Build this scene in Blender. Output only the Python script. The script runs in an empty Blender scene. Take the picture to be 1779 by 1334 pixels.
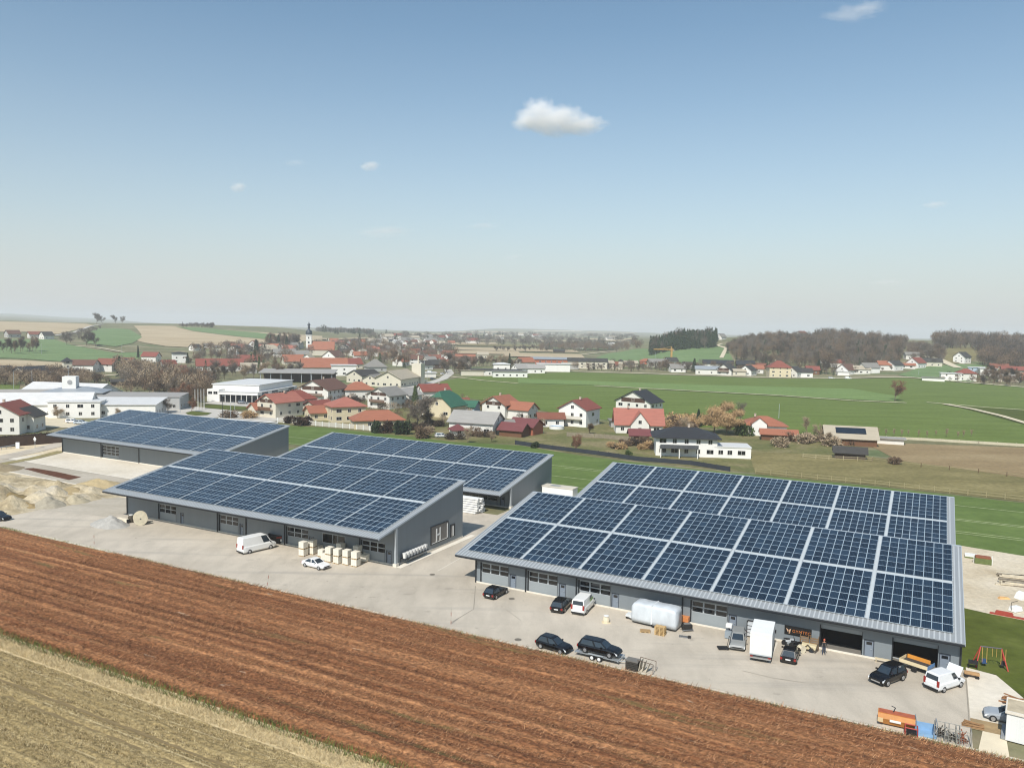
import bpy, bmesh, math, random
import numpy as np
from mathutils import Vector, Matrix, noise
from mathutils.geometry import delaunay_2d_cdt
R = math.radians
sc = bpy.context.scene
C = sc.collection
# ------------------------------------------------------------------ camera
W0, H0, FPX = 1779.0, 1334.0, 1383.66       # photograph size and focal length in its pixels
PIT, ROL, CAMH = 0.073007, 0.018511, 36.0
fw = Vector((0, math.cos(PIT), -math.sin(PIT))); rt = Vector((1, 0, 0)); up = rt.cross(fw)
CR = rt*math.cos(ROL) + up*math.sin(ROL); CU = -rt*math.sin(ROL) + up*math.cos(ROL)
cam = bpy.data.cameras.new('camera'); cam.sensor_width = 36; cam.lens = 36*FPX/W0
cam.clip_start = 0.5; cam.clip_end = 60000
co = bpy.data.objects.new('camera', cam); C.objects.link(co); sc.camera = co
m = Matrix((CR, CU, -fw)).transposed().to_4x4(); m.translation = Vector((0, 0, CAMH)); co.matrix_world = m
# ------------------------------------------------------------------ light
T = 0.486765                                 # the halls are turned by this angle
def UV(u, v): return (u*math.cos(T)+v*math.sin(T), -u*math.sin(T)+v*math.cos(T))
sx, sy = UV(0.11, -0.99); SUN_EL = R(47.5); SUN_AZ = math.atan2(sx, sy)   # azimuth from +Y clockwise
w = bpy.data.worlds.new('World'); sc.world = w; w.use_nodes = True
nt = w.node_tree; nt.nodes.clear()
sky = nt.nodes.new('ShaderNodeTexSky'); sky.sky_type = 'NISHITA'; sky.sun_disc = False
sky.sun_elevation = SUN_EL; sky.sun_rotation = SUN_AZ
sky.altitude = 400; sky.air_density = 1.0; sky.dust_density = 1.0; sky.ozone_density = 1.6
bg = nt.nodes.new('ShaderNodeBackground'); bg.inputs[1].default_value = 0.105
wo = nt.nodes.new('ShaderNodeOutputWorld')
# the air near the horizon is paler than the clear-air model gives: a whiter sky low down, bluer overhead
vm = nt.nodes.new('ShaderNodeVectorMath'); vm.operation = 'MULTIPLY'; vm.inputs[1].default_value = (1.09, 1.22, 1.14)
tc = nt.nodes.new('ShaderNodeTexCoord'); sp = nt.nodes.new('ShaderNodeSeparateXYZ'); nt.links.new(tc.outputs['Generated'], sp.inputs[0])
cr = nt.nodes.new('ShaderNodeValToRGB'); nt.links.new(sp.outputs[2], cr.inputs[0])
el = cr.color_ramp.elements; el[0].position = 0.0; el[0].color = (.93,)*3+(1,); el[1].position = .42; el[1].color = (0, 0, 0, 1)
for p_, c_ in ((.06, .72), (.12, .47), (.19, .28), (.26, .14), (.34, .04)):
    q_ = el.new(p_); q_.color = (c_, c_, c_, 1)
mx = nt.nodes.new('ShaderNodeMix'); mx.data_type = 'RGBA'; mx.inputs[7].default_value = (5.55, 5.62, 5.7, 1)
nt.links.new(sky.outputs[0], vm.inputs[0]); nt.links.new(cr.outputs[0], mx.inputs[0]); nt.links.new(vm.outputs[0], mx.inputs[6])
nt.links.new(mx.outputs[2], bg.inputs[0]); nt.links.new(bg.outputs[0], wo.inputs[0])
sl = bpy.data.lights.new('sun', 'SUN'); sl.energy = 4.4; sl.angle = R(0.5); sl.color = (1.0, 0.955, 0.89)
so = bpy.data.objects.new('sun', sl); C.objects.link(so)
sd = Vector((math.sin(SUN_AZ)*math.cos(SUN_EL), math.cos(SUN_AZ)*math.cos(SUN_EL), math.sin(SUN_EL)))
so.rotation_euler = sd.to_track_quat('Z', 'Y').to_euler(); so.location = (0, 0, 300)
sc.view_settings.view_transform = 'Standard'; sc.view_settings.look = 'None'
sc.view_settings.exposure = 0.12; sc.view_settings.gamma = 1
sc.render.engine = 'CYCLES'
sc.cycles.filter_width = 1.15
sc.cycles.volume_bounces = 5; sc.cycles.max_bounces = 6; sc.cycles.diffuse_bounces = 3
sc.cycles.transparent_max_bounces = 8
# ------------------------------------------------------------------ helpers
def hor(px): return 0
def ray(px, py): return fw + CR*((px-W0/2)/FPX) + CU*((H0/2-py)/FPX)
def P(px, py, z=0.0):                        # where the photo's pixel meets the level z
    d = ray(px, py); t = (z-CAMH)/d.z; return (d.x*t, d.y*t)
# terrain: heights (m) by depth for a few bearings (bearing as x in the photo)
TB = [-500, 0, 150, 300, 450, 600, 750, 880, 1060, 1110, 1190, 1330, 1450, 1550, 1650, 1779, 2400]
TD = [0, 560, 650, 750, 850, 1000, 1150, 1300, 1500, 1700, 2500, 4000, 7000, 9000, 13500]
TZ = [[0,0,2,5,8,13,18,22,26,27,20,28,48,70,-20],
      [0,0,2,5,8,13,18,22,26,27,20,26,45,66,-20],
      [0,0,1.5,4,7,12.5,18,23,26.5,24,14,10,22,33,-20],
      [0,0,1,3,6,11,18,24,28,24,12,3,0,-20,-70],
      [0,0,1,3,5,10,15,20,25,24,10,0,-10,-30,-80],
      [0,0,0,1,2,4,7,10,13,14,5,-4,-14,-35,-90],
      [0,0,0,0,0,0,1,2,3,3,1,-4,-28,-45,-95],
      [0,0,0,0,0,0,1,2,2,2,1,-3,11,-10,-80],
      [0,0,0,0,0,1,1,2,2,2,1,-3,6,-15,-80],
      [0,0,0,0,2,6,9,11,12,12,6,-4,-2,-25,-80],
      [0,0,0,4,11,19,21,21,19,16,6,-4,-10,-30,-80],
      [0,0,0,5,14,25,27,26,24,22,8,-4,-10,-30,-80],
      [0,0,0,6,15,26,28,27,24,22,12,-2,-10,-30,-80],
      [0,0,2,6,13,22,25,25,22,20,10,-2,-10,-30,-80],
      [0,0,1,6,13,18,22,24,24,22,10,0,-10,-30,-80],
      [0,0,1,3,9,17,22,24,24,22,14,2,-10,-30,-80],
      [0,0,1,3,9,17,22,24,24,22,14,2,-10,-30,-80]]
TBa, TDa, TZa = np.array(TB, float), np.array(TD, float), np.array(TZ, float)
def tzn(x, y):                                # terrain height, arrays
    x = np.asarray(x, float); y = np.asarray(y, float)
    b = np.clip(W0/2 + FPX*x/np.maximum(y, 1.0), TB[0], TB[-1]-1e-3); d = np.clip(y, 0, TD[-1]-1e-3)
    i = np.clip(np.searchsorted(TBa, b, 'right')-1, 0, len(TB)-2); j = np.clip(np.searchsorted(TDa, d, 'right')-1, 0, len(TD)-2)
    s = (b-TBa[i])/(TBa[i+1]-TBa[i]); t = (d-TDa[j])/(TDa[j+1]-TDa[j]); s = s*s*(3-2*s)
    def hz(ii):                               # cubic (Catmull) in depth
        jm = np.maximum(j-1, 0); jp = np.minimum(j+2, len(TD)-1)
        p1, p2 = TZa[ii, j], TZa[ii, j+1]
        h = TDa[j+1]-TDa[j]
        m1 = np.where(j > 0, (p2-TZa[ii, jm])/np.maximum(TDa[j+1]-TDa[jm], 1), 0)*h
        m2 = np.where(j < len(TD)-2, (TZa[ii, jp]-p1)/np.maximum(TDa[jp]-TDa[j], 1), 0)*h
        m1 = np.where((p1 == 0) & (p2 == 0), 0, m1); m2 = np.where((p1 == 0) & (p2 == 0), 0, m2)
        t2, t3 = t*t, t*t*t
        return (2*t3-3*t2+1)*p1+(t3-2*t2+t)*m1+(-2*t3+3*t2)*p2+(t3-t2)*m2
    return hz(i)*(1-s)+hz(i+1)*s
def tz(x, y): return float(tzn(x, y))
def TP(px, py):                               # where the photo's pixel meets the terrain
    d = ray(px, py); t = 200.0; last = t
    while t < 13000:
        if CAMH+d.z*t <= tz(d.x*t, d.y*t): break
        last = t; t *= 1.012
    a, b = last, t
    for _ in range(24):
        c = (a+b)/2
        if CAMH+d.z*c <= tz(d.x*c, d.y*c): b = c
        else: a = c
    return (d.x*b, d.y*b, tz(d.x*b, d.y*b))

def tag(o, label=None, cat=None, group=None, kind=None):
    if label: o['label'] = label
    if cat: o['category'] = cat
    if group: o['group'] = group
    if kind: o['kind'] = kind
    return o
def thing(name, label, cat, loc=(0, 0, 0), rz=0.0, group=None):
    o = bpy.data.objects.new(name, None); C.objects.link(o); o.empty_display_size = 0.5
    o.location = loc; o.rotation_euler = (0, 0, rz); return tag(o, label, cat, group)
def copy_tree(o, parent=None):
    c = o.copy(); C.objects.link(c)
    if parent: c.parent = parent
    for ch in list(KIDS.get(o.name, [])):
        k = copy_tree(ch, c)
        KIDS.setdefault(c.name, []).append(k)
    return c
KIDS = {}
class MB:
    """collects faces, then links them as one mesh object"""
    def __init__(s): s.v = []; s.f = []; s.m = []
    def add(s, vs, fs, mi=0):
        n = len(s.v); s.v += [tuple(p) for p in vs]; s.f += [tuple(i+n for i in f) for f in fs]; s.m += [mi]*len(fs); return s
    def box(s, x0, x1, y0, y1, z0, z1, mi=0, M=None):
        vs = [(x, y, z) for z in (z0, z1) for x, y in ((x0, y0), (x1, y0), (x1, y1), (x0, y1))]
        if M is not None: vs = [M @ Vector(p) for p in vs]
        return s.add(vs, [(3, 2, 1, 0), (4, 5, 6, 7), (0, 1, 5, 4), (1, 2, 6, 5), (2, 3, 7, 6), (3, 0, 4, 7)], mi)
    def cbox(s, c, d, rz=0, mi=0):
        M = Matrix.Translation(c) @ Matrix.Rotation(rz, 4, 'Z')
        return s.box(-d[0]/2, d[0]/2, -d[1]/2, d[1]/2, -d[2]/2, d[2]/2, mi, M)
    def prism(s, pts, a0, a1, axis='y', mi=0):
        """pts: outline in the plane across the axis"""
        n = len(pts)
        def q(p, a): return (p[0], a, p[1]) if axis == 'y' else ((a, p[0], p[1]) if axis == 'x' else (p[0], p[1], a))
        vs = [q(p, a0) for p in pts]+[q(p, a1) for p in pts]
        fs = [tuple(range(n))[::-1], tuple(range(n, 2*n))]+[(i, (i+1) % n, n+(i+1) % n, n+i) for i in range(n)]
        return s.add(vs, fs, mi)
    def cyl(s, p0, p1, r0, r1=None, n=10, mi=0, cap=True):
        p0, p1 = Vector(p0), Vector(p1); r1 = r0 if r1 is None else r1
        d = (p1-p0).normalized(); a = d.orthogonal().normalized(); b = d.cross(a)
        vs = [p0+(a*math.cos(2*math.pi*i/n)+b*math.sin(2*math.pi*i/n))*r0 for i in range(n)]
        vs += [p1+(a*math.cos(2*math.pi*i/n)+b*math.sin(2*math.pi*i/n))*r1 for i in range(n)]
        fs = [(i, (i+1) % n, n+(i+1) % n, n+i) for i in range(n)]
        if cap: fs += [tuple(range(n))[::-1], tuple(range(n, 2*n))]
        return s.add(vs, fs, mi)
    def tube(s, pts, r, n=6, mi=0):
        for a, b in zip(pts[:-1], pts[1:]): s.cyl(a, b, r, r, n, mi)
        return s
    def lathe(s, prof, n=16, c=(0, 0, 0), mi=0):
        vs = [(c[0]+r*math.cos(2*math.pi*i/n), c[1]+r*math.sin(2*math.pi*i/n), c[2]+z) for r, z in prof for i in range(n)]
        fs = [(k*n+i, k*n+(i+1) % n, (k+1)*n+(i+1) % n, (k+1)*n+i) for k in range(len(prof)-1) for i in range(n)]
        return s.add(vs, fs, mi)
    def loft(s, rings, mi=0, caps=True):
        n = len(rings[0]); vs = [p for r in rings for p in r]
        fs = [(k*n+i, k*n+(i+1) % n, (k+1)*n+(i+1) % n, (k+1)*n+i) for k in range(len(rings)-1) for i in range(n)]
        if caps: fs += [tuple(range(n))[::-1], tuple(range((len(rings)-1)*n, len(rings)*n))]
        return s.add(vs, fs, mi)
    def build(s, name, mats, parent=None, loc=None, rz=None, smooth=False, bevel=0, fix=True):
        me = bpy.data.meshes.new(name); me.from_pydata(s.v, [], s.f)
        for mm in (mats if isinstance(mats, (list, tuple)) else [mats]): me.materials.append(mm)
        if len(set(s.m)) > 1: me.polygons.foreach_set('material_index', s.m)
        if fix:
            b = bmesh.new(); b.from_mesh(me); bmesh.ops.recalc_face_normals(b, faces=b.faces)
            if bevel: bmesh.ops.bevel(b, geom=b.edges[:], offset=bevel, segments=2, affect='EDGES', profile=0.5)
            b.to_mesh(me); b.free()
        if smooth: me.polygons.foreach_set('use_smooth', [True]*len(me.polygons))
        me.update()
        return put(me, name, parent, loc, rz)
def put(me, name, parent=None, loc=None, rz=None):
    o = bpy.data.objects.new(name, me); C.objects.link(o)
    if parent: o.parent = parent; KIDS.setdefault(parent.name, []).append(o)
    if loc: o.location = loc
    if rz is not None: o.rotation_euler = (0, 0, rz)
    return o

def lin(h):
    c = [int(h[i:i+2], 16)/255 for i in (0, 2, 4)]
    return tuple(x/12.92 if x <= .04045 else ((x+.055)/1.055)**2.4 for x in c)
MC = {}
def M(name, col, rough=0.8, var=0.12, scale=0.6, metal=0.0, bump=0.0, bscale=None, spec=0.5, alpha=1.0, isl=0.0, stretch=None):
    """procedural material: two noises over the base colour, optional bump, optional shift per loose piece"""
    if name in MC: return MC[name]
    if isinstance(col, str): col = lin(col)
    mt = bpy.data.materials.new(name); mt.use_nodes = True; n = mt.node_tree; N = n.nodes; L = n.links
    b = N['Principled BSDF']; b.inputs['Roughness'].default_value = rough; b.inputs['Metallic'].default_value = metal
    b.inputs['Specular IOR Level'].default_value = spec; b.inputs['Alpha'].default_value = alpha
    tc = N.new('ShaderNodeTexCoord'); src = tc.outputs['Object']
    if stretch:
        mp = N.new('ShaderNodeMapping'); mp.inputs['Scale'].default_value = stretch; L.new(src, mp.inputs[0]); src = mp.outputs[0]
    nz = N.new('ShaderNodeTexNoise'); nz.inputs['Scale'].default_value = scale; nz.inputs['Detail'].default_value = 6; nz.inputs['Roughness'].default_value = 0.65
    L.new(src, nz.inputs['Vector'])
    mr = N.new('ShaderNodeMapRange'); mr.inputs[1].default_value = 0.3; mr.inputs[2].default_value = 0.7
    mr.inputs[3].default_value = 1-var; mr.inputs[4].default_value = 1+var; L.new(nz.outputs[0], mr.inputs[0])
    v = mr.outputs[0]
    if isl:
        g = N.new('ShaderNodeNewGeometry'); m2 = N.new('ShaderNodeMapRange'); m2.inputs[3].default_value = 1-isl; m2.inputs[4].default_value = 1+isl
        L.new(g.outputs['Random Per Island'], m2.inputs[0]); mu = N.new('ShaderNodeMath'); mu.operation = 'MULTIPLY'
        L.new(v, mu.inputs[0]); L.new(m2.outputs[0], mu.inputs[1]); v = mu.outputs[0]
    vm = N.new('ShaderNodeVectorMath'); vm.operation = 'SCALE'; vm.inputs[0].default_value = col[:3]; L.new(v, vm.inputs['Scale'])
    L.new(vm.outputs[0], b.inputs['Base Color'])
    if bump:
        n2 = N.new('ShaderNodeTexNoise'); n2.inputs['Scale'].default_value = bscale or scale*6; n2.inputs['Detail'].default_value = 4; L.new(src, n2.inputs['Vector'])
        bp = N.new('ShaderNodeBump'); bp.inputs['Strength'].default_value = min(bump, 1); bp.inputs['Distance'].default_value = 0.05*max(1, bump)
        L.new(n2.outputs[0], bp.inputs['Height']); L.new(bp.outputs[0], b.inputs['Normal'])
    MC[name] = mt; return mt
def ramp_mat(name, layers, rough=0.95, bump=0.5, bscale=3.0, bdist=0.1):
    """ground material: list of (scale vector, noise detail, [(pos,colour)...], amount) mixed one over the other"""
    if name in MC: return MC[name]
    mt = bpy.data.materials.new(name); mt.use_nodes = True; n = mt.node_tree; N = n.nodes; L = n.links
    b = N['Principled BSDF']; b.inputs['Roughness'].default_value = rough; b.inputs['Specular IOR Level'].default_value = 0.2
    tc = N.new('ShaderNodeTexCoord'); cur = None
    for k, (scv, det, stops, amt) in enumerate(layers):
        mp = N.new('ShaderNodeMapping'); mp.inputs['Scale'].default_value = scv; mp.inputs['Location'].default_value = (k*13.7, k*7.1, 0); L.new(tc.outputs['Object'], mp.inputs[0])
        nz = N.new('ShaderNodeTexNoise'); nz.inputs['Scale'].default_value = 1; nz.inputs['Detail'].default_value = det; nz.inputs['Roughness'].default_value = 0.6; L.new(mp.outputs[0], nz.inputs['Vector'])
        cr = N.new('ShaderNodeValToRGB'); L.new(nz.outputs[0], cr.inputs[0])
        e = cr.color_ramp.elements
        while len(e) < len(stops): e.new(0.5)
        for el, (p, c) in zip(e, stops):
            c = lin(c) if isinstance(c, str) else c
            el.position = p; el.color = (*c[:3], 1 if len(c) < 4 else c[3])
        if cur is None: cur = cr.outputs[0]
        else:
            mx = N.new('ShaderNodeMix'); mx.data_type = 'RGBA'
            if amt == 'alpha': L.new(cr.outputs[1], mx.inputs[0]); mx.blend_type = 'MIX'
            elif amt == 'mul': mx.inputs[0].default_value = 1; mx.blend_type = 'MULTIPLY'
            else: mx.inputs[0].default_value = amt
            L.new(cur, mx.inputs[6]); L.new(cr.outputs[0], mx.inputs[7]); cur = mx.outputs[2]
    L.new(cur, b.inputs['Base Color'])
    if bump:
        n2 = N.new('ShaderNodeTexNoise'); n2.inputs['Scale'].default_value = bscale; n2.inputs['Detail'].default_value = 5; L.new(tc.outputs['Object'], n2.inputs['Vector'])
        bp = N.new('ShaderNodeBump'); bp.inputs['Strength'].default_value = bump; bp.inputs['Distance'].default_value = bdist
        L.new(n2.outputs[0], bp.inputs['Height']); L.new(bp.outputs[0], b.inputs['Normal'])
    MC[name] = mt; return mt
def g3(v): return (v, v, v)
# ------------------------------------------------------------------ ground sheets
def npmesh(name, V, F, mats, smooth=False, parent=None):
    me = bpy.data.meshes.new(name); V = np.asarray(V, np.float32); F = np.asarray(F, np.int32); k = F.shape[1]
    me.vertices.add(len(V)); me.vertices.foreach_set('co', V.ravel())
    me.loops.add(F.size); me.loops.foreach_set('vertex_index', F.ravel())
    me.polygons.add(len(F)); me.polygons.foreach_set('loop_start', np.arange(0, F.size, k, dtype=np.int32)); me.polygons.foreach_set('loop_total', np.full(len(F), k, np.int32))
    for mm in (mats if isinstance(mats, (list, tuple)) else [mats]): me.materials.append(mm)
    me.update(); me.validate()
    if smooth: me.polygons.foreach_set('use_smooth', [True]*len(me.polygons))
    return put(me, name, parent)
def gridF(nr, nc):
    i = np.arange(nr-1)[:, None]*nc+np.arange(nc-1)[None, :]
    return np.stack([i, i+1, i+nc+1, i+nc], -1).reshape(-1, 4)
gmat = ramp_mat('ground_mix', [
    ((.018, .045, .02), 5, [(.3, '5d6140'), (.45, '757053'), (.55, '6b6b4a'), (.7, '8a7f63')], 0),
    ((.006, .03, .02), 2, [(.40, (.2,.2,.1,0)), (.48, (.30,.25,.16,.75)), (.56, (.10,.15,.055,.8)), (.62, (.2,.2,.1,0))], 'alpha'),
    ((.25, .25, .2), 6, [(.35, g3(.75)), (.65, g3(1.15))], 'mul')], bump=0.3)
th = np.radians(np.concatenate([np.arange(-86, -45, 2.0), np.arange(-45, 45, .35), np.arange(45, 87, 2.0)]))
rr = np.concatenate([[1.5, 20, 60, 120], np.geomspace(200, 13500, 150)])
X = (rr[:, None]*np.sin(th)[None]).ravel(); Y = (rr[:, None]*np.cos(th)[None]).ravel()
gz = tzn(X, Y)
V = np.stack([X, Y, gz], -1); F = gridF(len(rr), len(th))
bx_ = np.array([[-13500, -300, 0], [13500, -300, 0], [13500, 900, 0], [-13500, 900, 0]])
o = npmesh('ground', V, F, gmat, True); tag(o, kind='structure')
MBg = MB(); MBg.add([(-900, 1.0, -.02), (-900, -400, -.02), (900, -400, -.02), (900, 1.0, -.02)], [(0, 1, 2, 3)])
tag(MBg.build('ground_behind', gmat, fix=False), kind='structure')

def flat(name, pts, z, mat, kind='structure'):
    mb = MB(); mb.add([(x, y, z) for x, y in pts], [tuple(range(len(pts)))])
    o = mb.build(name, mat, fix=False)
    me = o.data
    if me.polygons[0].normal.z < 0: me.flip_normals()
    if kind: o['kind'] = kind
    return o
def drape(name, pix, mat, off=.3, step=None, world=False):
    pts = [TP(*p)[:2] if not world else p for p in pix]
    xs = [p[0] for p in pts]; ys = [p[1] for p in pts]
    step = step or max(10, (max(xs)-min(xs))/28, (max(ys)-min(ys))/28)
    if step > 70: step = 70
    co2 = [];  ed = []
    n = len(pts)
    for i in range(n):
        a, b = Vector(pts[i]), Vector(pts[(i+1) % n]); k = max(1, int((b-a).length/step))
        for j in range(k): co2.append(a+(b-a)*(j/k))
    ne = len(co2); ed = [(i, (i+1) % ne) for i in range(ne)]
    yy = min(ys)
    while yy < max(ys):
        xx = min(xs)
        while xx < max(xs): co2.append(Vector((xx+.3, yy+.3))); xx += step
        yy += step
    r = delaunay_2d_cdt(co2, ed, [], 1, 1e-3)
    vv = r[0]; zz = tzn([p.x for p in vv], [p.y for p in vv])
    me = bpy.data.meshes.new(name); me.from_pydata([(p.x, p.y, float(z)+off) for p, z in zip(vv, zz)], [], r[2]); me.materials.append(mat)
    if len(me.polygons) and me.polygons[0].normal.z < 0: me.flip_normals()
    me.update()
    return tag(put(me, name), kind='structure')
def ribbon(name, pix, wid, mat, off=.4, world=False, kind='structure'):
    pts = [Vector(TP(*p)[:2]) if not world else Vector(p) for p in pix]
    d = [pts[0]]
    for a, b in zip(pts[:-1], pts[1:]):
        k = max(1, int((b-a).length/12))
        for j in range(1, k+1): d.append(a+(b-a)*(j/k))
    vs = []
    for i, p in enumerate(d):
        t = (d[min(i+1, len(d)-1)]-d[max(i-1, 0)]).normalized(); nn = Vector((-t.y, t.x))*wid/2
        for q in (p+nn, p-nn): vs.append((q.x, q.y, tz(q.x, q.y)+off))
    mb = MB(); mb.add(vs, [(2*i, 2*i+1, 2*i+3, 2*i+2) for i in range(len(d)-1)])
    o = mb.build(name, mat, fix=False)
    if o.data.polygons[0].normal.z < 0: o.data.flip_normals()
    if kind: o['kind'] = kind
    return o
def uvp(*a): return [UV(u, v) for u, v in a]
grass = lambda nm, a, b, c, s=(.03, .12, .05): ramp_mat(nm, [(s, 5, [(.3, a), (.5, b), (.7, c)], 0), ((.6, .6, .5), 6, [(.3, g3(.8)), (.7, g3(1.15))], 'mul')], bump=.3)
g_main = grass('crop_green', '57672a', '607032', '69793a')
g_light = grass('crop_green_light', '657c40', '6c8248', '758a50')
g_dark = grass('crop_green_dark', '414c16', '4a541b', '535c22')
g_near = grass('lawn_green', '48501a', '525b22', '60672f', (.15, .15, .1))
g_hill = grass('hill_green', '61774a', '6a8052', '74885c')
beige = ramp_mat('beige_soil', [((.01, .05, .05), 5, [(.3, 'a39173'), (.5, 'b09f81'), (.7, 'baab8f')], 0), ((.4, .4, .3), 4, [(.3, g3(.9)), (.7, g3(1.06))], 'mul')])
olive = ramp_mat('dry_meadow', [((.05, .1, .05), 6, [(.3, '6c6640'), (.5, '7c734b'), (.7, '8b8158')], 0), ((.8, .8, .5), 5, [(.3, g3(.75)), (.7, g3(1.2))], 'mul')])
brownp = ramp_mat('bare_paddock', [((.04, .08, .05), 6, [(.3, '826f50'), (.5, '8f7c5b'), (.7, '9a8867')], 0), ((.8, .8, .5), 5, [(.3, g3(.8)), (.7, g3(1.15))], 'mul')])
garden = ramp_mat('garden_lawn', [((.08, .08, .05), 6, [(.3, '5c6238'), (.5, '726f47'), (.62, '857b59'), (.75, '95896f')], 0), ((.8, .8, .5), 5, [(.3, g3(.7)), (.7, g3(1.2))], 'mul')])
pale = M('pale_track', 'c9bda2', .95, .1, .2)
roadm = M('pale_asphalt', 'b9b4aa', .9, .08, .1)
# hills and valley fields
drape('field_beige_upper_left', [(-60,557),(60,560),(150,563),(165,566),(100,581),(60,577),(-60,577)], beige, .5)
drape('field_beige_hill', [(232,566),(300,567),(400,574),(480,580),(560,584),(560,592),(470,597),(400,600),(330,604),(288,602),(252,596),(236,592),(246,582),(240,574)], beige, .5)
drape('field_green_stripe', [(305,568.5),(350,570),(440,578),(500,587),(470,591),(400,584),(335,576)], g_hill, .9)
drape('field_green_triangle', [(172,571),(205,571),(225,573),(247,586),(230,597),(200,603),(150,597),(150,580)], g_hill, .6)
drape('field_green_left', [(-60,589),(30,590),(95,590),(125,600),(200,614),(255,612),(255,630),(200,626),(110,629),(30,623),(-60,622)], g_hill, .4)
drape('field_beige_band', [(-60,625),(30,626),(112,631),(100,642),(30,650),(-60,650)], beige, .4)
drape('field_green_school', [(-60,668),(35,668),(30,690),(20,712),(-60,716)], g_main, .15)
drape('field_green_slope', [(1035,622),(1060,614),(1120,606),(1165,609),(1215,603),(1250,599),(1263,608),(1275,628),(1330,637),(1250,640),(1150,637),(1050,632)], g_hill, .5)
drape('field_green_knoll', [(1640,606),(1665,603),(1692,605),(1704,612),(1690,628),(1650,633),(1628,624)], olive, .5)
drape('field_green_right', [(1560,652),(1600,638),(1650,634),(1800,632),(1800,640),(1700,645),(1690,665),(1620,662)], g_hill, .4)
drape('field_green_main', [(765,664),(800,656),(860,653),(915,650),(990,646.5),(1190,652.5),(1330,657.5),(1480,658.5),(1580,657),(1625,661),(1700,667),(1800,675),(1950,685),(1950,785),(1779,772),(1500,760),(1300,748),(1150,738),(1000,725),(880,702),(800,690),(745,678)], g_main, .12)
drape('field_green_band', [(900,658),(1040,663),(1250,670),(1480,676),(1565,690),(1552,698),(1400,691),(1200,680),(1040,670),(900,666)], g_light, .3)
drape('field_green_corner', [(1650,704),(1779,714.5),(1900,725),(1900,760),(1779,738),(1720,722)], g_dark, .3)
ribbon('path_field_edge', [(780,655),(840,662),(900,667)], 2, pale, .5)
ribbon('path_field_middle', [(1032,671),(1200,680),(1350,688),(1480,697),(1575,701)], 2.2, pale, .5)
ribbon('path_field_right', [(1610,700),(1700,708),(1800,715)], 1.5, pale, .5)
ribbon('path_field_corner', [(1640,703),(1690,712),(1740,724),(1800,742)], 3, pale, .55)
ribbon('road_village', [(985,645.5),(1190,651.5),(1330,656.5),(1480,657.5),(1580,656),(1625,660),(1700,666.5),(1790,674)], 5, pale, .5)
ribbon('road_hill_right', [(1600,619),(1630,624),(1655,636),(1665,640)], 8, pale, .8)
ribbon('road_hill_left', [(95,584),(130,578),(155,568),(178,564)], 5, roadm, .9)
ribbon('path_hill_left', [(132,602),(170,605),(215,613)], 3, pale, .9)
ribbon('path_meadow', [(1010,617),(1060,611),(1103,604)], 4, pale, .9)
ribbon('path_slope', [(1253,623),(1262,606),(1246,601),(1254,598)], 4, pale, .9)
for i, (a, b, c, d, mm) in enumerate([(775,612,900,614,beige),(790,606,1000,611,beige),(880,617,1010,620,beige),(800,600,940,602,olive),(960,605,1060,607,g_hill),(700,597,860,597.5,beige),(820,592,1000,593,beige),(560,590,700,592,beige),(900,583,1120,584,beige),(760,586,900,587,olive),(1000,588,1100,589,beige)]):
    h = .8 + (b-590)*.09
    drape('field_valley', [(a, b-h), (c, d-h), (c+6, d+h), (a-8, b+h)], mm, .9+.1*i)
for k, (a, b, c, d, mm) in enumerate([(790,577.5,880,577,beige),(930,575.5,1010,576,pale),(1020,578,1100,579,beige),(880,580,960,580.5,pale),(1000,582,1060,582.5,beige),(690,581,760,581,beige),(770,582,840,583,olive)]):
    drape('field_ridge', [(a, b-.8), (c, d-.7), (c+8, d+.8), (a-6, b+.7)], mm, 2.0, 60)
# middle distance
drape('garden_ground', [(505,725),(640,690),(745,680),(800,692),(880,705),(1000,728),(1150,740),(1330,750),(1500,763),(1500,800),(1330,826),(1150,806),(1000,788),(900,772),(790,768),(660,752),(483,736)], garden, .05)
flat('paddock_brown', [P(*p) for p in [(1500,768),(1779,778),(1950,790),(1950,850),(1779,830),(1650,812),(1560,800)]], .10, brownp)
flat('meadow_dry', [P(*p) for p in [(1300,785),(1500,792),(1560,800),(1650,812),(1779,830),(1950,850),(1950,890),(1779,872),(1500,841),(1313,824)]], .08, olive)
tl = [P(*p) for p in [(470,737),(560,743),(660,753),(800,768),(905,774),(1000,790),(1140,808),(1320,826),(1500,843),(1779,874),(1990,898)]]
flat('field_green_behind_halls', tl+uvp((60, 152), (-160, 152), (-160,175), (-235,175)), .04, ramp_mat('crop_rows', [((.05,.1,.05), 5, [(.3,'536630'),(.5,'5c6f37'),(.7,'687a41')], 0), ((.5,.5,.5),5,[(.3,g3(.85)),(.7,g3(1.1))],'mul')], bump=.3))
rowm = M('tramline_pale', 'a9b183', .95, .3, .5)
for k, (u0, u1, v) in enumerate([(-205,-95,176),(-190,-60,186),(-82,-30,184.5),(-82,-40,173),(-84,-48,163),(-10,50,163.5),(-10,50,165),(-5,30,176),(5,60,175),(-12,60,190)]):
    ribbon('tramline', uvp((u0, v), (u1, v+.6)), .28, rowm, .07, True)
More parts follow.
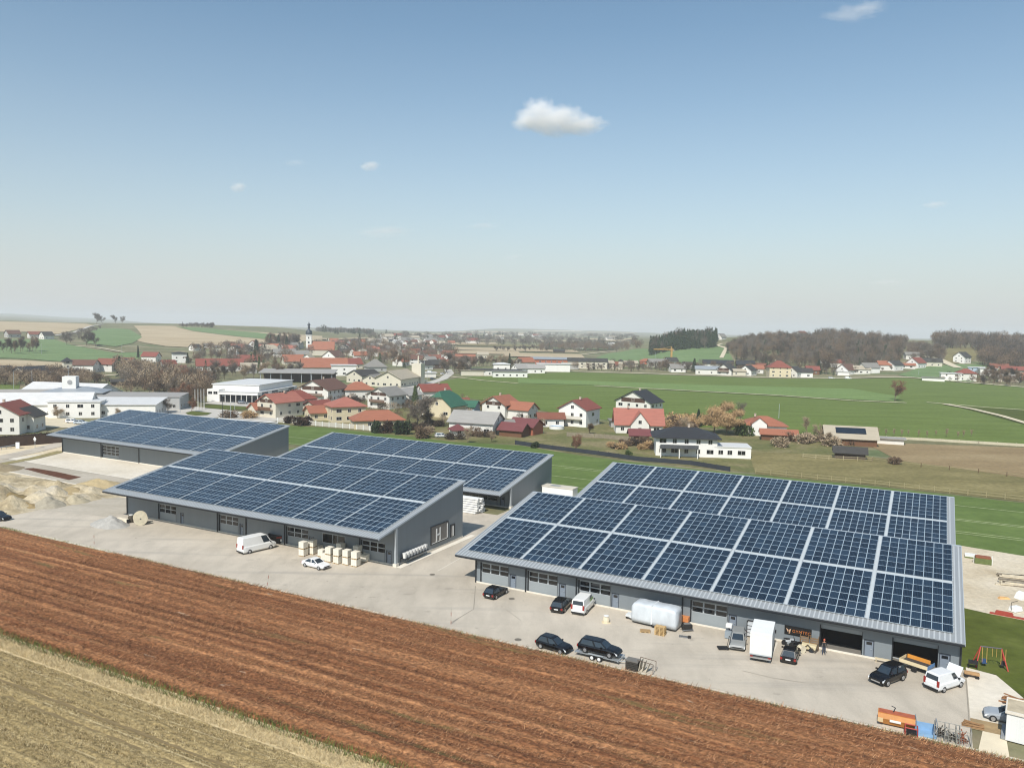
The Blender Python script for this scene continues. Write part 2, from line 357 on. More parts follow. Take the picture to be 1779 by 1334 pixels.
# yards
asph = ramp_mat('yard_asphalt', [((.03,.08,.03), 5, [(.3,'b3a999'),(.5,'bcb2a2'),(.7,'c4baaa')], 0), ((.35,.12,.3), 5, [(.35,g3(.86)),(.6,g3(1.03))], 'mul'), ((9,9,9), 3, [(.3,g3(.9)),(.7,g3(1.08))], 'mul'),
    ((.35,.5,.5), 5, [(.63,(.2,.18,.15,0)),(.72,(.2,.18,.15,.45))], 'alpha'), ((.02,.35,.5), 5, [(.56,(.28,.26,.23,0)),(.68,(.28,.26,.23,.4))], 'alpha'), ((.9,.9,.5), 3, [(.72,(.08,.07,.06,0)),(.76,(.08,.07,.06,.6))], 'alpha')], rough=.9, bump=.15)
flat('yard', uvp((-143,78.4),(4.7,78.4),(4.7,118),(3,152),(-72,152),(-72,131),(-133,131),(-143,95)), .02, asph)
sand = ramp_mat('sandy_ground', [((.08,.1,.05), 6, [(.3,'bca988'),(.45,'d0bf9f'),(.6,'dccdb1'),(.75,'cabfa8')], 0), ((.9,.9,.9), 6, [(.3,g3(.84)),(.7,g3(1.08))], 'mul')], bump=.6, bscale=1.2)
conc = ramp_mat('pale_concrete', [((.1,.1,.05), 5, [(.3,'c9bfac'),(.5,'d6cdbc'),(.7,'ddd5c6')], 0), ((1.2,1.2,1), 5, [(.3,g3(.9)),(.7,g3(1.05))], 'mul')], rough=.85, bump=.2)
greyc = ramp_mat('grey_concrete', [((.08,.2,.05), 5, [(.3,'a39a89'),(.5,'b0a797'),(.7,'bbb2a3')], 0), ((1.2,1.2,1), 5, [(.3,g3(.9)),(.7,g3(1.06))], 'mul')], rough=.9)
flat('gravel_yard', uvp((-225,84),(-200,86),(-178,79),(-143,78.4),(-128,96),(-128,152),(-240,152),(-225,112)), .012, sand)
flat('yard_left', uvp((-240,66),(-139,78.0),(-139,88),(-150,92),(-182,88),(-240,82)), .03, asph)
flat('concrete_strip_front', uvp((-207,117.5),(-128,116.5),(-128,131),(-205.5,131)), .03, conc)
flat('concrete_strip_middle', uvp((-203,108),(-135,106),(-135,116),(-206,117)), .03, greyc)
flat('concrete_curb', uvp((-206.5,117),(-133,116),(-133,116.5),(-206.5,117.5)), .06, M('curb_white','ded6c6',.8,.08))
flat('concrete_curb', uvp((-204,107.5),(-140,105.6),(-140,106),(-204,108)), .06, M('curb_white','ded6c6'))
earth = ramp_mat('brown_earth', [((.6,.6,.5), 6, [(.3,'4a2f20'),(.5,'5a3826'),(.7,'6b452f')], 0)], bump=.8)
flat('earth_bed', [P(*p) for p in [(40,814),(58,813),(100,820),(141,829),(120,834),(98,829),(70,822)]], .05, earth)
flat('apron_left', uvp((-165,92),(-143,89),(-131,92),(-131,106),(-160,100)), .035, greyc)
gravm = ramp_mat('gravel_ground', [((.1,.1,.05), 6, [(.3,'b9aa90'),(.5,'cbbfa8'),(.7,'d5cab6')], 0), ((1.5,1.5,1), 6, [(.3,g3(.82)),(.7,g3(1.1))], 'mul')], bump=.5)
flat('gravel_yard_right', uvp((4.2,119),(8,118),(60,112),(60,150),(14,152.5),(3,154.5),(3,130)), .06, gravm)
flat('lawn_right', uvp((4.0,96.6),(7.5,96.9),(9,92),(10.5,86),(12,80),(14,72),(60,60),(60,117),(8,118),(4.0,119)), .05, g_near)
flat('concrete_pad', uvp((4.7,84.5),(9.2,84.5),(10.5,86),(9.5,92),(7.5,96.7),(4.7,97.4)), .06, conc)
flat('concrete_pad', uvp((5.0,77.4),(7.4,77.4),(7.4,82.2),(5.6,82.2)), .06, M('pad_light','d8cbb0',.9,.06))
flat('dirt_patch', uvp((4.7,82.2),(8,82.2),(8,84.5),(4.7,84.5)), .055, M('dirt','9b8460',.95,.3,.8))
def fz_m(U, Vv):
    s = U.shape; n1 = vnoise(s,(7,10)); n2 = vnoise(s,(2.5,3.5)); n3 = vnoise(s,(1,1.4))
    e = np.clip((U+204)/6,0,1)*np.clip((-143.5-U-(106-Vv)*.12)/5,0,1)*np.clip((Vv-81-(U+204)*.01)/4,0,1)*np.clip((106.5-Vv)/5,0,1)
    return -.02+e*(.06+2.6*np.clip(n1-.38,0,1)+.9*n1*n2+.28*n3*n2)
mound = ramp_mat('earth_mounds', [((.12,.16,.1), 6, [(.3,'8c7f66'),(.42,'aa9b7d'),(.55,'c2b498'),(.7,'b8b0a0')], 0), ((.9,.9,.9), 6, [(.3,g3(.72)),(.7,g3(1.12))], 'mul'), ((.25,.3,.2), 5, [(.62,(.13,.12,.05,0)),(.7,(.16,.14,.07,.7))], 'alpha')], bump=1, bscale=3, bdist=.2)
ym = M('yard_joint_dark','8f887b',.9,.2,1.0); yl = M('yard_track_dark','a39b8d',.9,.25,.5); yp = M('yard_joint_pale','cfc8ba',.9,.1,1.0)
for pts, wd, mm in [([(783,1082),(823,1058),(826,1018)],.10,ym),([(760,992),(806,966),(900,920)],.15,yp),([(700,1032),(716,1032),(725,1025),(718,1018)],.10,yl),
    ([(1678,1180),(1681,1215),(1684,1262)],.10,ym),([(1336,1152),(1350,1116)],.18,yp),([(1290,1165),(1345,1178),(1400,1186)],.12,yl),([(870,1052),(905,1078)],.10,yl)]:
    yk = globals().get('yk', 0)+1; ribbon('yard_marking', [P(*p) for p in pts], wd, mm, .034+.002*yk, True)
# near fields
kerb = MB(); kerb.add([(*UV(-139,77.6), .03), (*UV(9.5,78.0), .03), (*UV(9.5,78.35), .03), (*UV(-139,78.35), .03)], [(0,1,2,3)])
tag(kerb.build('kerb', M('kerb_concrete','c9c0ad',.9,.15,1.0), fix=False), kind='structure')
stub = ramp_mat('stubble_soil', [((.03,1.1,.1), 4, [(.3,'85744f'),(.5,'97855d'),(.7,'a8966e')], 0), ((2.6,3.6,3), 7, [(.33,g3(.62)),(.5,g3(1.0)),(.68,g3(1.5))], 'mul')], bump=1, bscale=5, bdist=.12)
red = ramp_mat('brown_cover_crop', [((.010,.8,.1), 5, [(.30,'523622'),(.44,'794f33'),(.56,'926644'),(.70,'ad7d56')], 0), ((2.2,3.4,3), 8, [(.32,g3(.42)),(.5,g3(1.0)),(.68,g3(1.6))], 'mul'), ((.22,1.4,1), 6, [(.68,(.6,.48,.34,0)),(.75,(.55,.45,.32,.7))], 'alpha'), ((.04,.5,.1), 4, [(.6,(.13,.13,.05,0)),(.72,(.13,.14,.05,.7))], 'alpha')], bump=1, bscale=4, bdist=.2)
strawm = M('pale_straw', 'c6b38b', .95, .25, 1.0, stretch=(.3, 2, 1))
def sheet(name, u0, u1, v0, v1, du, dv, fz, mat):
    us = np.arange(u0, u1+du, du); vs = np.arange(v0, v1+dv/2, dv)
    Ug, Vg = np.meshgrid(us, vs); Z = fz(Ug, Vg)
    V = np.stack([Ug.ravel(), Vg.ravel(), Z.ravel()], -1)
    o = npmesh(name, V, gridF(len(vs), len(us)), mat, True); o.rotation_euler = (0, 0, -T); return tag(o, kind='structure')
rng = np.random.default_rng(5)
def vnoise(shape, cell):                      # smooth random field on a grid
    a = rng.random((int(shape[0]/cell[0])+3, int(shape[1]/cell[1])+3))
    y = np.arange(shape[0])/cell[0]; x = np.arange(shape[1])/cell[1]
    i = y.astype(int); j = x.astype(int); fy = (y-i)[:, None]; fx = (x-j)[None]; fy = fy*fy*(3-2*fy); fx = fx*fx*(3-2*fx)
    q = lambda p, r: a[np.ix_(i+p, j+r)]
    return (q(0,0)*(1-fx)+q(0,1)*fx)*(1-fy)+(q(1,0)*(1-fx)+q(1,1)*fx)*fy
def fz_red(U, Vv):
    s = U.shape
    swath = .055*np.sin((Vv-52)*2*math.pi/1.7+vnoise(s,(30,60))*3)
    z = .16+swath+.22*vnoise(s,(3,6))*vnoise(s,(9,25))+.16*vnoise(s,(1.3,1.6))+.10*vnoise(s,(1.01,1.01))
    edge = np.clip((Vv-50.9)/.8, 0, 1)*np.clip((77.6-Vv)/.8, 0, 1)
    return .02+z*edge
sheet('field_brown_cover_crop', -200, 40, 50.8, 77.6, .3, .3, fz_red, red)
sheet('earth_bank', -204, -142, 81, 107, .4, .4, fz_m, mound)
def fz_st(U, Vv):
    s = U.shape
    tr = np.zeros(s)
    for c in (44.1, 42.4, 33.0, 31.3): tr -= .09*np.exp(-((Vv-c)/.33)**2)
    return .14+.05*np.sin((Vv)*2*math.pi/.75)*vnoise(s,(6,30))+.12*vnoise(s,(1.5,3))+tr+.03*np.sin(Vv*2*math.pi/3)
sheet('field_stubble', -160, 30, 22, 48.1, .3, .15, fz_st, stub)
flat('field_stubble_near', uvp((-160,-40),(60,-40),(60,22),(-160,22)), .1, stub)
for vv in (44.1, 42.4, 33.0, 31.3): ribbon('wheel_track', uvp((-160,vv),(30,vv+.3)), .46, M('wheel_track','7d6c4a',.95,.15,.8), .135, True)
for vv, c_ in ((46.6,'b5a47c'),(43.2,'b8a77f'),(39.5,'b3a27a'),(36.2,'b5a47c')): ribbon('straw_line', uvp((-160,vv),(30,vv+.3)), .16, M('straw_line'+c_,c_,.95,.3,.8), .2, True)
flat('verge_dry', uvp((-200,48),(60,48),(60,50.9),(-200,50.9)), .08, strawm)
verge = ramp_mat('weedy_verge', [((.6,1.2,.5), 6, [(.35,'6d6a3a'),(.5,'a39466'),(.65,'b9ad8a')], 0)], bump=.8)
flat('verge_kerb', uvp((-139,77.2),(60,77.2),(60,77.8),(-139,77.6)), .05, verge)
# blades and stalks (stuff)
def blades(name, n, u0, u1, v0, v1, h, wdt, mats, zf, lean=.6, dirs=None, label=None, cat='grass', dens=None):
    U = rng.uniform(u0, u1, n); Vv = rng.uniform(v0, v1, n)
    if dens is not None:
        k = rng.random(n) < dens(U, Vv); U, Vv = U[k], Vv[k]; n = len(U)
    a = rng.uniform(0, 2*math.pi, n) if dirs is None else rng.normal(dirs, .7, n)
    H = h*rng.uniform(.4, 1.2, n); lx, ly = np.cos(a)*H*lean*rng.uniform(.2,1.6,n), np.sin(a)*H*lean*rng.uniform(.2,1.6,n)
    b = rng.uniform(0, math.pi, n); wx, wy = np.cos(b)*wdt, np.sin(b)*wdt
    Z = zf(U, Vv)
    p0 = np.stack([U-wx, Vv-wy, Z], -1); p1 = np.stack([U+wx, Vv+wy, Z], -1); p2 = np.stack([U+lx, Vv+ly, Z+H], -1)
    V = np.stack([p0, p1, p2], 1).reshape(-1, 3); F = np.arange(3*n).reshape(-1, 3)
    o = npmesh(name, V, F, mats); o.rotation_euler = (0, 0, -T)
    if len(mats) > 1: o.data.polygons.foreach_set('material_index', rng.integers(0, len(mats), n))
    return tag(o, label, cat, kind='stuff')
def inview(U, Vv):
    x = U*math.cos(T)+Vv*math.sin(T); y = -U*math.sin(T)+Vv*math.cos(T); return ((np.abs(x) < y*.72+4) & (y > 45)).astype(float)
bm = [M('stalk_'+c, c, .9, .2, 1.0, isl=.35) for c in ('865b3d','a1724d','4c3323','c0936c')]
blades('cover_crop_stalks', 420000, -110, 35, 51.2, 77.4, .38, .04, bm, lambda U, Vv: .12+0*U, 1.5, 0.25, 'reddish brown flattened stalks covering the strip field', 'crop stalks', inview)
bm2 = [M('stub_'+c, c, .9, .2, 1.0, isl=.3) for c in ('a08d66','c2b18a','78683f')]
blades('stubble_stalks', 230000, -95, 0, 33, 48.1, .2, .035, bm2, lambda U, Vv: .12+0*U, .8, None, 'short tan stubble in the corner field', 'stubble', lambda U, Vv: inview(U, Vv)*(np.abs(Vv-44.1)>.3)*(np.abs(Vv-42.4)>.3))
blades('dry_grass_edge', 26000, -100, 5, 48.4, 50.4, .3, .03, [M('straw_a','cbb88f',.9,.2,isl=.2), M('straw_b','b6a37a',.9,.2,isl=.2)], lambda U, Vv: .07+0*U, .9, None, 'pale dry grass strip along the stubble', 'dry grass', inview)
blades('green_weeds_edge', 8000, -100, 5, 50.0, 51.4, .5, .035, [M('weed_a','51662c',.9,.2,isl=.3), M('weed_b','6f7f3c',.9,.2,isl=.3), M('weed_c','75603c',.9,.2,isl=.3)], lambda U, Vv: .07+0*U, .5, None, 'green weeds between stubble and brown strip', 'weeds', inview)
blades('kerb_weeds', 14000, -139, 9, 76.9, 78.0, .28, .03, [M('weed_a','51662c'), M('straw_a','cbb88f'), M('weed_d','8d8550',.9,.2,isl=.3)], lambda U, Vv: .05+0*U, .8, None, 'ragged weeds along the yard kerb', 'weeds', lambda U, Vv: inview(U, Vv)*(.25+.75*(np.sin(U*.35)+np.sin(U*.13+1) > .2)))
# ------------------------------------------------------------------ halls
wallm = M('hall_cladding', '7b8286', .55, .05, .15, spec=.35, bump=.15, bscale=3, stretch=(6, 6, .05))
wall2 = M('hall_cladding_side', '7b8387', .5, .04, .15, spec=.35, bump=.15, bscale=3, stretch=(6, 6, .05))
gatem = M('gate_panel', '8f9699', .45, .04, .5, spec=.4)
framem = M('gate_frame', 'a7adb0', .4, .04)
darkm = M('dark_trim_jamb_shade', '22262b', .5, .1)
roofm = M('roof_sheet', '9a9ea0', .38, .05, .3, metal=.15, spec=.5, bump=.6, bscale=.9, stretch=(18, .02, .02))
roofl = M('roof_edge', 'a9b0b5', .4, .05, .5, metal=.1)
railm = M('mounting_rail', 'c2c6c8', .4, .05, 1.0, metal=.2)
plinm = M('plinth_concrete', 'd5cfc2', .85, .1, 1.0)
glassd = M('dark_glass', '15191d', .08, .3, .8, spec=.7)
doorm = M('door_blue_grey', '79838f', .5, .05, 1.0)
blackm = M('hall_inside_shade', '111214', .9, .2)
whitem = M('white_paint', 'e4e4e0', .5, .04, 1.0)
# solar panel: cells, busbars and frame from the panel's own UV
pm = bpy.data.materials.new('solar_panel'); pm.use_nodes = True; N = pm.node_tree.nodes; L = pm.node_tree.links; b = N['Principled BSDF']
uvn = N.new('ShaderNodeUVMap'); sep = N.new('ShaderNodeSeparateXYZ'); L.new(uvn.outputs[0], sep.inputs[0])
def mth(op, a, bb=None):
    q = N.new('ShaderNodeMath'); q.operation = op
    for i, s in enumerate((a, bb)):
        if s is None: continue
        if isinstance(s, (int, float)): q.inputs[i].default_value = s
        else: L.new(s, q.inputs[i])
    return q.outputs[0]
def lines(s, n, wd): return mth('LESS_THAN', mth('ABSOLUTE', mth('SUBTRACT', mth('FRACT', mth('MULTIPLY', s, n)), .5)), wd)
def edge(s, wd): return mth('GREATER_THAN', mth('ABSOLUTE', mth('SUBTRACT', s, .5)), .5-wd)
cellx = lines(mth('ADD', sep.outputs[0], 1/12), 6, .10); celly = lines(mth('ADD', sep.outputs[1], 1/20), 10, .05)
fr = mth('MAXIMUM', edge(sep.outputs[0], .027), edge(sep.outputs[1], .020))
geo = N.new('ShaderNodeNewGeometry'); oi = N.new('ShaderNodeObjectInfo')
rnd = mth('FRACT', mth('ADD', geo.outputs['Random Per Island'], oi.outputs['Random']))
def mixc(f, a, c):
    q = N.new('ShaderNodeMix'); q.data_type = 'RGBA'; L.new(f, q.inputs[0])
    for i, s in ((6, a), (7, c)):
        if isinstance(s, tuple): q.inputs[i].default_value = (*s, 1)
        else: L.new(s, q.inputs[i])
    return q.outputs[2]
base = mixc(mth('POWER', rnd, 1.5), (.005, .012, .024), (.018, .036, .062))
c1 = mixc(mth('MULTIPLY', mth('MAXIMUM', cellx, celly), .40), base, (.05, .09, .14))
c2 = mixc(fr, c1, (.42, .53, .62))
L.new(c2, b.inputs['Base Color']); b.inputs['Roughness'].default_value = .2; b.inputs['Specular IOR Level'].default_value = .24
def panel_quads(lst, thick=.04):
    """lst of (u, s) lower left corners on the slope; returns mesh data with UVs"""
    pass
def hall(label, u0, u1, v0, z0, v1, z1, wv, gates, doors, extra, cols, rnd_seed, ur, front_base=0.0):
    """roof rectangle u0..u1, v0 (eave, height z0) .. v1 (ridge, z1); front wall at wv"""
    cu, cv = (u0+u1)/2, wv
    t = thing('warehouse_hall', label, 'warehouse', (*UV(cu, cv), 0), -T, 'warehouse halls roofed with solar panels')
    sl = (z1-z0)/(v1-v0); slen = math.hypot(v1-v0, z1-z0); al = math.atan(sl)
    rz = lambda v: z0+sl*(v+cv-v0)          # roof top at local v
    a0, a1 = u0-cu, u1-cu; w0 = a0+ur[0]; w1 = a1-ur[1]; e0, e1 = v0-cv, v1-cv
    wb = MB()
    # front wall built between the openings
    ops = sorted([(g[0]-cu, g[1]-cu, g[2]) for g in gates]+[(d[0]-cu, d[1]-cu, d[2]) for d in doors]+[(e[0]-cu, e[1]-cu, e[3], e[2]) for e in extra if e[4] == 'window'], key=lambda q: q[0])
    zt = rz(0)-.22; x = w0; th_ = .22
    for op in ops:
        if op[0] > x+.01: wb.box(x, op[0], 0, th_, .22, zt)
        wb.box(op[0], op[1], 0, th_, op[2], zt)
        if len(op) > 3: wb.box(op[0], op[1], 0, th_, .22, op[3])
        x = op[1]
    if x < w1: wb.box(x, w1, 0, th_, .22, zt)
    wb.build('front_wall', wallm, t)
    for xx in (w0, w1-th_):
        sw = MB(); sw.prism([(th_+.003, .22), (e1-.05, .22), (e1-.05, rz(e1-.05)-.2), (th_+.003, rz(th_)-.2)], xx, xx+th_, 'x')
        sw.build('side_wall', wall2, t)
    bw = MB(); bw.box(w0+th_+.003, w1-th_-.003, e1-.27, e1-.05, .22, rz(e1-.27)-.22); bw.build('rear_wall', wall2, t)
    pb = MB(); pb.box(w0-.06, w1+.06, -.06, 0-.003, 0, .22); pb.box(w0-.06, w0, 0, e1, 0, .22); pb.box(w1, w1+.06, 0, e1, 0, .22); pb.build('plinth', plinm, t)
    fl = MB(); fl.box(w0+th_, w1-th_, th_, e1-.3, .02, .04); fl.build('floor_slab', M('slab','77736c',.8), t)
    # roof: sheet with trapezoid ribs at the eave
    rb = MB(); n = int((u1-u0)/.5)
    rb.prism([(e0, z0-.12), (e0, z0), (e1, z1), (e1, z1-.22), (e0+.4, rz(e0+.4)-.22)], a0, a1, 'x')
    rb.build('roof', roofm, t)
    rib = MB()
    for k in range(n):
        x = a0+.2+k*.5
        rib.prism([(e0-.05, z0-.008), (e0-.05, z0+.035), (e1-.02, z1+.035), (e1-.02, z1-.005)], x, x+.16, 'x')
    rib.build('roof_ribs', M('roof_rib','b4b8b9',.4,.05,.5,metal=.1), t)
    for xa, xb in ((a0-.1, a0-.003), (a1+.003, a1+.1)): MB().prism([(e0-.08, z0-.2), (e0-.08, z0+.07), (e1+.06, z1+.07), (e1+.06, z1-.2)], xa, xb, 'x').build('verge_trim', roofl, t)
    rg = MB(); rg.box(a0, a1, e1+.003, e1+.12, z1-.25, z1+.08); rg.prism([(e1-.35, rz(e1-.35)+.045), (e1-.35, rz(e1-.35)+.075), (e1, z1+.08), (e1, z1+.045)], a0, a1, 'x'); rg.build('ridge_cap', roofl, t)
    gu = MB(); gu.box(a0-.05, a1+.05, e0-.22, e0-.06, z0-.22, z0-.06); gu.box(a0-.05, a1+.05, e0-.056, e0-.003, z0-.34, z0-.12); gu.build('gutter', darkm, t)
    for x in [w0+.1]+[c-cu for c in cols]+[w1-.1]:
        MB().box(x-.09, x+.09, -.16, -.065, 0, zt-.05).build('downpipe', darkm, t)
    if e0 < -3:                                # deep porch: closed cheek and post on the right
        for xx in (w1-.05, w0-.01):
            ck = MB(); ck.prism([(e0+.15, z0-.16), (e0+.15, z0-.08), (-.02, rz(-.02)-.22), (-.02, rz(-.02)-.95)], xx, xx+.06, 'x'); ck.build('porch_cheek', wall2, t)
        MB().box(w1+.07, w1+.42, -.55, -.1, .5, rz(-.3)-.25).build('corner_post', M('post_grey','9aa0a3',.5), t)
        MB().box(w1-.1, w1+.55, -.65, .0, 0, .5).build('post_foot', plinm, t)
    # gates
    for g0, g1, gt, kind in gates:
        x0, x1 = g0-cu, g1-cu
        MB().box(x0, x0+.12, .0, .3, .0, gt).build('gate_jamb', darkm, t); MB().box(x1-.06, x1, .0, .3, .0, gt).build('gate_jamb', darkm, t)  # jambs coloured dark for the shade under the eave in the recess
        if kind == 'open':
            g = MB(); g.box(x0+.12, x1-.06, .24, .28, gt-.5, gt); g = g.build('rolling_gate', gatem, t)
            MB().box(x0+.12, x1-.06, 2.2, 2.25, .04, gt).box(x0+.1, x0+.12, .32, 2.2, .04, gt).box(x1-.06, x1-.04, .32, 2.2, .04, gt).box(x0+.1, x1-.04, .32, 2.2, gt, gt+.04).build('bay_shade_shell', blackm, t)  # near-black shell added to stand for the shade inside the open hall
            continue
        a, bq = x0+.13, x1-.07; wd = bq-a
        hs = 1.5 if kind != 'three' else 1.0
        MB().box(a, bq, .2, .24, .03, hs).build('rolling_gate', gatem, t)
        fm = MB(); rows = 2 if kind != 'three' else 3; cc = 3 if kind != 'three' else 4; hh = (gt-.1-hs)/rows
        gl = MB()
        for r in range(rows):
            for c in range(cc):
                xa = a+wd*c/cc; xb = a+wd*(c+1)/cc; za = hs+hh*r; zb = za+hh
                gl.box(xa+.09, xb-.09, .215, .225, za+.07, zb-.07)
                fm.box(xa+.003, xb-.003, .2, .24, zb-.07, zb); fm.box(xa+.003, xb-.003, .2, .24, za+.001, za+.07); fm.box(xa+.003, xa+.09, .2, .24, za+.07, zb-.07); fm.box(xb-.09, xb-.003, .2, .24, za+.07, zb-.07)
        fm.box(a, bq, .2, .24, gt-.1+.002, gt)
        gf = fm.build('gate_window_frame', framem, t)
        gl.build('gate_glass', glassd, gf)
    for d0, d1, dt in doors:
        x0, x1 = d0-cu, d1-cu
        MB().box(x0, x0+.1, .0, .24, 0, dt).box(x1-.1, x1, .0, .24, 0, dt).box(x0+.1, x1-.1, 0, .24, dt-.1, dt).build('door_frame', M('frame_dark','3d444d',.5), t)
        d = MB().box(x0+.1, x1-.1, .12, .18, .03, dt-.1).build('door', doorm, t)
        MB().box(x0+.24, x1-.24, .105, .117, dt-.62, dt-.28).build('door_window', glassd, d)
        MB().box(x1-.24, x1-.2, .05, .117, 1.0, 1.05).box(x1-.36, x1-.2, .05, .07, 1.0, 1.05).build('door_handle', framem, d)
    for e in extra:
        if e[4] == 'window':
            x0, x1 = e[0]-cu, e[1]-cu; zb, zt2 = e[2], e[3]
            f = MB().box(x0, x1, .02, .12, zb, zb+.09).box(x0, x1, .02, .12, zt2-.09, zt2)
            n3 = 3
            for k in range(n3+1):
                xx = x0+(x1-x0-.1)*([0, .45, .68, 1][k]); f.box(xx, xx+.1, .025, .115, zb+.09, zt2-.09)
            f = f.build('window', framem, t); MB().box(x0+.05, x1-.05, .06, .09, zb+.05, zt2-.05).build('pane', glassd, f)
    # solar arrays: seven fields of eight columns, upper and lower, seven rows each
    nb, ncol = 7, 8; m0, m1 = 1.0, 1.0; ais = .42 if rnd_seed < 3 else .26
    bw_ = (u1-u0-m0-m1-ais*(nb-1))/nb; cw = bw_/ncol
    lo = (1.6*1.018, 12.95*1.018); hi = (13.6*1.018, slen-.32)
    Mr = Matrix.Translation((a0, e0, z0)) @ Matrix.Rotation(al, 4, 'X')
    rects = []
    for bi in range(nb):
        bx0 = m0+bi*(bw_+ais)
        for (s0, s1) in (lo, hi):
            rh = (s1-s0)/7
            for r in range(7):
                for c in range(ncol): rects.append((bx0+c*cw, s0+r*rh, cw, rh))
    # the hundred that show largest: nearest the camera
    def dist(q):
        p = Mr @ Vector((q[0], q[1], 0)); x, y = UV(p.x+cu, p.y+cv); return x*x+y*y
    rects.sort(key=dist)
    rh0 = rects[0][3]
    pmesh = {}
    def pmsh(cw, rh):
        k = round(rh, 3)
        if k not in pmesh:
            me = bpy.data.meshes.new('solar_panel'); w2, h2 = cw-.025, rh-.03
            me.from_pydata([(0,0,0),(w2,0,0),(w2,h2,0),(0,h2,0),(0,0,-.04),(w2,0,-.04),(w2,h2,-.04),(0,h2,-.04)], [], [(0,1,2,3),(4,5,1,0),(5,6,2,1),(6,7,3,2),(7,4,0,3)])
            me.materials.append(pm); me.materials.append(railm); ul = me.uv_layers.new(name='UVMap')
            for i, q in enumerate([(0,0),(1,0),(1,1),(0,1)]): ul.data[i].uv = q
            for i in range(4, 20): ul.data[i].uv = (0, 0)
            for p in me.polygons[1:]: p.material_index = 1
            pmesh[k] = me
        return pmesh[k]
    for q in rects[:100]:
        o = put(pmsh(q[2], q[3]), 'solar_panel', t); o.matrix_local = Mr @ Matrix.Translation((q[0], q[1], .16))
    vs, fs, uvs = [], [], []
    for q in rects[100:]:
        n = len(vs); w2, h2 = q[2]-.025, q[3]-.03
        for (du, dv) in ((0,0),(w2,0),(w2,h2),(0,h2)): vs.append(Mr @ Vector((q[0]+du, q[1]+dv, .16)))
        fs.append((n, n+1, n+2, n+3)); uvs += [(0,0),(1,0),(1,1),(0,1)]
    me = bpy.data.meshes.new('solar_panels'); me.from_pydata(vs, [], fs); me.materials.append(pm); ul = me.uv_layers.new(name='UVMap')
    ul.data.foreach_set('uv', [c for p in uvs for c in p])
    tag(put(me, 'solar_panels', t), kind='stuff')
    ra = MB()
    for (s0, s1) in (lo, hi):
        rh = (s1-s0)/7
        for r in range(7):
            for f in (.22, .78): ra.box(m0-.1, u1-u0-m1+.1, s0+(r+f)*rh-.03, s0+(r+f)*rh+.03, .05, .115, 0, Mr)
    ra.build('mounting_rails', railm, t)
    ai = MB()
    for bi in range(nb-1):
        x = m0+bi*(bw_+ais)+bw_; ai.box(x+.03, x+ais-.05, lo[0], hi[1], .12, .135, 0, Mr)
    for xa, xb in [(m0+bi*(bw_+ais), m0+bi*(bw_+ais)+bw_) for bi in range(nb)]: ai.box(xa, xb-.02, lo[1]+.02, hi[0]-.03, .12, .135, 0, Mr)
    ai.build('aisle_sheet', M('aisle_sheet', 'bcc2c4', .45, .06, 1.5, metal=.1), t)
    return t, cu, cv, rz
Ag = 3.35
hallC = hall('nearest grey solar hall on the right with six gates and a black banner', -57.8, 4.27, 93.35, 3.95, 117.5, 8.51, 94.7,
    [(-54.6,-50.1,3.0,''),(-47.2,-42.7,3.0,''),(-39.75,-35.2,3.0,''),(-24.85,-20.3,3.0,''),(-9.95,-5.45,2.85,'open'),(-2.5,1.98,2.85,'open')],
    [(-49.95,-48.9,2.1),(-42.5,-41.5,2.1),(-35.1,-34.05,2.1),(-20.2,-19.2,2.1),(-5.3,-4.25,2.1),(2.05,3.15,2.1)], [], [-25.8,-47.4,-39.95], 1, (2.45,.12))
hallD = hall('rear grey solar hall on the right, close behind the nearest one', -56.8, 4.08, 127.8, 4.0, 152, 8.57, 129.2, [], [], [], [], 2, (.5,.12))
hallB = hall('grey solar hall in the middle, front row, with deep porch and stone stacks', -130.2, -69.0, 90.3, 5.2, 114, 9.68, 95.0,
    [(-121.7,-117.0,3.1,''),(-106.4,-101.8,3.1,''),(-91.1,-86.4,3.1,''),(-75.85,-71.3,3.1,'')],
    [(-115.9,-115.0,2.15),(-101.5,-100.6,2.15),(-86.2,-85.2,2.15),(-71.1,-70.1,2.15)], [(-83.5,-78.9,1.5,3.1,'window')], [-106.6,-99.9,-91.3,-76.0], 3, (.05,.3))
hallE = hall('grey solar hall in the middle, rear row, with white beams before its gate', -134.4, -72.3, 132.3, 3.5, 156.5, 8.07, 137.4,
    [(-84.5,-75.6,2.9,'three')], [(-74.9,-73.9,2.1)], [], [], 4, (.05,.3))
hallA = hall('farthest grey solar hall on the left beside the sandy yard', -204.9, -143.1, 126.4, 5.15, 150.6, 9.72, 130.5,
    [(-188.4,-181.6,3.5,'three')], [], [], [-173.9,-188.6], 5, (.1,.3))
ORD = 'first second third fourth fifth sixth seventh eighth ninth tenth eleventh twelfth thirteenth fourteenth fifteenth sixteenth seventeenth eighteenth nineteenth twentieth'.split()
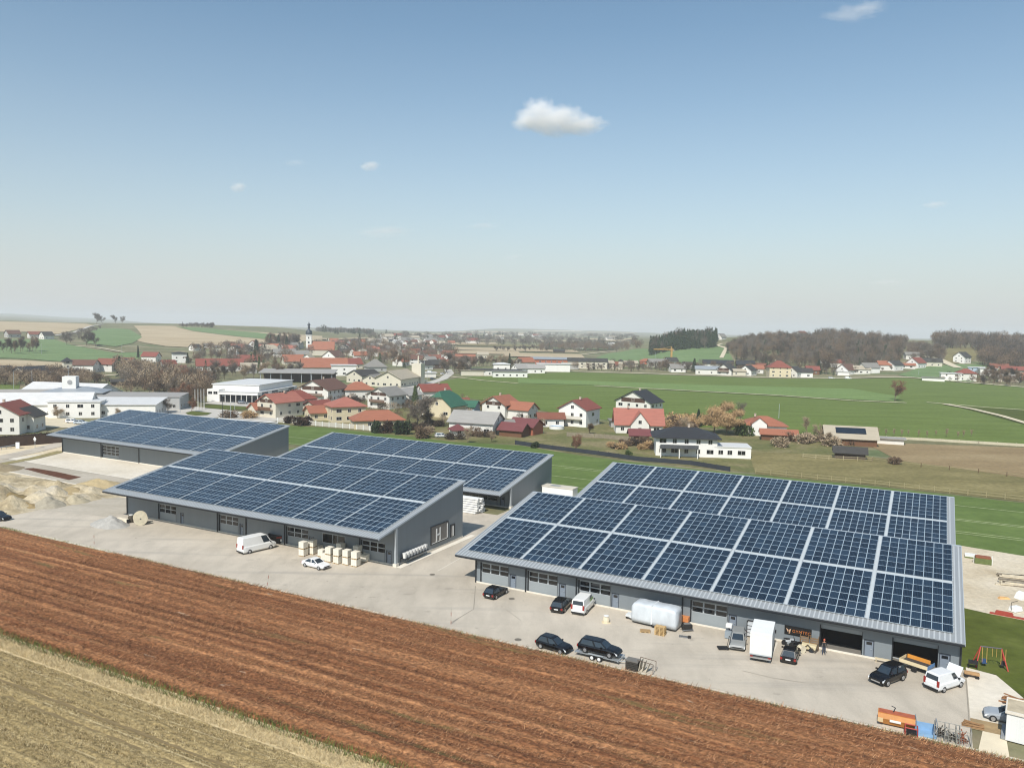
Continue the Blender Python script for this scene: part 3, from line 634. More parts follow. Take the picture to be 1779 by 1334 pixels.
# ------------------------------------------------------------------ trees
barkm = M('bark', '6b5f52', .95, .2, 1.5)
twigm = {k: M('twig_'+k, c, .95, .15, .4, isl=.3) for k, c in dict(brown='725f4c', grey='6d645a', dark='4a3f35', gold='ad9069', red='7d5a45', pale='9c8a72').items()}
conm = M('conifer_needles', '2f3d26', .95, .25, .8, isl=.35)
conm2 = M('conifer_light', '4c5a36', .95, .25, .8, isl=.35)
leafg = M('shrub_green', '45552a', .95, .25, .8, isl=.35)
hedgem = M('hedge_brown', '3f3026', .95, .25, .8, isl=.35)
def bare_meshes(seed, H, spread, ntw, tw=.06, droop=0.0, cr0=.3):
    r = random.Random(seed); mb = MB(); tips = []
    def grow(p, d, L, rad, lev):
        segs = 2 if lev else 4
        q = p
        for s in range(segs):
            nd = (d+Vector((r.uniform(-.18,.18), r.uniform(-.18,.18), r.uniform(-.05,.15)-droop*lev*.3))).normalized()
            e = q+nd*(L/segs); r1 = rad*(1-.22*(s+1)/segs*(1.6 if lev else 2.6)); r1 = max(r1, .02)
            mb.cyl(q, e, rad if s == 0 else r0, r1, 6 if lev < 2 else 4, cap=False); r0 = r1
            if lev == 0 and s >= 1:
                for k in range(3):
                    a = r.uniform(0, 6.28); bd = Vector((math.cos(a)*spread, math.sin(a)*spread, r.uniform(.5, 1.1))).normalized()
                    grow(e, bd, L*r.uniform(.35,.55), r1*.55, 1)
            q = e; d = nd
        if lev < 2:
            for k in range(3 if lev else 2):
                a = r.uniform(0, 6.28); bd = (d+Vector((math.cos(a), math.sin(a), r.uniform(-.1,.6)))*.75).normalized()
                grow(q, bd, L*.6, rad*.5, lev+1)
        tips.append((q, d)); tips.append(((p+q)/2, d))
    grow(Vector((0,0,0)), Vector((0,0,1)), H*.62, H*.022, 0)
    tips = [t for t in tips if t[0].z > H*cr0]
    vs = []
    zmax = max(t[0].z for t in tips)
    for i in range(ntw):
        p, d = r.choice(tips); p = p+Vector((r.gauss(0,.055*H), r.gauss(0,.055*H), r.gauss(0,.05*H)))
        dd = (d+Vector((r.gauss(0,.6), r.gauss(0,.6), r.gauss(.1,.5)-droop*3))).normalized()*r.uniform(.05,.13)*H
        sd_ = dd.cross(Vector((r.gauss(0,1), r.gauss(0,1), r.gauss(0,1)))).normalized()*tw*r.uniform(.6,1.4)
        vs += [p-sd_, p+sd_, p+dd]
    k = H/max(v.z for v in vs)
    tm = bpy.data.meshes.new('trunk'); tm.from_pydata([tuple(Vector(v)*k) for v in mb.v], [], mb.f); tm.materials.append(barkm)
    cm = bpy.data.meshes.new('crown'); cm.from_pydata([tuple(v*k) for v in vs], [], [(3*i, 3*i+1, 3*i+2) for i in range(ntw)])
    return tm, cm
def cone_meshes(seed, H, rad, n, base=.08):
    r = random.Random(seed); mb = MB(); mb.cyl((0,0,0), (0,0,H*.9), H*.018, H*.004, 6)
    vs = []
    for i in range(n):
        f = r.random()**.75; z = H*(base+(1-base)*(1-f)); rr_ = rad*f*(.55+.45*r.random())*(1+.12*math.sin(z*5)) + .05
        a = r.uniform(0, 6.28); p = Vector((math.cos(a)*rr_, math.sin(a)*rr_, z))
        dd = Vector((math.cos(a), math.sin(a), -.45)).normalized()*r.uniform(.05,.09)*H
        sd_ = Vector((-math.sin(a), math.cos(a), r.uniform(-.4,.4)))*r.uniform(.015,.03)*H
        vs += [p-sd_, p+sd_, p+dd]
    tm = bpy.data.meshes.new('trunk'); tm.from_pydata(mb.v, [], mb.f); tm.materials.append(barkm)
    cm = bpy.data.meshes.new('crown'); cm.from_pydata([tuple(v) for v in vs], [], [(3*i, 3*i+1, 3*i+2) for i in range(n)])
    return tm, cm
def bush_mesh(seed, n, tw=.1, lf=.22):
    r = random.Random(seed); vs = []
    cs = [(r.uniform(-.5,.5), r.uniform(-.5,.5), r.uniform(.25,.6), r.uniform(.3,.5)) for _ in range(7)]
    for i in range(n):
        c = r.choice(cs); d = Vector((r.gauss(0,1), r.gauss(0,1), r.gauss(0,1))).normalized(); p = Vector(c[:3])+d*c[3]*r.uniform(.5,1)
        p.z = abs(p.z); dd = (d+Vector((r.gauss(0,.5), r.gauss(0,.5), r.gauss(.2,.5)))).normalized()*lf
        s_ = dd.cross(Vector((r.gauss(0,1), r.gauss(0,1), r.gauss(0,1)))).normalized()*tw
        vs += [p-s_, p+s_, p+dd]
    m_ = bpy.data.meshes.new('bush'); m_.from_pydata([tuple(v) for v in vs], [], [(3*i, 3*i+1, 3*i+2) for i in range(n)]); return m_
BARE = [bare_meshes(s, 10, sp, 3600, .055, cr0=.22) for s, sp in ((1,1.0),(2,.8),(3,1.1),(4,.6),(5,.9))]
POP = bare_meshes(9, 10, .25, 1800, .05, cr0=.12)
WIL = bare_meshes(12, 10, 1.1, 9500, .06, .5, cr0=.15)
CON = [cone_meshes(21, 10, 1.9, 1600), cone_meshes(22, 10, 2.5, 1600), cone_meshes(23, 10, 1.2, 1300)]
BUSH = [bush_mesh(31+i, 700, .05) for i in range(3)]
LEAF = [bush_mesh(41+i, 900, .09, .16) for i in range(2)]
def withmat(me, m_):
    key = (me.name, m_.name)
    if key not in MC:
        c = me.copy(); c.materials.clear(); c.materials.append(m_); MC[key] = c
    return MC[key]
rt_ = random.Random(77)
def tree(px, py, hpx, kind, col, label, cat='tree', group=None, wide=1.0, near=False):
    """hpx: height in the photo's pixels; turned into metres by the distance"""
    x, y, z = TP(px, py); z -= .1; h = hpx*math.hypot(y, 0)/FPX
    name = {'bare': 'bare_tree', 'pop': 'poplar_tree', 'wil': 'willow_tree', 'con': 'conifer_tree', 'bush': 'bush', 'leaf': 'bush'}[kind]
    if kind in ('bush', 'leaf'):
        me = withmat(rt_.choice(BUSH if kind == 'bush' else LEAF), twigm.get(col) or {'green': leafg, 'con': conm, 'hedge': hedgem}[col])
        o = put(me, name, None, (x, y, z), rt_.uniform(0, 6.28)); s = h/1.0; o.scale = (s*wide, s*wide, s); return tag(o, label, cat, group)
    t = thing(name, label, cat, (x, y, z), rt_.uniform(0, 6.28), group); s = h/10; t.scale = (s*wide, s*wide, s)
    tm, cm = {'bare': lambda: rt_.choice(BARE), 'pop': lambda: POP, 'wil': lambda: WIL, 'con': lambda: rt_.choice(CON[:2]) if wide > .8 else CON[2]}[kind]()
    put(tm, 'trunk', t); put(withmat(cm, twigm.get(col) or {'green': conm2, 'con': conm}[col]), 'crown', t); return t
# individual trees: px, py(base), height px, kind, colour, label, width
for a in [
 (1555,697,40,'bare','red','lone bare reddish tree standing in the middle of the green field',1.1),
 (1241,752,60,'wil','gold','large golden weeping willow between the modern house and the field',1.05),
 (1262,756,50,'wil','gold','broad lower golden willow right of the large willow',1.1),
 (1286,738,46,'pop','grey','slim grey bare poplar behind the golden willows',.8),
 (1213,741,32,'con','con','small dark blue-green conifer left of the golden willows',.9),
 (1291,757,26,'leaf','green','dark green cone shaped shrub left of the hip roofed villa',.7),
 (1402,755,36,'pop','pale','yellowish slim bare tree right of the villa terrace',1.0),
 (1424,768,34,'bare','pale','pale whitish bare tree before the greenhouse roof',1.1),
 (1440,772,26,'bare','pale','second pale bare tree at the left end of the greenhouse',1.0),
 (721,708,40,'con','green','yellow-green conifer beside the cream house with green roof',1.0),
 (723,745,62,'bare','grey','large spreading bare grey tree in front of the green roofed house',1.25),
 (745,742,34,'bare','dark','dark bare shrub-like tree right of the large spreading tree',1.2),
 (333,716,28,'bare','red','small round bare tree on the traffic island',1.0),
 (100,727,24,'bare','pale','small pale bare tree before the white school entrance',1.3),
 (293,718,30,'bare','grey','bare grey tree in front of the long school hall',1.0),
 (210,728,22,'bare','pale','small bare tree peeking over the farthest hall roof',1.1),
 (1206,646,24,'con','con','single dark spruce in the village row beside the long grey shed',1.0),
 (1422,650,26,'con','con','dark spruce under the white box house on the slope',1.1),
 (1436,650,30,'bare','dark','dark bare tree beside the white box house',1.0),
 (1000,785,34,'bare','red','reddish bare shrub tree at the fence below the white balcony house',.9),
 (1024,753,22,'bare','brown','brown shrub tree in front of the white balcony house',1.3),
 (853,768,20,'bare','pale','small pale bare fruit tree before the long grey roofed house',1.1),
 (812,770,30,'bare','pale','pale slender birch before the long grey roofed house, left of it',.8),
 (1180,765,38,'bare','brown','brown bare tree on the bank above the modern house',1.3),
 (1166,770,30,'bare','brown','second brown bare tree on the bank above the modern house',1.3),
 (1195,756,34,'bare','pale','pale brown bare tree behind the modern house roof',1.2),
 (655,752,24,'leaf','con','dark clipped evergreen left of the solar lean-to',.5),
 (672,752,22,'leaf','hedge','dark brown shrub at the right end of the white fence',.7),
 (697,755,28,'leaf','con','dark evergreen shrub right of the solar lean-to',.7),
 (506,735,14,'leaf','hedge','low dark clipped shrub before the pink roofed house',1.2),
 (528,738,17,'leaf','hedge','larger dark rounded shrub right of the pink roofed house',1.3),
 (116,600,27,'bare','grey','tall bare tree on the green hillside, left of the shrub clump',.8),
 (150,600,26,'bare','dark','dark bare clump on the green hillside, left half',1.3),
 (166,602,28,'bare','dark','dark bare clump on the green hillside, right half',1.3),
 (168,563,19,'bare','grey','bare grey tree on the hilltop skyline at the track',1.1),
 (178,563,21,'bare','grey','taller bare grey tree on the hilltop skyline, right of the track',1.1),
 (201,562,16,'bare','grey','left tree of the small hilltop group on the skyline',1.0),
 (212,562,14,'bare','grey','right tree of the small hilltop group on the skyline',1.1),
 (240,622,22,'con','con','dark conifer left of the red roofed hillside house',.8),
 (445,617,28,'con','con','dark spruce left of the grey mansion roof in town',1.1),
 (470,604,22,'con','con','dark spruce among the trees left of the church tower, first of three',.9),
 (484,606,25,'con','con','tall dark spruce left of the church tower, middle of three',.9),
 (498,606,23,'con','con','dark spruce left of the church tower, nearest to it',.9),
 (326,632,20,'con','con','dark spruce right of the white cube house',.9),
 (612,611,16,'con','con','dark conifer in town right of the church, left one of a pair',.8),
 (625,613,18,'con','con','dark conifer in town right of the church, right one of a pair',.8),
 (660,634,22,'con','green','olive green conifer among the red town roofs',.9),
 (740,612,18,'con','con','dark conifer in the middle of the town, wide one',1.1),
 (757,612,13,'con','con','small dark conifer in the town skyline, left of the slim one',.7),
 (770,612,15,'con','con','slim dark conifer in the town skyline',.7),
 (788,618,16,'con','con','slim dark conifer above the end of the winding road',.6),
 (885,640,27,'con','con','dark conifer behind the orange roof by the flat sheds',.8),
 (450,650,32,'con','green','olive conifer amid bare trees behind the showroom, left one',.8),
 (458,650,26,'con','green','olive conifer amid bare trees behind the showroom, right one',.9),
 (1487,700-50,14,'bare','brown','small bare tree between the white gabled houses in the village row',1.2),
 (740,760,20,'bush','brown','loose brown bush in the garden lawn below the spreading tree',1.2),
 (430,727,14,'bush','gold','ochre bush hedge before the pink roofed house, middle part',1.6),
 (400,725,13,'bush','brown','brown bush hedge at the road corner',1.5),
 (1552,806,14,'bush','brown','small brown thorn bush on the paddock track',1.3),
 (1000,775,12,'leaf','con','small dark juniper at the black net fence',.8),
 (930,778,12,'leaf','con','low dark juniper near the brown roofed sheds',.9),
 (1092,790,9,'leaf','green','little green shrub on the bank before the modern house',.9),
]: tree(*a[:6], wide=a[6])
# rows and belts whose trees nothing tells apart: shared label and group
def belt(n, x0, x1, ylo, yhi, h0, h1, kind, cols, label, group, wide=1.0):
    for i in range(n):
        f = (i+rt_.random()*.7)/n; px = x0+(x1-x0)*f; base = ylo(px) if callable(ylo) else ylo
        tree(px, base+rt_.random()*(yhi-ylo if not callable(ylo) else yhi), rt_.uniform(h0, h1), kind, rt_.choice(cols), f'{label}, {ORD[i]} from the left', 'bush' if kind == 'bush' else 'tree', group, wide)
belt(9, 4, 66, 610, 616, 24, 31, 'bare', ['dark','brown'], 'bare brown tree in the dense row on the left meadow', 'row of bare trees on the left meadow', .8)
belt(12, 275, 370, 672, 682, 30, 46, 'bare', ['brown','grey','red'], 'bare tree in the stand between school and showroom', 'bare trees between school and showroom', .9)
belt(10, 300, 352, 690, 706, 26, 38, 'bare', ['red','brown'], 'low reddish bare tree right of the long school hall', 'reddish bare trees right of the school hall', 1.1)
belt(16, 370, 520, 652, 662, 22, 34, 'bare', ['brown','grey','pale'], 'bare tree in the belt behind the white showroom', 'bare trees behind the showroom', 1.0)
belt(14, 330, 470, 622, 634, 14, 22, 'bare', ['brown','grey'], 'bare tree between the left town houses', 'bare trees between the left town houses', 1.1)
belt(12, 468, 520, 600, 606, 20, 30, 'bare', ['grey','brown'], 'bare tree in the grove left of the church tower', 'grove left of the church', 1.0)
belt(20, 590, 790, 604, 616, 10, 18, 'bare', ['grey','brown'], 'bare tree scattered over the middle of the town', 'bare trees in the middle of town', 1.1)
belt(12, 660, 720, 628, 638, 18, 26, 'bare', ['brown','pale'], 'bare tree behind the fire station like building', 'bare trees behind the beige tower building', 1.0)
belt(14, 770, 820, 640, 652, 22, 32, 'bare', ['brown','grey'], 'bare tree at the end of the winding road', 'bare trees at the end of the winding road', .9)
belt(16, 820, 900, 634, 640, 14, 24, 'bare', ['brown','grey','pale'], 'bare tree behind the flat sheds by the green field', 'bare trees behind the flat sheds', 1.0)
belt(12, 1148, 1200, 640, 648, 12, 20, 'bare', ['brown','grey'], 'bare tree in the village row right of the crane', 'bare trees right of the crane', 1.1)
belt(14, 860, 960, 606, 612, 8, 14, 'bare', ['grey'], 'small distant bare tree on the valley floor', 'distant bare trees on the valley floor', 1.3)
belt(10, 780, 860, 752, 764, 10, 18, 'bush', ['brown','pale','dark'], 'leafless garden bush around the grey roofed house', 'garden bushes around the grey roofed house', 1.0)
belt(12, 1060, 1140, 768, 782, 8, 15, 'bush', ['brown','gold','dark'], 'leafless bush on the slope left of the modern house', 'bushes left of the modern house', 1.2)
belt(8, 1140, 1230, 735, 748, 14, 22, 'bush', ['brown','gold'], 'bush on the bank behind the modern house', 'bushes behind the modern house', 1.2)
belt(8, 1350, 1480, 762, 778, 12, 20, 'bush', ['brown','dark','pale'], 'bush in the gardens around the greenhouse roof', 'bushes around the greenhouse roof', 1.2)
belt(16, 690, 760, 738, 752, 8, 14, 'bush', ['brown','dark','pale'], 'leafless bush in the garden right of the fence', 'garden bushes right of the fence', 1.2)
belt(12, 1515, 1700, 757, 762, 12, 18, 'pop', ['pale'], 'thin pale sapling along the field fence', 'saplings along the field fence', .7)
belt(9, 600, 625, 688, 700, 8, 12, 'bush', ['dark'], 'dark small bush between orange roofs', 'dark bushes between the orange roofs', 1.1)
belt(14, 1710, 1778, 655, 672, 14, 26, 'bare', ['dark','brown'], 'dark bare tree among the right edge houses', 'bare trees at the right edge houses', 1.1)
# woods and scrub that read as one mass
def lowtree(seed, kind):
    r = random.Random(seed); vs = []
    if kind == 'con':
        for i in range(150):
            f = r.random()**.7; z = 1-f*.9; rr_ = .16*f*r.uniform(.5,1); a = r.uniform(0,6.28); p = Vector((math.cos(a)*rr_, math.sin(a)*rr_, z))
            dd = Vector((math.cos(a)*.06, math.sin(a)*.06, -.05)); s_ = Vector((-math.sin(a), math.cos(a), r.uniform(-.3,.3)))*.045; vs += [p-s_, p+s_, p+dd]
    else:
        for i in range(5):
            a = r.uniform(0,6.28); e = Vector((math.cos(a)*.15, math.sin(a)*.15, r.uniform(.5,.8))); s_ = Vector((.012,0,0)) if i else Vector((.018,0,0)); b_ = Vector((0,0,0.02*i)); vs += [b_-s_, b_+s_, e if i else Vector((0,0,.75))]
        for i in range(250):
            d = Vector((r.gauss(0,1), r.gauss(0,1), r.gauss(0,1))).normalized()*r.random()**.4; p = Vector((d.x*.30, d.y*.30, .62+d.z*.36))
            dd = (d*.5+Vector((r.gauss(0,.4), r.gauss(0,.4), .7))).normalized()*r.uniform(.08,.17); s_ = dd.cross(Vector((r.gauss(0,1), r.gauss(0,1), r.gauss(0,1)))).normalized()*.011; vs += [p-s_, p+s_, p+dd]
    return np.array([tuple(v) for v in vs], np.float32)
LOWB = [lowtree(s, 'b') for s in range(5)]; LOWC = [lowtree(s, 'con') for s in range(3)]
def wood(name, label, pix, n, h0, h1, con=0.0, mats=('brown','grey','dark'), cat='wood', wd=1.0, world=False):
    pts = [Vector(TP(*p)[:2]) for p in pix] if not world else pix
    xs = [p.x for p in pts]; ys = [p.y for p in pts]; r = np.random.default_rng(abs(hash(label)) % 1000 if False else len(label)*7+n)
    def inside(x, y):
        c = False; j = len(pts)-1
        for i in range(len(pts)):
            if (pts[i].y > y) != (pts[j].y > y) and x < (pts[j].x-pts[i].x)*(y-pts[i].y)/(pts[j].y-pts[i].y)+pts[i].x: c = not c
            j = i
        return c
    Vs = []; Ms = []; k = 0; tries = 0
    while k < n and tries < n*30:
        tries += 1; x, y = r.uniform(min(xs), max(xs)), r.uniform(min(ys), max(ys))
        if not inside(x, y): continue
        if noise.noise((x*.012, y*.012, n)) < -.28: continue
        c = r.random() < con; a = (LOWC[r.integers(3)] if c else LOWB[r.integers(5)]); h = (h0+(h1-h0)*r.random()**1.4)*(1.15 if r.random() < .06 else 1); t_ = r.uniform(0, 6.28)
        q = np.array(a); xx = q[:,0]*math.cos(t_)-q[:,1]*math.sin(t_); yy = q[:,0]*math.sin(t_)+q[:,1]*math.cos(t_)
        V = np.stack([xx*h*wd+x, yy*h*wd+y, q[:,2]*h+tz(x, y)-.2], -1); Vs.append(V); nf = len(V)//3
        Ms += [len(mats) if c else int(r.integers(len(mats)))]*nf; k += 1
    V = np.concatenate(Vs); o = npmesh(name, V, np.arange(len(V)).reshape(-1, 3), [twigm[m_] for m_ in mats]+[conm]); o.data.polygons.foreach_set('material_index', Ms); o.data.update()
    return tag(o, label, cat, kind='stuff')
def W(d, px): return Vector(((px-W0/2)*d/FPX, d))
wood('hillside_wood', 'bare brown wood on the left half of the hillside behind the village row', [W(760,1285),W(730,1330),W(715,1420),W(1000,1415),W(1000,1340),W(940,1290),W(880,1262),W(810,1262)], 720, 7, 12, .05, world=True, wd=.95)
wood('hillside_wood', 'taller bare wood with some dark conifers on the right half of the hillside', [W(715,1415),W(700,1500),W(740,1560),W(960,1572),W(1000,1480),W(1010,1415)], 800, 8, 17, .12, world=True, wd=.8)
wood('conifer_wood', 'dark conifer wood on the hill crest above the green slope', [W(900,1128),W(880,1170),W(890,1215),W(900,1243),W(1060,1243),W(1080,1128)], 700, 11, 17, .93, world=True, cat='conifer wood')
wood('hilltop_wood', 'bare trees on the right skyline behind the grassy knoll', [W(990,1620),W(950,1655),W(920,1700),W(930,1790),W(1130,1800),W(1130,1620)], 330, 11, 21, .02, world=True, wd=1.1)
wood('slope_wood', 'dark bare thicket on the slope at the right edge', [W(760,1700),W(730,1790),W(880,1810),W(900,1700)], 200, 10, 15, 0, ('dark','brown'), world=True, wd=1.2)
wood('slope_scrub', 'bare scrub along the hill road left of the knoll', [W(800,1575),W(780,1640),W(900,1640),W(980,1575)], 170, 6, 11, 0.05, world=True, wd=1.2)
wood('streamside_scrub', 'low brown scrub along the stream behind the white school', [(-20,652),(60,650),(140,655),(200,668),(300,672),(300,684),(220,684),(130,680),(40,672),(-20,668)], 420, 4, 7.5, 0, ('brown','dark','pale'), 'scrub', wd=1.4)
wood('stream_thicket', 'brown thicket between the school fields and the showroom', [(200,640),(300,655),(380,668),(372,690),(300,684),(215,672)], 260, 5, 12, .02, ('brown','grey','pale'), 'thicket', wd=1.1)
wood('town_gardens', 'low leafless garden bushes between the houses of the village centre', [(470,700),(560,672),(660,690),(700,680),(800,690),(900,712),(980,732),(960,745),(860,760),(760,745),(700,735),(620,720),(500,722)], 330, 1.6, 4.5, .05, ('brown','pale','dark'), 'bushes', wd=1.4)
wood('village_gardens', 'low bushes and small trees between the houses of the village row', [(985,644),(1190,648),(1330,653),(1480,652),(1600,640),(1640,636),(1500,640),(1300,640),(1150,634),(1000,636)], 260, 3, 8, .08, ('brown','grey','dark'), 'bushes', wd=1.2)
wood('right_gardens', 'bushes between the houses at the right edge', [(1620,662),(1700,650),(1800,640),(1800,672),(1700,668)], 120, 3, 7, .05, ('brown','dark'), 'bushes', wd=1.2)
wood('town_trees_mass', 'hazy mass of bare trees among the town roofs', [(330,612),(470,606),(600,600),(790,606),(800,640),(640,640),(560,622),(420,650),(350,650)], 380, 8, 13, .07, ('brown','grey'), 'trees', wd=1.0)
wood('valley_trees', 'hazy distant tree belts across the valley floor', [(590,588),(780,584),(980,590),(1110,596),(1100,604),(960,604),(780,600),(600,597)], 420, 7, 13, .12, ('grey','dark'), 'trees', wd=1.5)
wood('valley_trees_far', 'very distant woods in the haze of the valley', [(620,581),(800,579.5),(1100,583),(1120,590),(900,588),(620,587)], 220, 8, 15, .2, ('grey','dark'), 'trees', wd=2.0)
wood('meadow_tree_line', 'bare tree line at the foot of the green slope', [(935,606),(1010,602),(1110,600),(1120,606),(1040,611),(940,612)], 240, 7, 13, .03, ('grey','brown'), 'trees', wd=1.2)
wood('hill_edge_bushes', 'bushes along the road climbing the left hill', [(100,590),(150,574),(165,570),(178,570),(150,584),(120,598)], 60, 4, 7, 0, ('dark','grey'), 'bushes', wd=1.3)
wood('field_hedge_line', 'dark hedge line across the skyline fields', [(310,567),(370,566),(372,570),(312,571)], 60, 5, 8, .2, ('dark',), 'hedge', wd=1.4)
wood('far_ridge_wood', 'dark distant woods on the skyline right of the church', [(545,574),(640,577),(650,582),(560,580)], 300, 9, 14, .6, ('grey','dark'), 'trees', wd=1.6)
# ------------------------------------------------------------------ houses
rc_ = dict(red='7f4539', pink='9d6253', orange='965f48', brown='64473a', dark='3b3936', grey='807d77', lgrey='96938e', beige='a69c89', green='2f5f4a', black='2a2c30', white='cfcecb', rust='7a4a39', tin='8f959a', wine='6d3c3c')
wc_ = dict(white='d8d5cd', cream='cbc4b2', wood='6b4a33', grey='a9a8a4', yellow='ccc0a2', bright='e4e2dc', brick='a3624a', dark='4a3c32', blue='9fb0c0')
def rmat(k): return M('roof_'+k, rc_[k], .75 if k not in ('white','tin') else .45, .12, .8, isl=0, bump=.3, bscale=2.2, stretch=(.4, 2.2, 2.2))
def wmat(k): return M('wall_'+k, wc_[k], .85, .05, .5)
winf = M('window_frame', 'd5d2cb', .5, .04)
_win = {}
def win_mesh(w_, h_):
    k = (round(w_, 1), round(h_, 1))
    if k not in _win:
        mb = MB(); mb.box(-w_/2, w_/2, -.03, 0.03, 0, .08, 0).box(-w_/2, w_/2, -.03, .03, h_-.08, h_, 0).box(-w_/2, -w_/2+.08, -.03, .03, .08, h_-.08, 0).box(w_/2-.08, w_/2, -.03, .03, .08, h_-.08, 0).box(-.03, .03, -.028, .028, .08, h_-.08, 0)
        mb.box(-w_/2+.08, w_/2-.08, -.01, .01, .08, h_-.08, 1)
        me = bpy.data.meshes.new('window'); me.from_pydata(mb.v, [], mb.f); me.materials.append(winf); me.materials.append(glassd); me.polygons.foreach_set('material_index', mb.m); _win[k] = me
    return _win[k]
rh_ = random.Random(3)
def roof_solid(kind, a, b, h, rh, ov, th=.22):
    """closed roof body over a*b walls of height h; returns MB"""
    mb = MB(); X, Y = a/2+ov, b/2+ov; sl = rh/(b/2); zl = h-ov*sl
    if kind in ('gable', 'half'):
        if kind == 'gable': mb.prism([(-Y, zl), (0, h+rh), (Y, zl), (Y, zl+th), (0, h+rh+th*1.15), (-Y, zl+th)], -X, X, 'x')
        else:
            c = .42; zc = h+rh*(1-c); yc = b/2*c; xi = X-b*.22
            top = lambda z: z+th
            vs = [(-X,-Y,zl),(X,-Y,zl),(X,Y,zl),(-X,Y,zl),(-X,-yc,zc),(X,-yc,zc),(X,yc,zc),(-X,yc,zc),(-xi,0,h+rh),(xi,0,h+rh)]
            vs += [(x, y, z+th) for x, y, z in vs]
            f = [(10,11,15,19,18,14),(12,13,17,18,19,16),(14,18,17),(15,16,19)]
            mb.add(vs, [tuple(f_) for f_ in [(10,11,15,19,18,14),(13,17,18,19,16,12),(14,18,17),(15,16,19),(0,4,8,9,5,1),(2,6,9,8,7,3),(7,8,4),(9,6,5),(0,1,11,10),(2,3,13,12),(1,5,15,11),(5,6,16,15),(6,2,12,16),(0,10,14,4),(4,14,17,7),(7,17,13,3)]])
    elif kind == 'hip' or kind == 'pyramid':
        xi = max(a/2-b/2, .05) if kind == 'hip' else .05; e = [(-X,-Y),(X,-Y),(X,Y),(-X,Y)]
        vs = [(x, y, zl) for x, y in e]+[(x, y, zl+th) for x, y in e]+[(-xi,0,h+rh+th),(xi,0,h+rh+th)]
        mb.add(vs, [(3,2,1,0),(0,1,5,4),(1,2,6,5),(2,3,7,6),(3,0,4,7),(4,5,9,8),(6,7,8,9),(5,6,9),(7,4,8)])
    elif kind == 'mono': mb.prism([(-Y, h-ov*.1), (Y, h+rh), (Y, h+rh+th), (-Y, h-ov*.1+th)], -X, X, 'x')
    else: mb.box(-X, X, -Y, Y, h, h+.3)
    return mb
def building(parent, ox, oy, a, b, h, rh, ang, kind, wc, rc, ov=.7, win=True, wz=None, step=3.2, rootang=0.0, root=None):
    """walls, roof and windows as parts of parent, at an offset and turn inside it"""
    M4 = Matrix.Translation((ox, oy, 0)) @ Matrix.Rotation(R(ang), 4, 'Z')
    wb = MB(); sl = rh/(b/2) if kind in ('gable','half') else 0
    if kind == 'gable': wb.prism([(-b/2,-.6),(b/2,-.6),(b/2,h),(0,h+rh-.03),(-b/2,h)], -a/2, a/2, 'x')
    elif kind == 'half': c=.42; wb.prism([(-b/2,-.6),(b/2,-.6),(b/2,h),(b/2*c,h+rh*(1-c)-.03),(-b/2*c,h+rh*(1-c)-.03),(-b/2,h)], -a/2, a/2, 'x')
    elif kind == 'mono': wb.prism([(-b/2,-.6),(b/2,-.6),(b/2,h+rh),(-b/2,h)], -a/2, a/2, 'x')
    else: wb.box(-a/2, a/2, -b/2, b/2, -.6, h-.003)
    o = wb.build('wall', wmat(wc), parent); o.matrix_local = M4
    rf = roof_solid(kind, a, b, h, rh, ov).build('roof', rmat(rc), parent); rf.matrix_local = M4
    if not win: return rf, M4
    ra = root.rotation_euler.z if root else parent.rotation_euler.z
    wx, wy = parent.location.x, parent.location.y
    view = Vector((-wx, -wy)).normalized()
    fl = max(1, int(h/2.6))
    for (nx, ny, ln, off) in ((0,-1,a,b/2),(0,1,a,b/2),(-1,0,b,a/2),(1,0,b,a/2)):
        t_ = ra+R(ang); wn = Vector((nx*math.cos(t_)-ny*math.sin(t_), nx*math.sin(t_)+ny*math.cos(t_)))
        if wn.dot(view) < .12: continue
        n = max(1, int((ln-1)/step)); tang = Vector((-ny, nx))
        for f in range(fl):
            for k in range(n):
                if rh_.random() < .12: continue
                s = ((k+.5)/n-.5)*(ln-.6); me = win_mesh(1.2 if rh_.random() < .75 else 2.0, 1.3)
                w_ = put(me, 'window', parent); w_.matrix_local = M4 @ Matrix.Translation((nx*(off+.012)+tang.x*s, ny*(off+.012)+tang.y*s, f*2.75+.95)) @ Matrix.Rotation(math.atan2(nx, -ny), 4, 'Z')
        if kind in ('gable', 'half') and nx and rh > 2.2:
            w_ = put(win_mesh(1.2, 1.3), 'window', parent); w_.matrix_local = M4 @ Matrix.Translation((nx*(off+.012), 0, h+.05)) @ Matrix.Rotation(math.atan2(nx, -ny), 4, 'Z')
    return rf, M4
def chimney(rf, M4, h, rh, b, x=1.2, y=.8):
    zt_ = h+rh+.9; mb = MB(); mb.box(x-.3, x+.3, y-.3, y+.3, h+rh-y*rh/(b/2)-.2, zt_).box(x-.38, x+.38, y-.38, y+.38, zt_, zt_+.12)
    mb.build('chimney', M('chimney', 'b9aa9a', .9, .1), rf)
def balcony(t, M4, a, b, z, end=-1, wood='6b4a33'):
    w_ = b*.72; x0 = end*a/2; x1 = end*(a/2+1.3); mb = MB(); mb.box(min(x0,x1), max(x0,x1), -w_/2, w_/2, z-.15, z)
    for k in range(int(w_/.25)): mb.box(x1-.04, x1+.04, -w_/2+k*.25, -w_/2+k*.25+.14, z+.003, z+.95)
    mb.box(x1-.06, x1+.06, -w_/2, w_/2, z+.953, z+1.05)
    o = mb.build('balcony', M('wood_'+wood, wood, .8, .15), t); o.matrix_local = M4
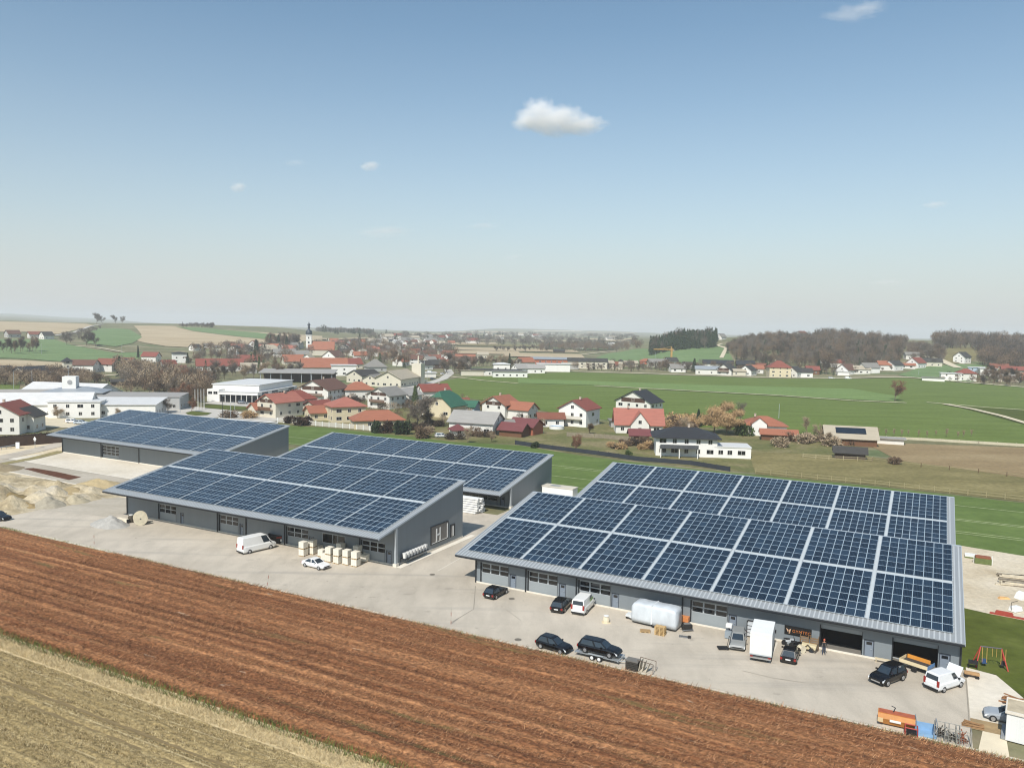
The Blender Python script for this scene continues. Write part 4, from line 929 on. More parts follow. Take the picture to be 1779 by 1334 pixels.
def house(px, py, a, b, h, rh, ang, kind, wc, rc, label, opt='', cat='house', name='house', ov=.7, group=None):
    x, y, z = TP(px, py); ang += math.degrees(math.atan((W0/2-px)/FPX))      # angles were read off against the line of sight
    t = thing(name, label, cat, (x, y, z), R(ang), group)
    rf, M4 = building(t, 0, 0, a, b, h, rh, 0, kind, wc, rc, ov, win='n' not in opt, step=3.2 if y < 500 else 4.5)
    if 'c' in opt: chimney(rf, M4, h, rh, b, rh_.uniform(-a*.25, a*.25), rh_.choice((-.6, .6)))
    if 'b' in opt: balcony(t, M4, a, b, 2.9)
    if 'B' in opt: balcony(t, M4, a, b, 2.9, -1, 'c9c2b4')
    if 's' in opt:
        al = math.atan(rh/(b/2)); mb = MB(); mb.box(-a*.3, a*.3, -b*.40, -b*.1, .26, .34, 0, Matrix.Translation((0, 0, h+rh)) @ Matrix.Rotation(al, 4, 'X')); mb.build('solar_collector', M('collector','1c2733',.15,.2,spec=.7), t)
    if 'g' in opt:
        MB().box(-a/2-.03, -a/2-.005, -b*.34, b*.34, h-.3, h+rh*.35).build('timber_gable', M('wood_dark','4a3226',.8,.15), t)
    return t
HS = [
 # px, py, along, across, wall h, roof h, angle, roof, wall, roof colour, label, options
 (487,722,13.5,10,5.8,2.8,42,'gable','cream','pink','cream gabled house with wide salmon roof beside the white fence','cbg'),
 (456,721,8,8,2.8,2.0,22,'gable','cream','orange','low salmon roofed annex at the left of the gabled house','n'),
 (515,712,13,9,5,3,30,'hip','cream','red','red hipped roof behind the salmon gabled house','c'),
 (553,716,9,8,3,1.8,40,'gable','cream','red','low red roofed cottage between the salmon and cream houses',''),
 (560,728,11,9,3,2,15,'gable','yellow','orange','low cream outbuilding with orange roof along the white fence',''),
 (600,731,12,11,6,2.6,15,'hip','yellow','pink','two storey cream house with pink hip roof at the fence','c'),
 (655,742,17,9,3.2,2.6,10,'hip','yellow','orange','single storey cream house with long orange roof by the fence end',''),
 (562,695,18,16,5.6,4,58,'gable','white','brown','large white house with broad chocolate brown roof','bgc'),
 (622,693,14,11,5,3,10,'hip','white','orange','white house with orange hip roof behind the cream house','c'),
 (672,708,11,12,5.8,3,50,'gable','white','grey','white gabled house with pale grey roof left of the tall conifer','bg'),
 (708,704,9,9,5,2.6,50,'gable','white','lgrey','small white house with light grey roof tucked at the conifer',''),
 (752,694,14,9,4.6,2.8,25,'gable','white','red','white house with bright red roof behind the green roof','c'),
 (772,722,12,12.5,4.6,5.2,60,'half','yellow','green','cream farmhouse with dark green half-hipped roof','c'),
 (747,722,5,4,2.6,1.2,28,'gable','white','green','small white bay with green roof against the farmhouse',''),
 (812,714,9,6,2.4,2,-25,'gable','blue','green','little shed with dark green roof behind the long grey roof','n'),
 (797,700+12,8,5,3,2,20,'gable','grey','rust','small rust roofed shed beside the green roofs','n'),
 (828,752,15.5,10.5,4.2,3,-22,'gable','white','lgrey','long white bungalow with ribbed pale grey roof',''),
 (795,757,4,4,2.4,1.3,18,'hip','white','wine','small white porch house with wine red hip roof',''),
 (870,724,11,10.5,5.4,3,58,'gable','white','orange','white house with light orange roof and dark timber gable','cg'),
 (907,727,9.5,8,4,2.4,-30,'gable','white','orange','lower white house with orange roof beside the timber gable house','g'),
 (880,752,11,8,2.8,1.6,15,'gable','white','grey','low house with grey roof and lean-to','n'),
 (893,757,8,6,2.4,1.8,-25,'gable','wood','wine','wooden shed with dark red roof right of the grey bungalow','n'),
 (914,753,9,7,3,2,-30,'gable','brick','wine','brown wooden barn with dull red roof','n'),
 (1006,738,12,11,6.4,3,65,'gable','bright','red','white two storey house with balcony and brick patio','cB'),
 (956,740,9,6,3.2,1.6,8,'gable','bright','rust','low white outbuilding with rust red roof beside the balcony house',''),
 (1110,720,11,16,5.8,4.2,62,'gable','white','black','big dark gabled house with black roof behind the red dormer','cg'),
 (1108,750,16,10,3.4,4.6,6,'gable','white','pink','white house with large salmon roof and central dormer gable','c'),
 (1110,764,6,4.5,2,1.4,8,'gable','wood','wine','small red roofed garden shed below the dormer house','n'),
 (1074,741,6,5,2.4,1,8,'flat','grey','grey','grey carport with awning left of the dormer house','n'),
 (1325,753,14,11,3.6,2.4,8,'hip','bright','orange','white villa with orange hip roof and front gable','c'),
 (1352,764,11,5,2.2,1.2,5,'gable','wood','orange','low brown pergola roof before the villa','n'),
 (1475,771,15,10,2.6,3,8,'gable','wood','beige','timber greenhouse barn with solar collectors on the roof','ns'),
 (1528,770,14,3,1.8,.4,5,'flat','white','lgrey','long low white trough shed at the field fence','n'),
 (1476,796,8,4,2,1.2,3,'gable','dark','dark','small dark horse shelter at the paddock','n'),
 # left side
 (18,750,13,11,6.2,3.2,66,'gable','white','red','white three storey house with red roof at the left edge','c'),
 (46,748,8,8,5,2.4,66,'gable','white','dark','white annex with dark brown roof at the left edge house',''),
 (55,658,16,11,4.6,2.6,35,'gable','white','black','white bungalow with black roof left of the little tower','b'),
 (84,658,9,9,4,0,15,'flat','blue','white','flat blue-grey wing right of the black roofed bungalow',''),
 (4,653,9,8,3.6,2.4,25,'gable','wood','dark','brown timber house cut by the left edge',''),
 (117,648,5,5,8,2,10,'pyramid','cream','black','slim cream tower house with black pyramid roof',''),
 (147,646,16,11,5,3,-25,'gable','bright','brown','bright white house with brown roof right of the slim tower',''),
 (188,645,12,11,5.2,3.4,-32,'gable','white','rust','white farmhouse with rust roof and black gable','g'),
 (218,643,12,10,5.6,3,-30,'gable','white','red','white house with red roof carrying collectors','s'),
 (263,629,12,9,5,3,-28,'gable','white','red','lone white house with red roof below the striped field',''),
 (292,641,9,8,4,2.4,20,'gable','white','red','white house with red roof left of the white cube',''),
 (306,645,12,6,2.6,1.4,5,'gable','cream','red','long low red roof in front of the white cube house',''),
 (312,630,11,9,7.6,1,5,'hip','bright','black','tall white cube house with flat dark roof',''),
 (216,669,13,5,2.2,1,8,'gable','dark','dark','dark field shed on the meadow behind the school','n'),
 (22,586,14,10,4.5,4,25,'gable','grey','brown','grey farmhouse with brown roof on the left hilltop meadow',''),
 (60,587,13,9,4.5,3,15,'gable','white','rust','farmhouse with rust roof on the left hilltop meadow',''),
 (81,589,12,10,4.5,4,30,'gable','white','dark','white farmhouse with dark roof, rightmost on the left hilltop meadow',''),
 # town
 (339,609,9,8,3.5,3,40,'gable','bright','dark','tiny white gabled house at the foot of the beige hill',''),
 (377,611,7,7,5,1.6,10,'hip','cream','grey','small cream house under the beige hill field',''),
 (362,604,9,7,3,1.6,10,'gable','white','grey','low white house in the trees under the beige hill',''),
 (408,618,9,9,7,2.4,60,'gable','bright','black','slim white house with black roof and balconies','b'),
 (382,644,31,11,4,4.4,3,'gable','white','red','long barn with dark red tiled roof above the showroom',''),
 (430,632,20,9,3,4,5,'gable','cream','red','red roofed house with round arched gable',''),
 (440,648,16,8,4,3,8,'gable','grey','beige','pale roofed building among bare trees behind the showroom',''),
 (466,617,14,12,6,4,20,'half','cream','beige','cream mansion with pale mansard roof',''),
 (494,620,20,10,4,3.4,10,'gable','white','grey','long grey roofed block left of the church',''),
 (508,606,11,9,4,3.4,30,'gable','white','grey','white house with grey roof in front of the spruces',''),
 (509,633,16,12,3,5,12,'gable','cream','orange','steep orange roof left of the large red hall',''),
 (565,603,14,8,3,2,5,'gable','white','red','flat red roof just right of the church nave',''),
 (576,597,12,8,4,2,5,'gable','bright','beige','white house high on the slope right of the church',''),
 (580,626,16,14,4,5,55,'gable','bright','brown','white gabled house with brown roof right of the church',''),
 (563,646,32,15,4,6,8,'gable','cream','orange','huge orange roofed farm hall in the middle of town',''),
 (536,634,9,10,5,4,70,'gable','bright','beige','white gable end before the huge orange hall',''),
 (520,622,16,9,4,3,5,'gable','grey','grey','dark grey roof at the foot of the church nave','n'),
 (597,652,16,10,7,0,5,'flat','bright','white','white flat roofed block right of the long warehouse',''),
 (632,664,16,13,4.6,3,45,'gable','cream','dark','cream house with dark grey roof above the road',''),
 (652,645,14,12,4,5,15,'hip','grey','grey','rounded grey hipped roof in the town centre',''),
 (626,624,13,9,4,3.4,10,'gable','white','orange','orange roof beside the olive conifer, left one',''),
 (670,625,11,9,4,3,15,'gable','cream','orange','bright orange roof behind the grey hipped roof',''),
 (612,640,13,10,4,4,25,'gable','cream','red','red roof with white dormer left of the grey hipped roof',''),
 (642,612,12,9,4,3,5,'gable','cream','orange','orange roof between the dark conifer pair and the town centre',''),
 (690,602,12,10,6,4,30,'half','bright','white','white gabled building on the town skyline',''),
 (655,598,11,8,5,3,20,'gable','white','grey','white house on the town skyline left of the white gable',''),
 (668,610,12,8,4,2.5,10,'gable','cream','grey','cream house with grey roof on the town slope',''),
 (675,618,10,8,4,2.5,40,'gable','white','grey','white house with grey roof below the cream one on the town slope',''),
 (610,604,12,8,4,3,10,'gable','white','grey','grey roofed house above the red roofs right of the church',''),
 (712,620,12,9,4.5,3,25,'gable','cream','orange','orange roofed house behind the tower building',''),
 (745,628,22,9,4,2.6,5,'gable','brick','rust','long rust roofed row behind the winding road',''),
 (739,642,9,8,4,3,40,'gable','bright','dark','white gabled house by the winding road',''),
 (757,640,11,9,4,3,15,'gable','dark','dark','dark timber house by the winding road',''),
 (730,606,10,8,4,2.5,15,'gable','bright','grey','white house amid the conifers of the town',''),
 (808,628,19,9,4,3,5,'gable','white','orange','house with bright orange roof right of the winding road',''),
 (818,634,9,8,4.5,2.6,30,'gable','cream','brown','cream house with brown roof by the winding road end',''),
 (838,622,12,9,4,2.5,5,'gable','cream','beige','beige house above the flat sheds',''),
 (745,655,9,6,3,0,10,'flat','white','white','small white kiosk beside the tower building','n'),
 # flat sheds and trade buildings at field edge
 (862,652,36,14,4,0,3,'flat','white','dark','long flat shed with dark roof at the left field edge',''),
 (885,655,24,9,4,0,8,'flat','bright','grey','white flat roofed workshop at the left field corner',''),
 (871,643,13,9,5,1,5,'hip','bright','white','small bright white house behind the flat sheds',''),
 (820,652,16,8,3.6,0,5,'flat','cream','beige','cream filling station canopy by the road','n'),
 (912,638,14,11,5,3.6,35,'gable','cream','orange','cream house with orange roof behind the field corner',''),
 (905,648,12,9,4,3,35,'gable','bright','lgrey','white gabled house at the field corner, left one',''),
 (928,648,15,9,4,2.6,10,'gable','bright','lgrey','white house with grey roof at the field corner, right one',''),
 (961,645,26,12,6,0,5,'flat','bright','white','bright white box hall at the field edge','n'),
 (957,636,36,16,6.5,1.5,3,'gable','brick','tin','wide silver roofed hall behind the white box hall',''),
 (1020,640,34,12,6.5,2.4,3,'gable','cream','dark','cream hall with row of square windows and dark roof',''),
 (990,641,14,8,4,1.4,4,'gable','grey','beige','grey link shed between the halls','n'),
 (1048,640,17,9,5,2,12,'gable','cream','beige','cream house at the right end of the windowed hall',''),
 (1078,641,3.6,3.6,7.4,1,0,'pyramid','cream','dark','narrow cream transformer tower by the field road','n'),
 (1068,640,11,8,3,3,20,'gable','cream','rust','house with rust roof left of the transformer tower',''),
 (1124,634,14,9,4,2,5,'hip','brick','orange','orange hip roof under the tower crane',''),
 (1141,637,16,9,4,3,20,'gable','cream','grey','cream house with grey roof behind the crane foot',''),
 (1095,636,13,7,3,2,15,'gable','cream','beige','low cream house left of the orange hip roof',''),
 (1176,646,12,9,3.4,3,15,'gable','bright','grey','white gabled cottage with brown beams in the village row',''),
 (1166,634,10,8,4,3,30,'gable','bright','dark','white house right of the crane mast',''),
 (1196,640,10,8,4,1.6,10,'gable','bright','dark','white house with dark roof left of the single spruce',''),
 (1230,650,20,10,4.4,2,3,'gable','white','tin','long shed with silver roof right of the single spruce',''),
 (1247,638,26,12,3.5,3,3,'gable','white','black','wide dark roof behind the silver shed','n'),
 (1262,651,14,13,4,4.6,70,'gable','white','dark','farmhouse with dark timber gable in the village row','bg'),
 (1283,652,10,7,3.5,1.5,8,'gable','cream','beige','low cream house between the timber gable and the white gable',''),
 (1299,652,11,10,4.4,3.6,68,'gable','bright','dark','white gable house with brown cross beams in the village row',''),
 (1311,648,13,9,4,2.6,5,'gable','white','orange','white house with orange roof behind the beamed gable house',''),
 (1294,640,15,9,4,3,8,'gable','dark','black','dark farm roof behind the orange roof',''),
 (1321,640,9,7,3,1.5,8,'gable','brick','rust','small rust roofed shed left of the big yellow house','n'),
 (1352,655,16,13,8,4.6,12,'hip','yellow','red','big pale yellow house with tall red hip roof','c'),
 (1379,655,10,10,4.6,3.8,65,'gable','white','dark','white gabled house right of the big yellow house',''),
 (1394,655,13,10,4.2,2.8,15,'gable','bright','dark','white bungalow with dark roof in the village row',''),
 (1411,650,10,8,4,2.6,10,'gable','wood','red','brown house with red roof at the wood edge',''),
 (1438,631,14,7,5,0,8,'flat','bright','white','white box house on poles above the village row','n'),
 (1453,637,12,8,4,2.6,10,'gable','white','red','white house with red roof below the wood',''),
 (1471,650,15,11,4,4.4,60,'gable','bright','brown','white gable house with brown roof right of the dark trees',''),
 (1464,652,9,6,3,0,10,'flat','bright','white','white garage at the brown roofed gable house','n'),
 (1493,649,15,10,4,2.6,15,'gable','white','beige','white house with beige roof in the village row, right of the gable',''),
 (1509,648,14,10,5,3.4,40,'gable','bright','grey','bright white gabled house left of the red roof pair',''),
 (1535,643,11,9,5,3,20,'gable','white','orange','white house with orange roof in the right village row',''),
 (1552,643,14,10,5,3.4,60,'gable','bright','dark','white gabled house with balcony right of the orange roof','b'),
 (1575,640,13,7,3,1.6,10,'gable','white','orange','low house with orange roof right of the balcony gable',''),
 (1591,639,15,11,5,4.4,65,'gable','bright','red','bright white gable with red roof, largest in the right row',''),
 (1617,636,17,10,4.4,3,12,'gable','cream','dark','long cream house with dark roof ending the right row','b'),
 (1583,624,13,8,4.6,2.4,20,'gable','white','grey','white house up the slope behind the right row',''),
 (1600,609,10,7,3,1.6,10,'gable','white','grey','white farmhouse high on the slope road',''),
 (1671,630,13,11,6,4.4,65,'gable','bright','dark','lone white gable house on the knoll',''),
 (1651,661,14,9,5.6,0,8,'flat','bright','white','white modern house left in the right hand cluster',''),
 (1621,662,15,5,2.6,0,3,'flat','bright','grey','low white garage at the left end of the right hand cluster','n'),
 (1677,661,13,10,6,3,12,'hip','white','red','white house with red hip roof in the right hand cluster',''),
 (1695,650,12,7,6,0,5,'flat','blue','white','blue-white modern house with long balcony',''),
 (1715,652,13,8,6,0,15,'mono','bright','white','angular white modern house with slanted roof',''),
 (1752,663,14,8,3.4,2,5,'gable','cream','grey','cream bungalow with grey roof near the right edge',''),
 (1760,650,18,9,4,2.8,8,'gable','white','red','house with broad red roof near the right edge',''),
 (1735,641,15,8,3,2,5,'gable','brick','rust','brick house with rust roof behind the modern houses',''),
 (1779,660,9,8,3,2.4,20,'gable','brick','orange','small orange roofed house cut by the right edge',''),
 (1235,589,13,8,4,3,20,'gable','bright','brown','white farmhouse on the crest between the two woods',''),
 (1253,590,12,8,4,4,60,'gable','bright','grey','white gabled farmhouse on the crest between the two woods',''),
 (1392,589,14,10,5,5,60,'gable','white','rust','large chalet on the crest in the middle of the wood',''),
 (1090,598,20,9,4,1.4,5,'gable','cream','beige','long beige barn above the green slope','n'),
 (1060,601,14,8,4,2,10,'gable','bright','white','white house on the track above the green slope',''),
 (1005,607,13,9,4.6,2.5,10,'gable','bright','grey','white farmhouse left of the meadow track, left one',''),
 (1012,606,10,8,4.6,2.5,20,'gable','bright','grey','white farmhouse left of the meadow track, right one',''),
 (1032,606,18,8,3.6,1.5,5,'gable','cream','beige','low beige barn left of the green slope','n'),
 (971,613,15,8,3,2,3,'gable','dark','dark','dark hay barn out on the valley floor','n'),
]
for a in HS: house(*a)
# packed back rows of the town
rt3 = random.Random(19); CN = dict(red='red', orange='orange', rust='rust', grey='grey', brown='brown', pink='salmon', dark='dark', beige='beige')
for row, x0, x1, y0, y1, n in (('farthest', 575, 790, 597, 601, 17), ('second farthest', 590, 775, 606, 611, 14), ('middle', 600, 785, 617, 623, 13), ('nearest', 690, 800, 630, 637, 8), ('left slope', 395, 530, 604, 614, 9)):
    for i in range(n):
        px = x0+(x1-x0)*(i+rt3.random()*.6)/n; rc = rt3.choice(list(CN)); wc = rt3.choice(['white','cream','bright'])
        house(px, rt3.uniform(y0, y1), rt3.uniform(9,14), rt3.uniform(8,10), rt3.uniform(3.5,5.5), rt3.uniform(2.5,3.8), rt3.choice([8, 25, 60, -30, 75]), 'gable', wc, rc, f"{wc if wc != 'bright' else 'bright white'} house with {CN[rc]} roof, {ORD[i]} in the {row} town row", '', group='packed houses of the old town')
# dormer gable on the salmon roofed house, front gable on villa: small buildings of their own kind, kept as parts
def add_wing(label, *w_):
    t = [o for o in C.objects if o.get('label') == label][0]
    building(t, *w_)
add_wing('white house with large salmon roof and central dormer gable', 0, -3.2, 6.4, 6.2, 3.4, 4.0, 90, 'gable', 'white', 'pink', .4)
add_wing('white villa with orange hip roof and front gable', -2.2, -4.6, 5, 5, 4.2, 2.0, 90, 'gable', 'bright', 'orange', .3)
# tiny far houses across the valley
for i, (px, py) in enumerate(sorted([(718,592),(705,597),(742,589),(748,598),(765,591),(780,588),(805,590),(812,586),(868,589),(930,586),(936,589),(1058,592),(1064,590),(690,588),(672,590),(820,597),(850,584),(905,583)])):
    house(px, py, 22, 12, 6, 4, rh_.uniform(0, 60), 'gable', 'bright', rh_.choice(['grey','red','beige']), f'tiny white house far off in the hazy valley, {ORD[i]} from the left', 'n', group='tiny far houses across the valley')
# church
def church():
    x, y, z = TP(548, 617); t = thing('church', 'town church with white tower and dark onion spire', 'church', (x, y, z), R(10))
    sc_ = y/900.0
    building(t, 6, 0, 28*sc_, 13*sc_, 7*sc_, 8.5*sc_, 0, 'gable', 'cream', 'orange', .6, False)
    s = y/FPX; tx = -11*s*1.0; k = s
    tw = MB(); tw.box(tx-4.6*k, tx+4.6*k, -4.6*k, 4.6*k, 0, 34*k).box(tx-5.1*k, tx+5.1*k, -5.1*k, 5.1*k, 26*k, 26.7*k).box(tx-5.2*k, tx+5.2*k, -5.2*k, 5.2*k, 34*k, 35*k)
    tw.build('tower', wmat('bright'), t)
    on = MB(); on.lathe([(5.0*k,35*k),(5.6*k,37*k),(5.4*k,40*k),(4.2*k,42.5*k),(2.2*k,44*k),(1.9*k,45*k),(2.0*k,49*k),(2.3*k,49.4*k),(1.0*k,50*k),(2.5*k,51.5*k),(2.6*k,53*k),(1.4*k,54.6*k),(.4*k,56*k),(.15*k,58.5*k),(.01,59*k)], 16, (tx,0,0))
    on.build('spire', M('spire_dark','39424a',.5,.1), t, smooth=True)
    for (nx, ny) in ((0,-1),(-1,0)):
        w_ = MB(); w_.cbox((tx+nx*4.63*k, ny*4.63*k, 30*k), (1.9*k if ny else .08, 1.9*k if nx else .08, 3.2*k)); w_.build('belfry_opening', glassd, t)
        w_ = MB(); w_.cyl((tx+nx*4.61*k, ny*4.61*k, 22*k), (tx+nx*4.75*k, ny*4.75*k, 22*k), 1.7*k, 1.7*k, 16); w_.build('clock_face', darkm, t)
church()
# school complex
def school():
    x, y, z = TP(130, 722); t = thing('school', 'large white school complex with grey roofs and a square lantern tower', 'school', (x, y, z), R(14))
    k = y/FPX
    def at(px, py):  # local coordinates of a ground pixel
        X_, Y_, _ = TP(px, py); v = Matrix.Rotation(0, 3, 'Z') @ Vector((X_-x, Y_-y, 0)); return v.x, v.y
    for (px, py, a, b, h, rh, ang, kind, wc, rc, ov) in [
        (80,700,34,13,4.2,3,3,'gable','white','lgrey',.5),(92,720,30,14,5.4,4.2,3,'gable','bright','white',.5),(182,698,34,20,5,4.6,-22,'gable','bright','white',.4),
        (130,724,17,9,6.6,0,0,'flat','bright','white',.3),(172,706,22,14,7.4,2.0,0,'hip','grey','tin',.8),(208,722,28,16,5.2,1.4,-4,'mono','bright','white',.5),(270,711,32,14,6,.6,-6,'mono','grey','lgrey',.3)]:
        lx, ly = at(px, py); building(t, lx, ly, a, b, h*.86, rh*.85, ang, kind, wc, rc, ov, True, None, 3.4)
    lx, ly = at(163, 706); MB().box(lx-2.5, lx+2.5, ly-2.4, ly+2.4, 3, 12.4).build('lantern_tower', wmat('bright'), t)
    MB().cyl((lx+.3, ly-2.42, 10.2), (lx+.3, ly-2.55, 10.2), .9, .9, 20).build('round_emblem', M('emblem','9a9a9a',.6), t)
    MB().cyl((lx-.8, ly, 12.4), (lx-.8, ly, 17), .08, .05, 6).box(lx-1.4, lx-.2, ly-.06, ly+.06, 15.6, 15.75).build('roof_cross', framem, t)
school()
def showroom():
    x, y, z = TP(447, 701); t = thing('showroom', 'white flat roofed car showroom with glazed front', 'showroom', (x, y, z), R(-8))
    building(t, -13, 24, 22, 36, 7.4, 0, 0, 'flat', 'bright', 'white', .4, False)
    MB().box(-18, .3, -.3, 42, 3.5, 4.7).build('canopy_fascia', wmat('bright'), t); MB().box(-18.2, .5, -.5, 42.2, 4.703, 4.85).build('canopy_roof', rmat('white'), t)
    MB().box(-17.5, -.2, .25, .45, .2, 3.497).box(-.35, -.15, .45, 41.5, .2, 3.497).build('glass_front', glassd, t)
    for i in range(8): MB().box(-17.6+i*2.5, -17.35+i*2.5, 0, .247, 0, 3.497).build('mullion', winf, t)
    for i in range(14): MB().box(-.147, .1, .6+i*3, .85+i*3, 0, 3.497).build('mullion', winf, t)
    MB().box(-24, -18.3, 1, 6, -.4, 5.6).build('side_block', wmat('bright'), t)
    for yy in (4, 14, 32): MB().box(.303, .36, yy, yy+6, 3.6, 4.5).build('fascia_panel', M('fascia_grey','5b626a',.5), t)
    for xx in (-23,-20.5): put(win_mesh(2.0,1.3), 'window', t, (xx+.5, .97, 3.4))
showroom()
def warehouse():
    x, y, z = TP(518, 664); t = thing('open_warehouse', 'long grey open fronted warehouse behind the showroom', 'warehouse', (x, y, z), R(5))
    MB().box(-21, 21, 4, 9, 0, 5.5).build('wall', wmat('dark'), t)
    MB().prism([(-6,5.6),(9.5,7.2),(9.5,7.5),(-6,5.9)], -22, 22, 'x').build('roof', rmat('lgrey'), t)
    for i in range(8): MB().box(-21+i*5.9, -20.7+i*5.9, -5, -4.7, 0, 5.62).build('post', framem, t)
warehouse()
def tower_building():
    x, y, z = TP(690, 670); t = thing('tower_hall', 'cream hall with pale ribbed roof and a square concrete tower', 'fire station', (x, y, z), R(74))
    building(t, 0, 0, 26, 16, 5, 4, 0, 'gable', 'cream', 'beige', .9)
    building(t, -4, 12, 14, 9, 4, 2.4, 0, 'gable', 'cream', 'grey', .5)
    MB().box(14, 20, -9, -3, 0, 12.5).build('tower', wmat('cream'), t)
    for xx in (14.1, 19.9): MB().cyl((xx,-8.8,12.5),(xx,-8.8,15),.1,.06,6).build('mast', framem, t)
    MB().cyl((17,-6,12.5),(17,-6,17),.6,.4,8).build('antenna', wmat('cream'), t)
tower_building()
def modern():
    x, y, z = P(1190, 790)[0], P(1190, 790)[1], 0; t = thing('modern_house', 'white modern house with black hip roof and long white wing', 'house', (x, y, z), R(-7))
    rf, M4 = building(t, 0, 2, 17, 11, 5.6, 2.0, 0, 'hip', 'bright', 'black', 1.1, True, None, 3.0)
    chimney(rf, M4, 5.6, 2.0, 11, 1.0, 0)
    building(t, 12.8, .6, 10, 8, 3.0, 0, 0, 'flat', 'bright', 'white', .15, False)
    MB().box(-7.5, 3, -7.0, -3.55, 2.7, 2.9).box(-7.5,3,-7.0,-6.9,2.903,3.8).build('terrace', M('terrace_dark','4a4c50',.6), t)
    for xx in (-7.3, -2.2, 2.8): MB().box(xx-.12, xx+.12, -6.9, -6.66, 0, 2.697).build('terrace_post', wmat('bright'), t)
    for xx, w_ in ((9.5,1.4),(12,1.4),(15.2,2.2)): put(win_mesh(w_, 1.3), 'window', t, (xx, -3.44, 1.0))
modern()
def flat_thing(*a): pass
# ------------------------------------------------------------------ vehicles
tyrem = M('tyre', '1b1b1c', .85, .15, 3.0); rimm = M('rim_metal', 'b4b6b8', .35, .05, 2, metal=.6); chromem = M('chrome', 'c8cacc', .2, .03, 2, metal=.8)
lampw = M('lamp_clear', 'dfe3e6', .1, .03, 2, spec=.8); lampr = M('lamp_red', '8e1c18', .2, .05, 2, spec=.8)
carg = M('car_glass', '2b363f', .08, .15, 1, spec=.8); platem = M('plate', 'e6e6e2', .4, .02); trimk = M('black_plastic', '1d1e20', .6, .1, 2)
def paint(h): return M('car_paint_'+h, h, .22, .03, 1.5, spec=.6)
def wheel(t, x, y, r, side):
    w_ = MB().cyl((x, y-.1, r), (x, y+.1, r), r, r, 20).build('wheel', tyrem, t, smooth=False)
    MB().cyl((x, y+side*.085, r), (x, y+side*.115, r), r*.64, r*.58, 14).build('rim', rimm, w_)
def car(label, rear, front, side, kind, col, group=None, z=0.0, name='parked_car', cat='car', bonnet=False, scale=1.0, wb=None, pitch=0):
    """rear/front: photo pixels where the wheels of the visible side ('R' or 'L') touch the ground"""
    a, b = Vector(P(*rear, z)), Vector(P(*front, z)); d = (b-a).normalized(); ang = math.atan2(d.y, d.x)
    S = dict(hatch=(4.1,1.74,1.46,2.55), estate=(4.75,1.80,1.47,2.8), coupe=(4.4,1.78,1.38,2.7), suv=(4.35,1.82,1.69,2.62), smallvan=(4.4,1.79,1.82,2.68), van=(4.9,1.90,1.97,3.0), bigvan=(5.95,1.99,2.55,3.67))[kind]
    L, Wd, H, WB = [q*scale for q in S]
    mid = (a+b)/2; sgn = 1 if side == 'R' else -1
    c = mid+Vector((-d.y, d.x))*(Wd/2-.05)*sgn
    t = thing(name, label, cat, (c.x, c.y, z), ang, group); pm_ = paint(col)
    h2 = Wd/2; wr = .32 if kind not in ('suv', 'bigvan') else .36
    isvan = kind in ('smallvan', 'van', 'bigvan')
    bel = {'hatch':.88,'estate':.9,'coupe':.86,'suv':1.02,'smallvan':1.02,'van':1.1,'bigvan':1.25}[kind]*scale
    hoodz = {'hatch':.80,'estate':.8,'coupe':.76,'suv':.94,'smallvan':.92,'van':1.0,'bigvan':1.12}[kind]*scale
    # lower body lofted along x
    st = [(-L/2, .42, bel-.12, .86), (-L/2+.12, .28, bel-.02, .95), (-L/2+.5, .24, bel, 1), (L*.05, .24, bel, 1), (L/2-1.25 if not isvan else L/2-.95, .24, bel-.01, 1), (L/2-.5, .24, hoodz, .98), (L/2-.12, .28, hoodz-.12, .9), (L/2, .36, hoodz-.26, .8)]
    rings = []
    for x, zb, ztp, k in st:
        w_ = h2*k
        rings.append([(x,-w_*.88,zb),(x,-w_,zb+.18),(x,-w_,ztp-.16),(x,-w_*.93,ztp-.02),(x,-w_*.6,ztp+.02),(x,w_*.6,ztp+.02),(x,w_*.93,ztp-.02),(x,w_,ztp-.16),(x,w_,zb+.18),(x,w_*.88,zb)])
    MB().loft(rings).build('body', pm_, t, smooth=False)
    # cabin: belt outline to roof outline
    xr0, xf0, xr1, xf1 = {'hatch':(-L/2+.12, L/2-1.15, -L/2+.55, L/2-1.95),'estate':(-L/2+.1, L/2-1.25, -L/2+.42, L/2-2.05),'coupe':(-L/2+.35, L/2-1.2, -L/2+1.35, L/2-2.05),
        'suv':(-L/2+.08, L/2-1.2, -L/2+.4, L/2-1.9),'smallvan':(-L/2+.05, L/2-.95, -L/2+.22, L/2-1.75),'van':(-L/2+.04, L/2-.75, -L/2+.2, L/2-1.5),'bigvan':(-L/2+.03, L/2-.8, -L/2+.12, L/2-1.75)}[kind]
    w0, w1 = h2*.93, h2*(.74 if not isvan else .84)
    zb, zt_ = bel-.03, H
    xm0, xm1 = (xr0*.4+xf0*.6), (xr1*.4+xf1*.6)
    bot = [(xr0,-w0*.95,zb),(xm0,-w0,zb),(xf0,-w0*.88,zb),(xf0,w0*.88,zb),(xm0,w0,zb),(xr0,w0*.95,zb)]
    top = [(xr1,-w1*.93,zt_-.05),(xm1,-w1,zt_-.03),(xf1,-w1*.93,zt_-.06),(xf1,w1*.93,zt_-.06),(xm1,w1,zt_-.03),(xr1,w1*.93,zt_-.05)]
    top2 = [((xr1+.25) if i in (0,5) else (xf1-.25) if i in (2,3) else x, y*.8, zt_) for i, (x, y, z_) in enumerate(top)]
    MB().loft([bot, top, top2]).build('cabin', pm_, t)
